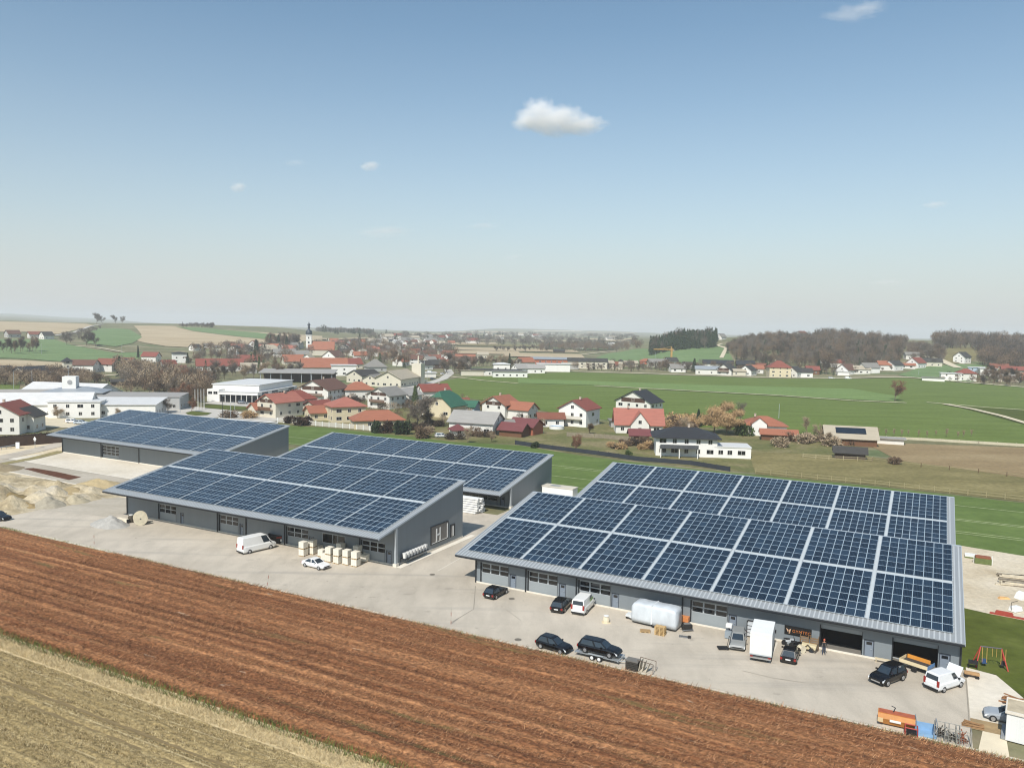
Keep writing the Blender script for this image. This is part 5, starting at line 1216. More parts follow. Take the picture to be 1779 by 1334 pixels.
    def glass(nm, q, sx=.0, off=.012):
        q = [Vector(p) for p in q]; cc = sum(q, Vector())/4; n_ = (q[1]-q[0]).cross(q[3]-q[0]).normalized()
        if n_.dot(cc-Vector((0,0,.9))) < 0: n_ = -n_
        vs = [cc+(p-cc)*.86+n_*off for p in q]; vs2 = [v+n_*-.01 for v in vs]
        MB().add(vs+vs2, [(0,1,2,3),(7,6,5,4),(0,4,5,1),(1,5,6,2),(2,6,7,3),(3,7,4,0)]).build(nm, carg, t)
    lerp = lambda p, q, f: Vector(p)*(1-f)+Vector(q)*f
    glass('windscreen', [bot[2], bot[3], top[3], top[2]])
    if kind == 'bigvan': pass
    elif isvan: glass('rear_window', [lerp(bot[0],top[0],.25), lerp(bot[5],top[5],.25), lerp(bot[5],top[5],.93), lerp(bot[0],top[0],.93)])
    else: glass('rear_window', [bot[0], bot[5], top[5], top[0]])
    for s_, (i0, i1, i2) in ((-1, (0,1,2)), (1, (5,4,3))):
        if not isvan or False:
            glass('side_window', [lerp(bot[i0],bot[i1],.08), bot[i1], top[i1], lerp(top[i0],top[i1],.05)])
        glass('side_window', [lerp(bot[i1],bot[i2],.02 if not isvan else .25), lerp(bot[i1],bot[i2],.93), top[i2], lerp(top[i1],top[i2],.02 if not isvan else .3)])
    for sx_ in (-WB/2, WB/2):
        for s_ in (-1, 1): wheel(t, sx_+(.05 if sx_ > 0 else 0), s_*(h2-.09), wr, s_)
    xf, xr = L/2, -L/2
    for s_ in (-1, 1):
        MB().prism([(xf-.36, hoodz-.32), (xf-.03, hoodz-.40), (xf-.06, hoodz-.24), (xf-.40, hoodz-.1)], s_*h2*.5, s_*h2*.92, 'y').build('headlight', lampw, t)
        MB().box(xr-.02, xr+.1, min(s_*h2*.68, s_*h2*.93), max(s_*h2*.68, s_*h2*.93), bel-.34, bel-.1 if not isvan else bel+.25).build('tail_light', lampr, t)
        MB().cbox((xm0+.75 if not isvan else xf0-.35, s_*(h2+.06), bel+.06), (.12, .2, .16)).build('mirror', pm_ if not isvan else trimk, t)
    MB().box(xr-.03, xr-.004, -.26, .26, .55, .67).build('number_plate', platem, t)
    MB().box(xf-.06, xf+.02, -.5, .5, .42, .55).build('grille', trimk if kind != 'suv' else chromem, t)
    if isvan: MB().box(xr-.06, xr+.02, -h2*.86, h2*.86, .28, .46).build('bumper', trimk, t)
    if bonnet:
        M4 = Matrix.Translation((L/2-1.0, 0, bel)) @ Matrix.Rotation(R(-58), 4, 'Y'); MB().box(0, 1.15, -h2*.85, h2*.85, -.02, .02, 0, M4).build('bonnet', pm_, t)
    return t
car('black hatchback parked at the first gate from the left', (862.3,1041), (878.6,1032), 'R', 'hatch', '0b0b0d')
car('black estate car left of the small white van', (978.3,1067), (995,1049), 'R', 'estate', '0b0b0d')
vn = car('small white delivery van between black estate and gate', (1017,1069), (1033,1052), 'R', 'van', 'e4e4e0', name='delivery_van', cat='van')
MB().box(-.3, .95, -.974, -.962, 1.28, 1.62).build('side_lettering', M('green_sticker','8fae6a',.5), vn)
car('low black hatchback by the kerb left of the loaded trailer', (937.5,1126), (974,1137), 'R', 'hatch', '0a0b0e')
car('black estate car loaded on the silver trailer', (1016.5,1133.5), (1057,1143), 'R', 'estate', '08090c', z=.52)
car('silver estate car parked nose out beside the white box truck', (1296,1110), (1294,1131), 'L', 'estate', '8d8f8d')
car('black hatchback right of the white box truck', (1383,1156), (1390,1136), 'R', 'hatch', '101012')
car('black off-roader before the right open gate', (1567,1183), (1544,1192), 'L', 'suv', '08080a')
car('white panel van with raised bonnet at the hall corner', (1640,1203), (1668,1194), 'R', 'smallvan', 'dfe1e2', bonnet=True, name='panel_van', cat='van')
car('silver car half hidden behind the white container', (1766,1262), (1742,1257), 'L', 'hatch', '9aa0a6')
car('long white panel van in front of the middle hall', (433.5,962), (470,953.5), 'R', 'bigvan', 'e6e6e3', name='panel_van', cat='van')
car('white coupe beside the stacked stone blocks', (529,984.5), (554,990.5), 'R', 'coupe', 'e4e4e2')
car('dark car cut by the left edge on the yard road', (-22,902), (2,906), 'R', 'estate', '131416')
# cars far off, each still a car
for px, py, ang, k, cl, lb in [(393,698,10,'estate','dfe0e0','white car before the showroom, left one'),(422,702,5,'suv','4a5058','dark car before the showroom, under the entrance'),(455,690,20,'estate','aab0b6','silver car beside the showroom glass front'),
    (127,735,8,'estate','e2e2e0','white car on the school car park, left one'),(141,737,5,'estate','a9b4bd','silver car on the school car park, right one'),(70,723,5,'estate','d0d4d6','pale car under the school entrance roof'),
    (735,663,30,'estate','8d9196','grey car on the winding road, lower one'),(752,660,30,'hatch','3b3f45','dark car on the winding road, middle one'),(769,651,60,'hatch','d8d8d6','white car at the top of the winding road'),
    (748,649,10,'van','e4e4e2','white van parked above the winding road'),(1444,658,3,'estate','e2e2e0','white car on the village road, left one'),(1473,658.5,3,'van','e4e4e2','white van on the village road, right one'),
    (768,760,15,'estate','c9cbc9','pale car in the garden drive of the grey bungalow'),(825,648,10,'estate','5a6066','grey car beside the flat sheds')]:
    x_, y_, z_ = TP(px, py)
    t_ = car(lb, (900,1000), (940,1000), 'R', k, cl, group='distant parked cars'); t_.location = (x_, y_, z_+.05); t_.rotation_euler.z = R(ang)
# box truck
def corner_thing(name, label, cat, p0, p1, z=0.0, group=None):
    """origin at the pixel p0 on the ground, local x toward p1"""
    a, b = Vector(P(*p0, z)), Vector(P(*p1, z)); d = b-a
    return thing(name, label, cat, (a.x, a.y, z), math.atan2(d.y, d.x), group), d.length
t, ln = corner_thing('box_truck', 'white box truck parked tail out against the hall', 'truck', (1301.5,1147), (1334,1152.5))
ln = 2.3; dp = 4.3
MB().box(0, ln, 0, dp, .75, 3.25).build('cargo_box', whitem, t, bevel=.03)
MB().box(-.01, ln+.01, -.03, -.002, .75, .87).build('sill', framem, t)
MB().box(.08, ln/2-.03, -.025, -.004, .92, 3.15).box(ln/2+.03, ln-.08, -.025, -.004, .92, 3.15).build('rear_door', M('door_white','dadad6',.5,.05,1.0), t)
MB().box(.1, ln-.1, .1, dp+1.6, .45, .7).build('chassis', trimk, t)
MB().box(.05, ln-.05, -.18, .1, .42, .58).build('underrun_bar', chromem, t)
cb = MB().loft([[(.15,dp+.05,.5),(ln-.15,dp+.05,.5),(ln-.15,dp+.05,2.2),(.15,dp+.05,2.2)],[(.15,dp+1.1,.5),(ln-.15,dp+1.1,.5),(ln-.2,dp+.9,2.2),(.2,dp+.9,2.2)],[(.2,dp+2.0,.5),(ln-.2,dp+2.0,.5),(ln-.25,dp+1.75,1.25),(.25,dp+1.75,1.25)]]).build('cab', paint('e6e6e3'), t)
for s in (0, ln):
    MB().cbox((s, dp+1.1, 1.7), (.15, .2, .35)).build('mirror', trimk, t)
    for yy in (.9, dp+1.1):
        w_ = MB().cyl((s+(.05 if s == 0 else -.3), yy, .36), (s+(.3 if s == 0 else -.05), yy, .36), .36, .36, 18).build('wheel', tyrem, t)
    MB().cbox((s+(.22 if s == 0 else -.22), -.2, .66), (.3, .05, .12)).build('tail_light', lampr, t)
# car trailer under the estate
a, b = Vector(P(1016.5,1133.5,.52)), Vector(P(1057,1143,.52)); d = (b-a).normalized()
c = (a+b)/2+Vector((-d.y, d.x))*.85
t = thing('car_trailer', 'silver twin axle trailer carrying the black estate', 'trailer', (c.x, c.y, 0), math.atan2(d.y, d.x))
MB().box(-2.5, 2.5, -1.02, -.45, .44, .515).box(-2.5, 2.5, .45, 1.02, .44, .515).box(-2.4, 2.4, -.06, .06, .38, .44).build('deck', M('galvanised','aeb3b6',.4,.1,2,metal=.5), t)
[MB().box(x, x+.05, -1.05, 1.05, .36, .56).build('end_rail', framem, t) for x in (-2.55, 2.5)]
MB().tube([(2.5,-.7,.42),(3.8,0,.42)], .05).tube([(2.5,.7,.42),(3.8,0,.42)], .05).cyl((3.7,0,.42),(4.1,0,.45),.05).cyl((3.75,.12,0.05),(3.75,.12,.8),.035).build('drawbar', framem, t)
for x in (-.42, .42):
    for s in (-1, 1):
        w_ = MB().cyl((x, s*1.06, .3), (x, s*1.24, .3), .3, .3, 18).build('wheel', tyrem, t); MB().cyl((x, s*1.24, .3), (x, s*1.26, .3), .19, .17, 12).build('rim', M('rim_white','d8d9d8',.4), w_)
for s in (-1, 1): MB().box(-.85, .85, min(s*1.04, s*1.26), max(s*1.04, s*1.26), .64, .68).build('mudguard', framem, t)
# wrapped caravan
t, ln = corner_thing('wrapped_caravan', 'caravan shrouded in translucent white film before the hall wall', 'caravan', (1096,1082), (1158,1096))
film = M('white_film', 'c6ccd0', .35, .12, .8, spec=.6, bump=1, bscale=1.6, stretch=(1, 1, .4))
rg = []
for x, k, hh in ((0,.93,.84),(.25,.98,.97),(.9,.99,1),(1.7,1.01,.985),(2.6,.99,1),(3.4,1.01,.985),(4.3,.99,1.0),(5.2,1,.985),(5.5,.97,.96),(5.65,.92,.86)):
    w_ = 1.15*k; h_ = 2.65*hh
    rg.append([(x,1.15-w_*.95,.3),(x,1.15-w_,.8),(x,1.15-w_*.99,h_-.35),(x,1.15-w_*.94,h_-.1),(x,1.15-w_*.8,h_-.02),(x,1.15+w_*.8,h_),(x,1.15+w_*.94,h_-.08),(x,1.15+w_*.99,h_-.35),(x,1.15+w_,.8),(x,1.15+w_*.95,.3)])
MB().loft(rg).build('film_cover', film, t, smooth=True)
MB().box(2.55, 2.68, -.012, 2.31, .4, 2.66).build('tape_band', M('tape','d9dcdc',.4), t)
MB().box(.1, 5.5, .2, 2.1, .22, .36).build('chassis', trimk, t)
MB().tube([(.1,.5,.4),(-1.25,1.15,.4)], .06).tube([(.1,1.8,.4),(-1.25,1.15,.4)], .06).box(-1.0,-.1,.75,1.55,.42,.75).build('drawbar', M('drawbar_white','cfd2d2',.5), t)
for y in (.15, 2.15): MB().cyl((2.9, y-.09, .33), (2.9, y+.09, .33), .33, .33, 16).build('wheel', tyrem, t)
MB().cyl((-1.05,1.1,.12),(-1.05,1.2,.12),.12,.12,12).build('jockey_wheel', tyrem, t)
# white container at the lower right with its flat roof
t, ln = corner_thing('site_container', 'large white container cut by the right edge', 'container', (1746,1287), (1800,1301)); 
MB().box(0, 9, 0, 3.0, .12, 2.75).build('body', M('container_white','dddedb',.5,.05,.8,bump=.3,stretch=(8,8,.1)), t, bevel=.02)
MB().box(-.12, 9.1, -.15, 0.001, 2.62, 2.86).box(-.12, 9.1, 3.0, 3.12, 2.62, 2.86).box(-.12, 0.0, 0.001, 3.0, 2.62, 2.86).build('roof_rim', M('rim_cream','d9d2c4',.6), t)
MB().box(.001, 9, .001, 3.0-.001, 2.751, 2.78).build('roof', M('roof_gravel','b5a88f',.9,.2,1.0), t)
MB().box(0, .9, -.25, -.02, 0, 2.5).build('side_ramp', M('ramp_grey','7c8084',.6), t) if False else None
MB().box(-.35, -.02, .1, 2.8, .1, .35).build('side_step', M('step_grey','8a8d90',.6), t)
# tilt trailer with orange board
t, ln = corner_thing('tipper_trailer', 'flat trailer with orange and white side boards before the open gate', 'trailer', (1562,1158), (1592,1168))
MB().box(0, 2.9, 0, 1.7, .55, .66).build('bed', M('bed_dark','3a3b3c',.7), t)
MB().box(0, 2.9, -.04, -.003, .62, 1.0).build('side_board', M('cream_board','d9c9a4',.6), t); MB().box(.1, 2.5, 1.703, 1.74, .66, 1.08).build('side_board', M('orange_board','d8913a',.6), t)
MB().box(2.903, 2.94, 0, 1.7, .62, 1.0).build('tail_board', M('blue_board','5f88b5',.6), t); MB().box(-.04,-.003,0,1.7,.66,1.0).build('front_board', M('cream_board','d9c9a4'), t)
for y in (-.12, 1.82): MB().cyl((1.6,y-.09,.3),(1.6,y+.09,.3),.3,.3,16).build('wheel', tyrem, t)
MB().tube([(0,.85,.55),(-1.2,.85,.5)], .05).build('drawbar', framem, t)
# waste container, pallets, blocks
t, ln = corner_thing('skip_container', 'black waste container with red stripe behind the long white van', 'container', (470,946), (496,944))
MB().loft([[(0,0,.1),(3.3,0,.1),(3.3,1.7,.1),(0,1.7,.1)],[(-.25,-.1,1.35),(3.55,-.1,1.35),(3.55,1.8,1.35),(-.25,1.8,1.35)]]).build('tub', M('skip_black','17181a',.6,.2,1), t)
MB().box(-.28,3.58,-.15,-.08,1.3,1.42).box(-.28,3.58,1.78,1.85,1.3,1.42).box(-.28,-.21,-.08,1.78,1.3,1.42).box(3.51,3.58,-.08,1.78,1.3,1.42).build('rim', trimk, t)
MB().box(.9, 2.6, -.11, -.095, 1.02, 1.18).build('red_stripe', M('red_stripe','a8392c',.6), t); MB().box(1.5,1.85,-.105,-.08,.45,.8).build('sign_plate', whitem, t)
stonem = M('stone_block', 'e0dacb', .85, .08, 2.0); woodp = M('pallet_wood', 'b79a6b', .85, .2, 2.0, isl=.15)
def pallet_mb(mb, z=0, L=1.2, Wd=.8):
    for k in range(5): mb.box(-L/2, L/2, -Wd/2+k*.175, -Wd/2+k*.175+.1, z+.12, z+.144)
    for y in (-Wd/2, -.05, Wd/2-.1):
        mb.box(-L/2, L/2, y, y+.1, z, z+.022)
        for x in (-L/2, -.07, L/2-.14): mb.box(x, x+.14, y+.001, y+.099, z+.022, z+.12)
    return mb
def blockstack():
    me = MB()
    for i in range(3):
        for j in range(3): me.box(-.5+i*.335, -.5+i*.335+.325, -.5+.003, .5, .15+j*.32, .15+j*.32+.31)
    o = me.build('packed_stones', stonem)
    return o
_bs = blockstack().data; _pl = pallet_mb(MB(), 0, 1.0, 1.0).build('pallet', woodp).data
for o in [o for o in C.objects if o.data in (_bs, _pl)]: bpy.data.objects.remove(o)
ords = ['first','second','third','fourth','fifth','sixth','seventh','eighth','ninth','tenth','eleventh','twelfth','thirteenth','fourteenth','fifteenth']
stk = [(527,969,2),(543,966,2),(554,963,1),(560,970,1),(573,979,2),(566,977,1),(587,982,2),(603,984,2),(618,987,2),(621,976,2),(634,979,1),(640,975,1),(592,972,2),(604,974,1),(585,970,1)]
stk.sort()
for i, (px, py, n) in enumerate(stk):
    x, y = P(px, py-4)
    for k in range(n):
        lv = {1: '', 2: ('lower ', 'upper ')[k] if n == 2 else ''}[n]
        t = thing('stone_pallet', f'{lv}pallet of pale stones, {ords[i]} stack from the left', 'pallet of stones', (x, y, k*1.13), -T+R(rh_.uniform(-4, 4)), 'pallets of pale stones stacked before the middle hall')
        put(_pl, 'pallet', t); put(_bs, 'packed_stones', t)
t = thing('pallet_stack', 'tall stack of wooden pallets before the wrapped caravan', 'pallet stack', (*P(1147,1102), 0), -T)
for k in range(7): pallet_mb(MB(), k*.146).build('pallet', woodp, t, (rh_.uniform(-.03,.03), 0, 0))
t = thing('pallet', 'low wooden pallet with board lying left of the pallet stack', 'pallet', (*P(1121,1097), 0), -T+.3)
pallet_mb(MB()).build('slats', woodp, t); MB().box(-.6,.6,-.4,.4,.147,.19).build('board', M('brown_board','9a7d55',.8), t)
# cable drum, barrel and kerb block at the middle hall's left end
x, y = P(244, 911)
t = thing('cable_drum', 'big pale cable drum standing on edge before the hall corner', 'cable drum', (x, y, 0), R(-62)); dm = M('drum_wood', 'cfc6ae', .85, .15, 1.5)
MB().cyl((-.75,0,1.15),(-.68,0,1.15),1.15,1.15,28).build('flange', dm, t); MB().cyl((.68,0,1.15),(.75,0,1.15),1.15,1.15,28).build('flange', dm, t)
MB().cyl((-.68,0,1.15),(.68,0,1.15),.75,.75,20).build('core', dm, t); MB().cyl((.75,0,1.15),(.77,0,1.15),.12,.12,10).build('hub', darkm, t)
for k in range(4):
    MB().cyl((.751,0,1.15),(.757,0,1.15),.35+k*.2,.35+k*.2,24).build('ring_groove', dm, t) if k == 3 else None
t = thing('mixer_barrel', 'dark barrel with pale lid behind the cable drum', 'barrel', (*P(228,907), 0), .3)
MB().lathe([(0,0),(.5,0),(.56,.5),(.5,1.1),(.3,1.25),(0,1.25)], 14).build('drum', M('barrel_dark','4a4438',.7,.3,2), t); MB().lathe([(0,1.26),(.32,1.26),(.34,1.36),(0,1.42)], 14).build('lid', whitem, t)
t = thing('concrete_block', 'pale concrete barrier block between gravel heap and barrel', 'concrete block', (*P(216,908), 0), -T); MB().prism([(-.35,0),(.35,0),(.2,.8),(-.2,.8)], -1.6, 1.0, 'x').build('block', M('block_pale','d6cdb9',.85,.1,1.5), t); MB().box(1.003,1.06,-.3,.3,0,.75).build('end_plate', darkm, t)
# heaps
def heap(label, px, py, rx, ry, h, col, seed, rz=0):
    r = random.Random(seed); n = 40; m_ = 14; vs = [(0,0,h)]; fs = []
    for j in range(1, m_+1):
        for i in range(n):
            a = 2*math.pi*i/n; f = j/m_; k = 1+.12*noise.noise((math.cos(a)*1.5, math.sin(a)*1.5, seed)); z = h*(1-f)**1.05+.10*h*noise.noise((math.cos(a)*f*4, math.sin(a)*f*4, seed+3.3))*(1-f)*3
            vs.append((rx*f*k*math.cos(a), ry*f*k*math.sin(a), max(z, -.02) if j < m_ else -.05))
    for i in range(n): fs.append((0, 1+i, 1+(i+1) % n))
    for j in range(m_-1):
        for i in range(n): fs.append((1+j*n+i, 1+(j+1)*n+i, 1+(j+1)*n+(i+1) % n, 1+j*n+(i+1) % n))
    mb = MB(); mb.add(vs, fs); x, y = P(px, py)
    o = mb.build('heap', M('heap_'+col, col, .95, .18, 1.5, bump=1.5, bscale=6), None, (x, y, 0), rz, smooth=True); return tag(o, label, 'heap of gravel' if 'gravel' in label else 'heap of sand')
heap('pale grey gravel heap left of the concrete block', 191, 912, 4.2, 2.6, 1.7, 'a3a099', 1, -T)
heap('grey sand heap among the yellow sand, front right of centre', 84, 879, 3.4, 3.0, 2.0, '9d9583', 2)
heap('pale sand heap right of the grey one', 130, 872, 3.0, 2.4, 1.6, 'a89d84', 3)
heap('wide yellow sand heap at the end of the brown bed', 172, 845, 6.5, 4, 1.8, 'ab9974', 4)
heap('brown earth heap with weeds at the left front', 22, 868, 4.5, 3.0, 1.5, '7d6c48', 5)
heap('low yellow earth heap left of the grey heap', 48, 882, 3.0, 2.0, 1.1, '93805a', 6)
heap('yellow-brown earth mound behind the grey heap', 125, 856, 5.0, 3.5, 1.3, '9c8a66', 7)
heap('long earth bank at the left edge of the sand', -4, 815, 6, 5, 1.6, '8b7d62', 8)
blades('weeds_on_heap', 2500, -172, -160, 84, 92, .5, .05, [M('weed_a','51662c'), M('weed_b','6f7f3c')], lambda U, Vv: .4+0*U, .5, None, 'green weeds on the earth heap at the left', 'weeds')
# snow poles
for px, py, lean, lb in [(163.5,945,0,'thin marker pole at the kerb, leftmost of three'),(464,1017,.10,'thin leaning marker pole at the kerb before the long white van'),(783.5,1084,0,'red and white marker pole at the kerb, rightmost of three')]:
    x, y = P(px, py); t = thing('marker_pole', lb, 'marker pole', (x, y, 0), -T, 'snow marker poles along the kerb')
    for k in range(4): MB().cyl((lean*2*k*.5, 0, k*.5), (lean*2*(k+1)*.5, 0, (k+1)*.5), .035, .035, 8).build('band', M('pole_red','9a5a48',.6) if k % 2 == 0 else M('pole_white','b9b5aa',.6), t)
# row of white planters and big window on the middle hall's side wall
def side(u, v, z): return (*UV(u, v), z)
for i in range(8):
    x, y = UV(-68.6, 96.3+i*.78); t = thing('white_bin', f'white box on the side wall shelf, {ords[i]} from the front corner', 'white box', (x, y, .95), -T, 'white boxes on the side wall of the middle hall')
    MB().loft([[(-.2,-.16,0),(.2,-.16,0),(.2,.16,0),(-.2,.16,0)],[(-.26,-.22,.75),(.26,-.22,.75),(.26,.22,.75),(-.26,.22,.75)]]).build('box', whitem, t); MB().box(-.28,.28,-.24,.24,.753,.8).build('lid', M('lid_white','dddcd8',.5), t)
x, y = UV(-69.22, 96.0); t = thing('wall_shelf', 'long dark shelf carrying the white boxes on the hall side', 'shelf', (x, y, 0), -T); MB().box(.02,.95,0,6.3,.86,.945).build('board', darkm, t)
for k in (0,3,6): MB().box(.02,.1,k,k+.08,.4,.857).build('bracket', darkm, t)
mbw = (-69.22,)
x, y = UV(-69.28, 104.2); t = thing('side_window', 'large framed window with white letter H on the hall side', 'window', (x, y, 0), -T)
MB().box(.0,.08,0,.15,.9,3.9).box(0,.08,5.0,5.15,.9,3.9).box(0,.08,.15,5.0,3.75,3.9).box(0,.08,.15,5.0,.9,1.05).build('frame', darkm, t); MB().box(.01,.03,.15,5.0,1.05,3.75).build('pane', M('brown_pane','6d6a66',.4,.2,.5), t)
MB().box(.05,.1,1.5,1.78,1.15,3.3).box(.05,.1,2.55,2.83,1.15,3.3).box(.05,.1,1.78,2.55,2.1,2.38).box(.05,.1,4.75,4.95,1.15,3.5).box(.05,.1,.3,4.75,1.06,1.14).build('letter_h', whitem, t)
x, y = UV(-69.28, 110.0); t = thing('side_door', 'narrow white framed door at the far end of the hall side', 'door', (x, y, 0), -T)
MB().box(0,.08,0,.2,.9,3.0).box(0,.08,1.2,1.4,.9,3.0).box(0,.08,.2,1.2,2.8,3.0).build('frame', darkm, t); MB().box(.01,.05,.2,1.2,.9,2.8).build('leaf', M('leaf_dark','2a2d31',.4), t); MB().box(.06,.09,.45,.6,1.0,2.7).box(.06,.09,.85,1.0,1.0,2.7).build('white_bars', whitem, t)
flat('concrete_apron_side', uvp((-68.9,94.3),(-67.9,94.3),(-67.9,116),(-68.9,116)), .05, M('curb_white','ded6c6'))
# stack of white beams before the rear middle hall
x, y = UV(-82.4, 129.2); t = thing('beam_stack', 'pile of long white steel beams before the rear middle hall', 'beam stack', (x, y, 0), -T)
for k in range(7):
    for j in range(4-k//3): MB().box(rh_.uniform(-.2,.2), 7+rh_.uniform(-.5,.3), j*.75+.1*k, j*.75+.6+.1*k, .1+k*.42, .1+k*.42+.3).build('beam', whitem, t)
    if k < 6:
        for xx in (1, 3.4, 6): MB().box(xx, xx+.1, .1*k+.05, 2.4, .4+k*.42+.003, .52+k*.42-.003).build('spacer', darkm, t)
x, y = P(866,862); t = thing('white_module', 'flat white roofed module standing behind the nearest hall', 'container', (*UV(-71.5,149.5), 0), -T); MB().box(0,7,0,2.6,0,2.5).build('body', whitem, t); MB().box(-.1,7.1,-.1,2.7,2.503,2.65).build('roof', M('roof_beige_w','c9c2b2',.7), t); MB().box(1.5,3.6,.6,1.9,2.653,2.7).build('skylight', M('skylight','8a8b86',.3), t)
# things along the nearest hall
def wallthing(name, label, cat, u, dv=.3): x, y = UV(u, 94.7-dv); return thing(name, label, cat, (x, y, 0), -T)
t = wallthing('sign_board', 'black banner with orange lettering on the hall wall', 'banner', -13.75, .03)
MB().box(0, 2.97, -.04, 0, 1.0, 2.05).build('board', M('banner_black','131313',.5,.1,2), t)
cu_ = bpy.data.curves.new('lettering', 'FONT'); cu_.body = 'GYMTEC'; cu_.size = .50; cu_.extrude = .004; cu_.space_character = 1.08; cu_.offset = -.004
to = bpy.data.objects.new('tmp_text', cu_); C.objects.link(to); dg = bpy.context.evaluated_depsgraph_get(); me = bpy.data.meshes.new_from_object(to.evaluated_get(dg)); bpy.data.objects.remove(to)
me.materials.clear(); me.materials.append(M('letter_orange','c9783c',.5,.05,2)); o = put(me, 'lettering', t); o.rotation_euler = (R(90), 0, 0); o.location = (.86, -.046, 1.33); o.scale = (.98, 1.0, 1); 
MB().add([(.18,-.046,1.75),(.45,-.046,1.55),(.42,-.046,1.25),(.3,-.046,1.45)], [(0,1,2,3)]).add([(.5,-.046,1.55),(.72,-.046,1.75),(.66,-.046,1.4),(.52,-.046,1.22)], [(0,1,2,3)]).add([(.4,-.046,1.18),(.66,-.046,1.3),(.62,-.046,1.16)], [(0,1,2)]).build('emblem', M('letter_pale','c9a384',.5), t, fix=False)
t = wallthing('bench', 'narrow cream bench beside the right door of the hall', 'bench', -4.1, .7); MB().box(0,2.0,-.2,.2,.42,.48).build('seat', M('bench_cream','cfc0a0',.7), t); [MB().box(x,x+.08,-.15,.15,0,.417).build('leg', M('bench_cream','cfc0a0'), t) for x in (.1,1.8)]
t = wallthing('shelf_rack', 'black rack with white drawers beside the fourth door', 'rack', -17.9, .5); MB().box(0,.08,-.3,.3,0,1.9).box(.72,.8,-.3,.3,0,1.9).box(.08,.72,.25,.3,0,1.9).build('frame', trimk, t); [MB().box(.1,.7,-.28,.2,.2+k*.42,.5+k*.42).build('drawer', M('drawer_grey','c2c6c8',.5), t) for k in range(4)]
t = thing('garden_figure', 'small cream tub with lid standing alone on the yard', 'tub', (*P(1053,1081), 0), 0); MB().lathe([(0,0),(.38,0),(.42,.35),(.36,.7),(.0,.78)], 14).build('tub', M('tub_cream','d8ccb2',.7), t); MB().lathe([(0,.785),(.3,.785),(.32,.87),(0,.9)], 14).build('lid', whitem, t); MB().box(-.5,.5,-.45,.45,0,.05).build('base', M('bench_cream','cfc0a0'), t)
# welding gear left of the silver estate
t = thing('machine_tool', 'small machine with white hood left of the silver estate', 'machine', (*P(1266,1108), 0), -T); MB().box(-.4,.4,-.4,.4,.1,.9).build('cabinet', M('machine_grey','8d979e',.5), t); MB().box(-.35,.35,-.3,.3,1.3,1.75).build('hood', whitem, t, bevel=.05); MB().cyl((0,.2,.9),(0,.2,1.3),.06).build('column', darkm, t); MB().cyl((.55,-.2,.45),(.7,-.2,.45),.4,.4,14).build('wheel', tyrem, t)
t = thing('platform_trolley', 'black platform trolley beside the silver estate', 'trolley', (*P(1256,1127), 0), -T+.5); MB().box(-.6,.6,-.45,.45,.12,.2).build('platform', trimk, t); MB().tube([(.55,-.3,.2),(.75,-.3,1.4),(.75,.3,1.4),(.55,.3,.2)], .03).build('handle', trimk, t); [MB().cyl((x,y-.03,.08),(x,y+.03,.08),.08,.08,8).build('wheel', tyrem, t) for x in (-.45,.45) for y in (-.35,.35)]
t = thing('compressor', 'orange compressor under the gate pillar behind the caravan', 'compressor', (*P(1187,1083), 0), -T); MB().box(-.9,.7,-.4,.4,.35,.95).build('housing', M('orange_paint','c8804a',.5,.1,2), t, bevel=.04); MB().box(-.8,-.1,-.42,-.405,.45,.75).build('grille', trimk, t); [MB().cyl((x,y-.05,.17),(x,y+.05,.17),.17,.17,10).build('wheel', tyrem, t) for x in (-.6,.5) for y in (-.35,.35)]
t = thing('engine_block', 'black engine on a cradle right of the wrapped caravan', 'engine', (*P(1193,1096), 0), .2); MB().box(-.6,.6,-.35,.35,.3,.85).build('block', M('engine_black','222221',.5,.3,3), t, bevel=.05); MB().cyl((-.4,0,.9),(.4,0,.9),.16,.16,10).build('cover', M('engine_grey','6d6a66',.5), t); MB().tube([(-.7,-.4,.0),(-.7,-.4,.3),(.7,-.4,.3),(.7,-.4,0)], .03).tube([(-.7,.4,.0),(-.7,.4,.3),(.7,.4,.3),(.7,.4,0)], .03).build('cradle', chromem, t)
t = thing('scrap_plate', 'bent metal plate with wheel lying before the engine', 'scrap', (*P(1190,1107), 0), -.3); MB().prism([(-.7,.05),(.6,.05),(.7,.25),(.5,.12),(-.7,.12)], -.3, .3).build('plate', chromem, t); MB().cyl((.5,-.3,.2),(.5,-.2,.2),.2,.2,12).build('wheel', tyrem, t)
for px, py, lb, c1_, c2_ in [(1385,1126,'dark motorcycle leaning at the wall under the black banner','1c1c1e','c9cbcb'),(1372,1121,'silver scooter parked left of the dark motorcycle','b9bdc0','2a2b2d')]:
    t = thing('motorcycle', lb, 'motorcycle', (*P(px, py), 0), -T+.2)
    for x in (-.62,.62): MB().cyl((x,-.06,.3),(x,.06,.3),.3,.3,16).build('wheel', tyrem, t)
    MB().loft([[(-.45,-.12,.45),(-.45,.12,.45),(-.45,.1,.62),(-.45,-.1,.62)],[(.1,-.16,.42),(.1,.16,.42),(.1,.16,.8),(.1,-.16,.8)],[(.45,-.08,.55),(.45,.08,.55),(.45,.08,.85),(.45,-.08,.85)]]).build('body', paint(c1_), t); MB().box(-.7,.0,-.13,.13,.73,.82).build('seat', trimk, t); MB().tube([(.62,0,.3),(.42,0,1.0)], .04).tube([(.4,-.35,1.02),(.4,.35,1.02)], .025).build('fork', M('mc_metal'+c2_, c2_, .3, .05, 2, metal=.5), t)
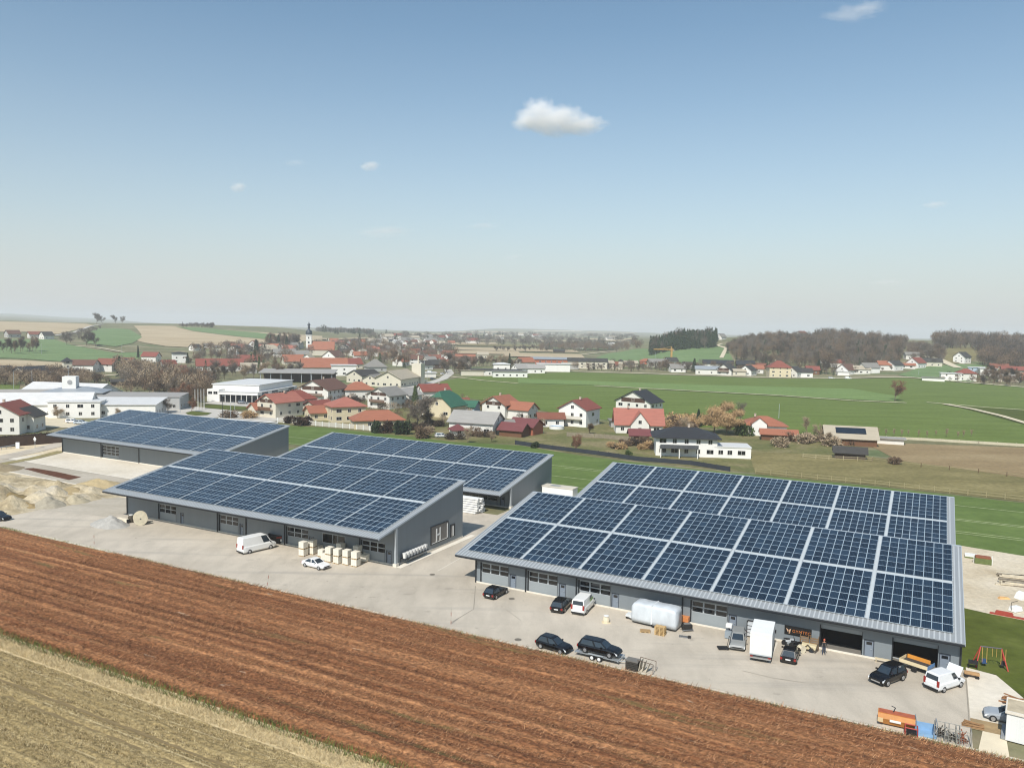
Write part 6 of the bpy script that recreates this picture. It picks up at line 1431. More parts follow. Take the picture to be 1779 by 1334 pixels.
t = thing('rope_spool', 'pale wooden spool beside the open left gate', 'spool', (*P(1392,1133), 0), .4); MB().cyl((0,-.3,.42),(0,-.24,.42),.42,.42,18).build('flange', dm, t); MB().cyl((0,.24,.42),(0,.3,.42),.42,.42,18).build('flange', dm, t); MB().cyl((0,-.24,.42),(0,.24,.42),.25,.25,14).build('core', dm, t)
t = thing('beige_pipe_pile', 'heap of cream machine parts before the open left gate', 'machine parts', (*P(1407,1131), 0), -T); MB().box(-.9,.7,-.4,.4,.3,.8).build('casing', M('casing_cream','cdc09c',.7,.15,2), t, bevel=.08); MB().tube([(-.9,-.5,.1),(-.2,-.5,.9),(.6,-.5,.2),(.9,-.4,1.2)], .05).build('pipe', M('pipe_dark','4a4338',.5), t); MB().cyl((.2,-.45,.3),(.2,-.3,.3),.28,.28,14).build('pulley', darkm, t)
t = thing('timber_crate', 'brown slatted crates stacked behind the cream machine parts', 'crate', (*UV(-11.9, 94.2), 0), -T)
for k in range(5): MB().box(0,.95,-.5,-.46,.25+k*.26,.43+k*.26).box(1.1,2.0,-.5,-.46,.25+k*.26,.43+k*.26).build('slat', M('crate_brown','7a6348',.8,.2,2), t)
for x in (0,.9,1.1,1.95): MB().box(x,x+.06,-.455,.0,0,1.6).build('post', M('crate_brown','7a6348'), t)
# long trough by wall
t = thing('metal_trough', 'grey metal trough leaning along the wall under the banner', 'trough', (*UV(-13.6, 94.1), 0), -T); MB().prism([(-.3,.15),(.3,.15),(.38,.55),(.3,.55),(.24,.22),(-.24,.22),(-.3,.55),(-.38,.55)], 0, 2.4, 'x').build('trough', M('trough_grey','8d979e',.5), t); [MB().box(x,x+.08,-.3,.3,0,.147).build('foot', darkm, t) for x in (.2,2.1)]
# grey stacked crates and white sacks by the kerb
t = thing('crate_stack', 'dark grey stacked crates by the kerb right of the trailer', 'crate stack', (*P(1100,1163), 0), -T); MB().box(-.75,.65,-.5,.5,1.0,1.12).build('lid', M('lid_grey','6f6c66',.7), t)
for k in range(5): MB().box(-.72,.62,-.48,.48,.05+k*.19,.19+k*.19).build('crate', M('crate_dark','3b3833',.8,.2,3), t)
t = thing('scrap_rack', 'pale bent sheets in a rack by the kerb', 'scrap rack', (*P(1124,1166), 0), -T); MB().prism([(-.8,.1),(-.6,1.2),(-.55,1.2),(-.72,.1)], -.5,.5).prism([(-.5,.05),(-.2,1.1),(-.15,1.1),(-.4,.05)], -.45,.5).prism([(-.1,.05),(.3,1.05),(.36,1.05),(0,.05)], -.5,.4).build('sheets', M('sheet_pale','c2baa8',.6,.15,2), t); MB().tube([(-.9,-.5,0),(-.9,-.5,1.2),(.8,-.5,1.1),(.8,-.5,0)], .035).tube([(-.9,.5,0),(-.9,.5,1.2),(.8,.5,1.1),(.8,.5,0)], .035).build('rack', M('rack_rust','5b4a3c',.8), t)
# orange container, red frame, blue tub, cage trailers at lower right
t, ln = corner_thing('orange_spreader', 'orange spreader box with white lettering patch at the kerb', 'spreader', (1524,1259), (1583,1272))
MB().loft([[(.2,.3,.25),(3.5,.3,.25),(3.5,1.2,.25),(.2,1.2,.25)],[(0,0,.95),(3.7,0,.95),(3.7,1.5,.95),(0,1.5,.95)],[(0,.25,1.45),(3.7,.25,1.45),(3.7,1.5,1.45),(0,1.5,1.45)]]).build('hopper', M('spreader_orange','b87a38',.55,.12,1.5), t)
MB().box(0,.55,-.03,.0,.5,1.0).build('end_patch', M('patch_cream','cdb48a',.7), t); MB().box(1.2,2.3,-.05,-.01,.72,.98).build('white_patch', whitem, t); MB().box(.1,3.6,.4,1.4,1.453,1.5).build('lid', M('lid_rust','a65a3c',.7,.2,2), t); MB().tube([(1.5,1.0,1.5),(1.7,1.1,2.0),(1.3,1.2,2.1)], .05).build('lever', darkm, t); t.scale = (.84, .8, .8)
t, ln = corner_thing('steel_cage', 'small red steel frame box between orange and blue containers', 'frame box', (1572,1278), (1586,1281))
MB().tube([(0,0,.05),(1,0,.05),(1,.8,.05),(0,.8,.05),(0,0,.05)], .05).tube([(0,0,.8),(1,0,.8),(1,.8,.8),(0,.8,.8),(0,0,.8)], .05).tube([(0,0,0),(0,0,.8)], .05).tube([(1,0,0),(1,0,.8)], .05).tube([(1,.8,0),(1,.8,.8)], .05).tube([(0,.8,0),(0,.8,.8)], .05).build('frame', M('frame_red','a8413a',.6), t); MB().box(.1,.9,.1,.7,.1,.5).build('tray', trimk, t)
t, ln = corner_thing('blue_tub', 'light blue tipping tub with side rails at the kerb', 'tipping tub', (1592,1277), (1618,1282))
MB().box(0,1.6,0,1.3,.05,.12).box(0,1.6,1.3,1.36,.05,.75).box(0,1.6,-.06,0,.05,.35).build('tub', M('tub_blue','7fa3c4',.55,.12,2), t)
for x in (-.05,1.62): MB().tube([(x,0,.1),(x,0,1.35),(x,1.3,1.35),(x,1.3,.1)], .035).tube([(x,0,.7),(x,1.3,.7)], .025).build('side_rail', M('rail_grey','7d878f',.5), t)
for i, (p0, p1, lb, fill) in enumerate([((1622,1284),(1639,1288),'grey mesh cage with dark scrap, left one of three at the kerb','3a332b'),((1641,1288),(1659,1292),'grey mesh cage with dark scrap, middle one of three at the kerb','4a453c'),((1661,1293),(1680,1297),'grey mesh cage with rusty scrap, right one of three at the kerb','8a4e32')]):
    t, ln = corner_thing('mesh_cage', lb, 'mesh cage', p0, p1, 0, 'mesh cages at the kerb'); gm = M('cage_grey','8b8a82',.6)
    MB().tube([(0,0,.05),(1.15,0,.05),(1.15,1.1,.05),(0,1.1,.05),(0,0,.05)], .03).tube([(0,0,1.3),(1.15,0,1.3),(1.15,1.1,1.3),(0,1.1,1.3),(0,0,1.3)], .03).build('frame', gm, t)
    for (x, y) in ((0,0),(1.15,0),(1.15,1.1),(0,1.1)): MB().cyl((x,y,0),(x,y,1.3),.035).build('post', gm, t)
    q = MB(); [q.cyl((x,0,.05),(x,0,1.3),.012,n=4) for x in (.2,.4,.6,.8,1.0)]; [q.cyl((0,0,z_),(1.15,0,z_),.012,n=4) for z_ in (.3,.6,.9)]; q.build('mesh', gm, t)
    q = MB(); rr2 = random.Random(i); [q.cyl((rr2.uniform(.1,1),rr2.uniform(.1,1),.1),(rr2.uniform(.1,1),rr2.uniform(.1,1),rr2.uniform(.4,1.1)),.05,n=5) for _ in range(9)]; q.build('scrap', M('scrap_'+fill, fill,.8,.3,3), t)
t = thing('log_pile', 'small pile of split logs beside the concrete pad', 'log pile', (*P(1690,1262), 0), -.5)
for k in range(9): MB().cyl((-.9+.1*(k % 3), -.4+.2*k*.5, .08+.12*(k % 3)), (.9, -.35+.2*k*.5+.1, .1+.1*(k % 2)), .07, .06, 7).build('log', M('log_bark','8a6a48',.9,.25,2), t)
t = thing('board_pile', 'heap of orange-brown boards behind the white container', 'board pile', (*P(1763,1224), 0), -T)
for k in range(14): MB().cbox((rh_.uniform(-.6,.9), rh_.uniform(-.4,.6), .1+.05*k), (1.6, .22, .05), rh_.uniform(-.6,.6)).build('board', M('board_orange','8f6440',.8,.2,2,isl=.1), t)
# tail objects by the hall's right corner
t = thing('small_cart', 'small wooden cart at the right corner of the hall', 'cart', (*P(1688,1176), 0), -T); MB().box(-.7,.7,-.45,.45,.4,.48).box(-.7,.7,-.48,-.45,.48,.7).build('bed', M('cart_wood','b08c62',.8,.15,2), t); [MB().cyl((x,y-.04,.2),(x,y+.04,.2),.2,.2,12).build('wheel', tyrem, t) for x in (-.5,.5) for y in (-.4,.4)]
t = thing('gas_grill', 'dark small grill behind the wooden cart', 'grill', (*P(1690,1161), 0), -T); MB().box(-.45,.45,-.3,.3,.6,.85).build('tray', trimk, t); [MB().cyl((x,y,0),(x,y,.6),.03).build('leg', trimk, t) for x in (-.4,.4) for y in (-.25,.25)]
# swing
xl, yl = P(1692,1155); xr_, yr_ = P(1748,1162); d = Vector((xr_-xl, yr_-yl)); sl_ = d.length
t = thing('swing_set', 'child swing set with red legs on the lawn', 'swing', (xl, yl, 0), math.atan2(d.y, d.x)); redm = M('swing_red','b5453a',.6)
for x, s in ((0,1),(sl_,-1)):
    for y in (-.75, .75): MB().cyl((x-s*.0, y, 0), (x+s*.55, 0, 2.2), .07, .06, 8).build('leg', redm, t)
MB().cyl((.5,0,2.2),(sl_-.5,0,2.2),.06,.06,8).build('crossbar', M('swing_bar','5a5560',.6), t); ropem = M('rope_yellow','c9a45a',.8)
for x, c_, lb in ((.95,'2f4a72','s'),(2.75,'2a2a2c','s')):
    for dx in (-.22, .22): MB().cyl((x+dx, -.1, .5), (x+dx, 0, 2.17), .025, .025, 6).build('rope', ropem, t)
    st_ = MB().box(x-.25, x+.25, -.28, .1, .42, .48).box(x-.25, x+.25, .05, .1, .48, .85).build('seat', M('seat_'+c_, c_, .6), t)
for dx in (1.7, 2.1): MB().cyl((dx,0,1.2),(dx,0,2.17),.02,.02,6).build('rope', ropem, t)
# right gravel yard
t, ln = corner_thing('earth_box', 'rusty brown open box with green sides on the gravel', 'container', (1693,979), (1712,981.5)); MB().box(0,2.3,0,1.6,.1,.95).build('box', M('box_green','5f6b3a',.7,.2,2), t); MB().box(.1,2.2,.1,1.5,.953,1.15).build('lid', M('lid_redbrown','8a5238',.8,.15,2), t); MB().cyl((-.1,.3,.0),(-.1,.3,1.5),.05).build('post', whitem, t); MB().cyl((2.4,.3,.0),(2.4,.3,1.5),.05).build('post', whitem, t)
t, ln = corner_thing('flat_frame', 'white rimmed flat bed beside the hall ridge', 'bed frame', (1676,969), (1687,970.5)); MB().box(0,1.7,0,1.8,.3,.5).build('bed', whitem, t); MB().box(0,1.7,-.04,-.003,0,.3).build('skirt', M('box_green','5f6b3a'), t)
for i, (px, py, lb, n) in enumerate([(1765,1003,'upper pile of pale timber and pipes at the right edge',12),(1765,1016,'lower pile of pale timber and pipes at the right edge',14)]):
    t = thing('timber_pile', lb, 'timber pile', (*P(px, py), 0), -T+.1)
    for k in range(n): MB().cbox((rh_.uniform(-.6,.8), -1+.22*(k % 7)+rh_.uniform(-.1,.1), .12+.16*(k//4)), (rh_.uniform(3,5), .3, .2), rh_.uniform(-.12,.12)).build('beam', M('timber_pale','c3b8a2',.8,.2,2,isl=.15) if k % 3 else M('timber_dark','7a7062',.8,.2,2), t)
t = thing('plastic_chair', 'white upside down tub seat near the red beams', 'tub', (*P(1764,1062), 0), .4); MB().loft([[(-.8,-.5,.1),(.8,-.5,.1),(.8,.5,.1),(-.8,.5,.1)],[(-.65,-.4,.7),(.65,-.4,.7),(.65,.4,.7),(-.65,.4,.7)]]).build('tub', whitem, t, bevel=.06); MB().tube([(-.8,0,.3),(-.9,0,1.3),(.4,0,1.4)], .03).build('handle', trimk, t)
t = thing('sail_sheet', 'folded white plastic sheet at the right edge above the tub', 'plastic sheet', (*P(1777,1040), 0), .3); MB().prism([(-1,0),(-.5,.8),(0,1.0),(.7,.5),(1.1,.0)], -.6, .6).build('sheet', M('sheet_white','dcdcd8',.5,.05,2), t, smooth=False)
t = thing('orange_tarp', 'crumpled pale orange tarpaulin on the gravel', 'tarpaulin', (*P(1743,1040), 0), .1); MB().loft([[(-.9,-.3,0),(.8,-.5,0),(1.0,.5,0),(-.7,.4,0)],[(-.6,-.15,.22),(.5,-.3,.3),(.6,.3,.2),(-.4,.2,.32)]]).build('sheet', M('tarp_orange','d2a36a',.7,.15,2), t)
t, ln = corner_thing('steel_beams', 'bundle of red steel beams on the lawn edge', 'steel beams', (1719,1066), (1772,1076))
for k, (x0, x1, y0, z0) in enumerate([(0,4.6,0,0),(0,4.5,.3,0),(.6,2.6,.1,.2),(.6,2.6,.4,.2),(.7,2.5,.25,.4)]): MB().box(x0,x1,y0,y0+.22,z0+.002,z0+.18).build('beam', M('beam_red','a24638',.65,.1,2), t)
# signs, fences, masts on the left
t = thing('warning_sign', 'white triangular warning sign at the road by the hedge', 'road sign', (*P(61,779), 0), -.1); MB().cyl((0,0,0),(0,0,3.0),.05).build('pole', framem, t); MB().prism([(-.5,2.5),(.5,2.5),(0,3.35)], -.06, -.04).build('plate', whitem, t); MB().box(-.3,.3,-.06,-.04,2.1,2.4).build('sub_plate', whitem, t)
t = thing('hedge', 'tall dark brown clipped hedge along the road at the left', 'hedge', (0, 0, 0))
r_ = random.Random(8); pa, pb2 = Vector(P(-60,782)), Vector(P(112,768)); vs = []
for i in range(26000):
    f = r_.random(); p = pa+(pb2-pa)*f; off = r_.uniform(-1.1,1.1); zz = r_.random()*2.9; p3 = Vector((p.x+off*.3, p.y+off, zz)); dd = Vector((r_.gauss(0,.2), r_.gauss(0,.2), r_.gauss(.15,.2))); s_ = Vector((r_.gauss(0,.07), r_.gauss(0,.07), r_.gauss(0,.07))); vs += [p3-s_, p3+s_, p3+dd]
V = np.array([tuple(v) for v in vs]); npmesh('leaves', V, np.arange(len(V)).reshape(-1,3), hedgem, parent=t)
mb = MB(); d_ = (pb2-pa).normalized(); nn = Vector((-d_.y, d_.x))*.8; mb.loft([[(*(pa-nn),0),(*(pa+nn),0),(*(pa+nn),2.7),(*(pa-nn),2.7)],[(*(pb2-nn),0),(*(pb2+nn),0),(*(pb2+nn),2.7),(*(pb2-nn),2.7)]]).build('twig_core', hedgem, t)
ribbon('road_left', [P(-80,806), P(0,796), P(60,783), P(108,771), P(150,760)], 5.5, asph, .08, True)
ribbon('verge_left', [P(-80,818), P(0,807), P(60,796), P(108,784)], 3, M('verge_olive','8a7f55',.95,.3,.6), .09, True)
t = thing('guard_rail', 'low metal guard rail at the left edge road', 'guard rail', (0,0,0)); ga, gb = Vector(P(-40,789)), Vector(P(27,777)); MB().tube([(*ga,.7),(*gb,.7)], .12).build('rail', M('galvanised','aeb3b6'), t)
for k in range(9): q = ga+(gb-ga)*(k/8); MB().cyl((*q,0),(*q,.7),.06).build('post', M('galvanised','aeb3b6'), t)
t = thing('white_post', 'short white post at the end of the guard rail', 'post', (*P(31,779),0)); MB().box(-.5,.5,-.15,.15,0,1.7).build('post', whitem, t)
for i in range(4):
    x_, y_, _ = TP(339+i*5.2, 712-i*.3); t = thing('flagpole', f'white flagpole by the traffic island, {ords[i]} of four from the left', 'flagpole', (x_, y_, 0), 0, 'flagpoles at the traffic island'); MB().cyl((0,0,0),(0,0,8.2),.13,.08,8).build('pole', whitem, t); MB().cyl((0,0,8.2),(0,0,8.35),.14,.1,8).build('cap', framem, t)
for px, py, h_, lb in [(386.5,727,8.5,'dark street lamp at the road corner before the showroom'),(313,717,6,'pale short lamp left of the traffic island'),(401,727,6,'pale lamp post right of the road corner'),(408,722,5,'thin sign post on the grass before the showroom'),
    (72,616,10,'wooden power pole on the left meadow'),(212,622,12,'wooden power pole right of the meadow clump'),(742,663,7,'pale lamp post on the winding road'),(24,676,9,'pale pole left of the school'),(56,675,9,'second pale pole left of the school, nearer the roof'),
    (1138,627,9,'slim pole on the green slope by the crane'),(1596,652,9,'slim pole on the field right of the village row'),(1353,727,6,'thin mast with dish on the villa roof side'),(540,668,9,'wooden pole before the open warehouse')]:
    x_, y_, z_ = TP(px, py); t = thing('lamp_post' if 'lamp' in lb else 'pole', lb, 'street lamp' if 'lamp' in lb else 'pole', (x_, y_, z_), 0); MB().cyl((0,0,0),(0,0,h_),.11,.08,8).build('shaft', darkm if 'dark' in lb else framem, t)
    if 'lamp' in lb: MB().cbox((.5,0,h_),(1.2,.25,.12)).build('lamp_head', framem, t)
# roads round the island
flat('road_junction', [TP(*p)[:2] for p in [(262,716),(300,708),(340,707),(400,713),(470,722),(498,722),(520,727),(470,733),(380,725),(330,730),(280,724)]], .10, roadm)
flat('traffic_island', [TP(*p)[:2] for p in [(322,717.5),(335,714.5),(355,716.5),(368,718),(360,721.5),(340,722.5),(326,720.5)]], .2, g_near)
flat('grass_showroom', [TP(*p)[:2] for p in [(355,703),(400,705),(434,708),(425,712),(400,713),(356,709)]], .18, g_near)
flat('car_park', [TP(*p)[:2] for p in [(355,701),(380,694),(440,699),(520,692),(530,697),(440,707),(400,705)]], .14, roadm)
flat('car_park_school', [TP(*p)[:2] for p in [(20,706),(45,708),(60,720),(170,735),(160,745),(60,742),(40,728),(-20,722)]], .14, pale)
ribbon('road_main', [(520,727),(470,722),(560,705),(600,694),(640,684),(700,675),(740,668),(770,658),(782,649),(778,642)], 6, roadm, .18)
ribbon('road_farm', [(90,657),(160,655),(230,649),(300,645)], 4, pale, .3)
# fences
def fence(name, label, pts, h, mat, post_gap=2.4, kind='rails', nr=2, pmat=None, cat='fence', pw=.07):
    t = thing(name, label, cat, (0, 0, 0)); P3 = [Vector(P(*p)) for p in pts]
    for a, b in zip(P3[:-1], P3[1:]):
        d = b-a; n = max(1, round(d.length/post_gap)); u_ = d.normalized(); ang = math.atan2(d.y, d.x)
        for k in range(n+1):
            q = a+d*(k/n); o = MB().cbox((0,0,h/2+.05), (pw*2,pw*2,h+.1)).build('post', pmat or mat, t, (q.x, q.y, 0), ang)
        for k in range(n):
            q0 = a+d*(k/n); ll = d.length/n; M4 = Matrix.Translation((q0.x, q0.y, 0)) @ Matrix.Rotation(ang, 4, 'Z'); mb = MB()
            if kind == 'rails': [mb.box(pw, ll-pw, -.03, .03, h*(r+1)/(nr+.15)-.09, h*(r+1)/(nr+.15), 0, M4) for r in range(nr)]
            elif kind == 'board': [mb.box(pw+.02+j*.2, pw+.02+j*.2+.13, -.02, .02, .1, h-.05, 0, M4) for j in range(int((ll-2*pw)/.2))]; mb.box(pw, ll-pw, .02, .05, h*.7, h*.78, 0, M4); mb.box(pw, ll-pw, .02, .05, h*.25, h*.33, 0, M4)
            else: mb.box(pw, ll-pw, -.02, .02, .02, h, 0, M4)
            mb.build({'rails':'rail','board':'panel','net':'net'}[kind], mat, t)
    return t
fence('garden_fence', 'white panel fence with square posts along the green field', [(483,734),(560,741),(620,746),(666,751)], 1.7, M('fence_grey','c9c3b8',.8,.1,1), 3.0, 'board', pmat=whitem, pw=.14)
flat('fence_plinth', [P(*p) for p in [(380,727),(483,735),(483,736.5),(378,728.5)]], .3, whitem)
fence('net_fence', 'low black net fence along the field before the modern house', [(895,772),(960,781),(1040,791),(1110,801),(1200,808),(1268,819)], 1.25, M('net_black','2b3038',.8,.2,.5), 3.5, 'net', cat='net fence')
fence('timber_fence', 'weathered timber board fence below the balcony house', [(985,758),(1050,762),(1100,767)], 1.5, M('fence_wood','8d8271',.85,.2,1), 3.0, 'board')
fence('paddock_fence', 'pale wooden rail fence along the dry meadow', [(1313,822),(1420,833),(1520,843),(1650,857),(1779,871),(1850,880)], 1.25, M('rail_pale','958b69',.85,.15,1), 3.4, 'rails')
fence('paddock_fence', 'thin wire paddock fence with dark posts on the brown paddock', [(1515,802),(1600,812),(1700,822),(1800,834)], 1.1, M('rail_pale','958b69'), 6, 'rails', 1, M('post_dark','5b4632',.9), pw=.08)
fence('paddock_fence', 'pale rail fence before the dark horse shelter', [(1395,795),(1440,799),(1515,802)], 1.2, M('rail_cream','a89e7e',.85,.1,1), 4, 'rails')
fence('field_fence', 'long pale concrete wall fence behind the paddock', [(1510,761),(1600,765),(1700,771),(1800,777)], .9, M('wall_pale','bcb49c',.85,.1,1), 5, 'net', pw=.12)
# crane
x_, y_, z_ = TP(1166, 630); t = thing('tower_crane', 'yellow-brown tower crane above the village roofs', 'crane', (x_, y_, z_), 0); k = y_/FPX; cm_ = M('crane_yellow','b08a4e',.7)
MB().box(-.8,.8,-.8,.8,0,25*k).build('mast', cm_, t); MB().box(-31*k,4*k,-.5,.5,22*k,23.6*k).build('jib', cm_, t); MB().box(2*k,5*k,-1,1,20*k,22*k-.01).build('counterweight', M('cw_grey','8c8a86',.8), t); MB().tube([(0,0,25*k),(0,0,28*k)], .4).tube([(0,0,28*k),(-20*k,0,23.6*k)], .12).build('stay', cm_, t)
# pool, dish, bins
t = thing('garden_pool', 'round white pool with blue rim before the balcony house', 'pool', (*P(967,745),0)); MB().lathe([(2.6,0),(2.65,1.1),(2.45,1.1),(2.4,.9)], 24).build('wall', whitem, t); MB().lathe([(0,.85),(2.42,.85)], 24).build('water', M('pool_water','6f9fc0',.1), t)
# person
def skin_person(label, px, py, ang, joints, edges, mats_):
    x, y = P(px, py); t = thing('person', label, 'person', (x, y, 0), ang)
    me = bpy.data.meshes.new('body'); names = list(joints); me.from_pydata([joints[n][0] for n in names], [(names.index(a), names.index(b)) for a, b in edges], [])
    o = put(me, 'body', t); sk = o.modifiers.new('skin', 'SKIN'); sk.use_smooth_shade = True; lay = me.skin_vertices[0].data if me.skin_vertices else None
    if lay is None:
        bpy.context.view_layer.objects.active = o; bm_ = bmesh.new(); bm_.from_mesh(me); ly = bm_.verts.layers.skin.verify(); bm_.to_mesh(me); bm_.free(); lay = me.skin_vertices[0].data
    for i, n in enumerate(names): r_2 = joints[n][1]; lay[i].radius = (r_2, r_2) if not isinstance(r_2, tuple) else r_2; lay[i].use_root = (n == 'pelvis')
    su = o.modifiers.new('sub', 'SUBSURF'); su.levels = 1; su.render_levels = 1
    dg = bpy.context.evaluated_depsgraph_get(); bm2 = bpy.data.meshes.new_from_object(o.evaluated_get(dg)); o.modifiers.clear(); o.data = bm2
    bm2.materials.clear(); [bm2.materials.append(q) for q in mats_]
    for p in bm2.polygons:
        c_ = p.center; p.material_index = 0 if c_.z > 1.44 or (abs(c_.x) > .3 and c_.z < .92) else (1 if c_.z > .9 else (2 if c_.z > .09 else 3))
    return t
J = dict(pelvis=((0,0,.95),(.14,.11)), belly=((0,0,1.12),(.14,.10)), chest=((0,.0,1.33),(.17,.12)), neck=((0,-.01,1.5),.055), chin=((0,-.02,1.58),.07), head=((0,-.02,1.68),(.085,.10)), crown=((0,-.01,1.75),.06),
 ls=((.19,0,1.42),.06), le=((.27,-.02,1.14),.045), lw=((.31,-.14,.92),.03), lh=((.32,-.17,.85),(.035,.02)), rs=((-.19,0,1.42),.06), re=((-.26,.02,1.14),.045), rw=((-.3,-.06,.9),.03), rh=((-.31,-.08,.83),(.035,.02)),
 lp=((.1,0,.88),.1), lk=((.12,-.03,.5),.065), la=((.13,.04,.09),.042), lf=((.14,-.15,.045),.035), rp=((-.1,0,.88),.1), rk=((-.13,-.06,.5),.065), ra=((-.15,-.05,.09),.042), rf=((-.17,-.24,.045),.035))
Ed = [('pelvis','belly'),('belly','chest'),('chest','neck'),('neck','chin'),('chin','head'),('head','crown'),('chest','ls'),('ls','le'),('le','lw'),('lw','lh'),('chest','rs'),('rs','re'),('re','rw'),('rw','rh'),('pelvis','lp'),('lp','lk'),('lk','la'),('la','lf'),('pelvis','rp'),('rp','rk'),('rk','ra'),('ra','rf')]
for s, h_ in (('l',1),('r',-1)):
    b_ = J[s+'h'][0]
    for i, (dx, ln_) in enumerate(((-.022,.062),(-.008,.075),(.007,.072),(.021,.058))):
        n1, n2 = f'{s}f{i}a', f'{s}f{i}b'; J[n1] = ((b_[0]+dx*.3, b_[1]+dx-.02, b_[2]-.045), .009); J[n2] = ((b_[0]+dx*.3-h_*.012, b_[1]+dx-.03, b_[2]-.045-ln_*.8), .008); Ed += [(s+'h', n1), (n1, n2)]
    J[s+'t'] = ((b_[0]-h_*.02, b_[1]-.055, b_[2]-.03), .010); Ed += [(s+'h', s+'t')]
skinm = M('skin','b98468',.6,.05,3)
t = skin_person('person in dark jacket and blue jeans beside the open gate', 1431, 1137, -T+.2, J, Ed, [skinm, M('jacket_dark','1d1f24',.8,.1,4), M('jeans','2c3a50',.85,.15,5), trimk])
MB().lathe([(.0,1.845),(.06,1.83),(.098,1.78),(.108,1.70),(.10,1.66)], 14, (0,.005,0)).build('cap', M('cap_red','b8573f',.7), t, smooth=True)
MB().cbox((0,-.125,1.675),(.03,.04,.05)).build('nose', skinm, t); [MB().cbox((x,-.112,1.71),(.022,.012,.012)).build('eye', trimk, t) for x in (-.032,.032)]; MB().cbox((0,-.112,1.625),(.05,.01,.012)).build('mouth', M('lips','8a4a40',.6), t); [MB().cbox((x,-.01,1.68),(.02,.04,.06)).build('ear', skinm, t) for x in (-.095,.095)]
# drain covers and small pebbles of the yard
for px, py, lb in [(751,998,'square drain cover on the yard before the middle hall corner'),(889,1040,'dark drain stain beside the black hatchback'),(900,1111,'oval drain cover left of the kerb hatchback')]:
    x, y = P(px, py); o = MB().lathe([(0,.04),(.4,.04),(.42,.03)], 16).build('drain_cover', M('drain_dark','6b655a',.8,.2,3), None, (x, y, 0)); tag(o, lb, 'drain cover')
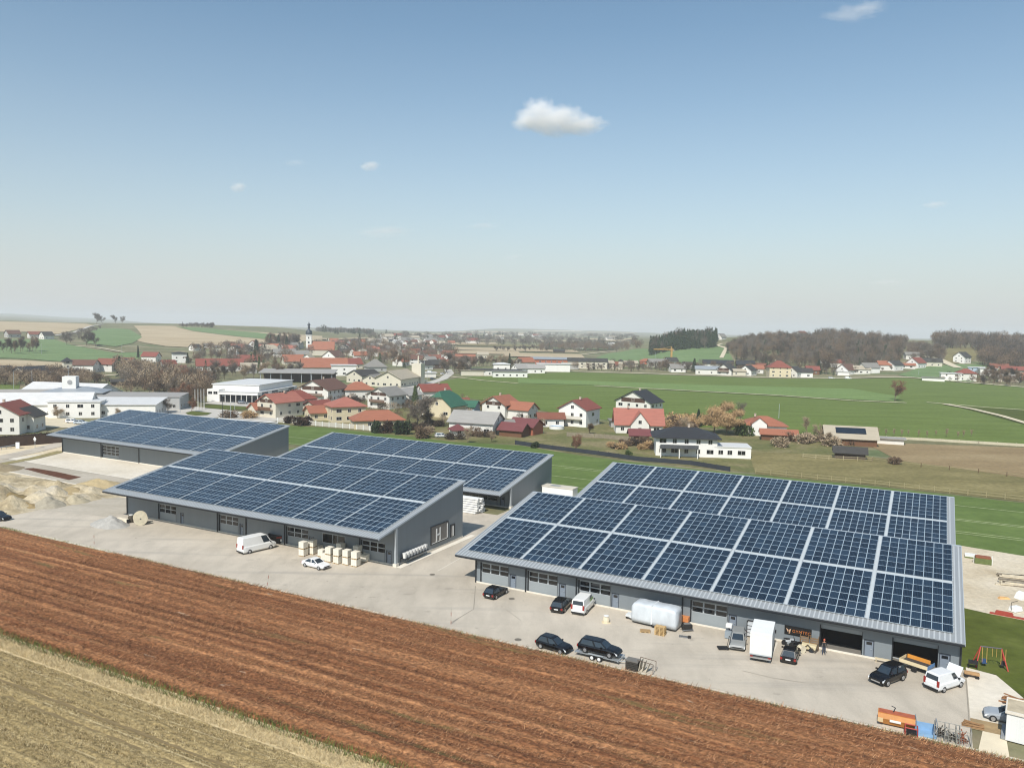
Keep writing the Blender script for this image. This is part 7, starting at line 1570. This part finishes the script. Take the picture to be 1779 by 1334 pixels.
# ------------------------------------------------------------------ haze and clouds
hz_ = bpy.data.materials.new('haze'); hz_.use_nodes = True; n_ = hz_.node_tree; n_.nodes.clear()
pv = n_.nodes.new('ShaderNodeVolumePrincipled'); pv.inputs['Color'].default_value = (.93, .96, 1.0, 1); pv.inputs['Density'].default_value = 1.75e-4; pv.inputs['Anisotropy'].default_value = 0.0
mo = n_.nodes.new('ShaderNodeOutputMaterial'); n_.links.new(pv.outputs[0], mo.inputs['Volume'])
hb = MB().box(-13600, 13600, -500, 13700, -101.0, 110.0).build('haze', hz_); hb['kind'] = 'stuff'
def cloud_mat(dens, aniso=-.05, nscale=1.6):
    m_ = bpy.data.materials.new('cloud_vapour'); m_.use_nodes = True; t_ = m_.node_tree; t_.nodes.clear(); N = t_.nodes; L = t_.links
    tc = N.new('ShaderNodeTexCoord'); nz = N.new('ShaderNodeTexNoise'); nz.inputs['Scale'].default_value = nscale; nz.inputs['Detail'].default_value = 5; nz.inputs['Roughness'].default_value = .62; L.new(tc.outputs['Object'], nz.inputs['Vector'])
    ln = N.new('ShaderNodeVectorMath'); ln.operation = 'LENGTH'; L.new(tc.outputs['Object'], ln.inputs[0])
    # density falls off toward the edge of the unit blob, eaten into by the noise
    a = N.new('ShaderNodeMath'); a.operation = 'SUBTRACT'; a.inputs[0].default_value = 1.0; L.new(ln.outputs['Value'], a.inputs[1])
    b = N.new('ShaderNodeMath'); b.operation = 'MULTIPLY_ADD'; L.new(nz.outputs[0], b.inputs[0]); b.inputs[1].default_value = 2.1; L.new(a.outputs[0], b.inputs[2])
    c = N.new('ShaderNodeMapRange'); L.new(b.outputs[0], c.inputs[0]); c.inputs[1].default_value = 1.30; c.inputs[2].default_value = 1.75; c.inputs[3].default_value = 0; c.inputs[4].default_value = dens
    e = N.new('ShaderNodeMapRange'); L.new(a.outputs[0], e.inputs[0]); e.inputs[1].default_value = 0.0; e.inputs[2].default_value = .22
    d = N.new('ShaderNodeMath'); d.operation = 'MULTIPLY'; L.new(c.outputs[0], d.inputs[0]); L.new(e.outputs[0], d.inputs[1])
    v = N.new('ShaderNodeVolumePrincipled'); v.inputs['Color'].default_value = (1, 1, 1, 1); v.inputs['Anisotropy'].default_value = aniso; L.new(d.outputs[0], v.inputs['Density'])
    mo = N.new('ShaderNodeOutputMaterial'); L.new(v.outputs[0], mo.inputs['Volume']); return m_
def cloud(label, blobs, dist, dens, group=None):
    """blobs: (px, py, half width px, half height px); a cloud of overlapping vapour blobs"""
    root = None
    for i, (px, py, rx, ry) in enumerate(blobs):
        d = ray(px, py); t_ = dist/d.y; k = dist/FPX
        bm_ = bmesh.new(); bmesh.ops.create_icosphere(bm_, subdivisions=3, radius=1.0); me = bpy.data.meshes.new('cloud'); bm_.to_mesh(me); bm_.free()
        me.materials.append(cloud_mat(dens, nscale=1.5 if rx > 25 else 1.1))
        if i == 0:
            root = thing('cloud', label, 'cloud', (d.x*t_, d.y*t_, CAMH+d.z*t_), 0, group)
        o = put(me, 'cloud_puff', root, (d.x*t_-root.location.x, d.y*t_-root.location.y, CAMH+d.z*t_-root.location.z)); o.scale = (rx*k, rx*k*.8, ry*k)
cloud('largest white cloud, flat bottomed, above the middle of the valley', [(932,196,44,34),(966,208,64,32),(1012,217,50,20),(912,212,30,18)], 9000, .0075)
cloud('small white cloud puff left of the largest cloud', [(643,288,24,11)], 9000, .006)
cloud('small round cloud puff, lowest left of the small ones', [(414,325,20,11)], 9000, .006)
cloud('faint wispy streak of cloud at the upper right', [(1480,22,62,14),(1512,12,34,14)], 9000, .0016)
cloud('faint flat cloud low over the town', [(668,402,62,14)], 9500, .0012)
cloud('faint small cloud streak left of the big cloud, below it', [(838,392,40,8)], 9500, .0012)
cloud('faint tiny cloud streak in the upper left', [(512,283,26,8)], 9500, .0012)
cloud('small pale cloud puff near the right edge', [(1625,355,28,8)], 9500, .003)
cloud('faint low cloud streak over the right wood', [(1545,490,42,9)], 9500, .0014)
cloud('faint lowest cloud blotch over the middle valley', [(893,447,22,9)], 9500, .0012)
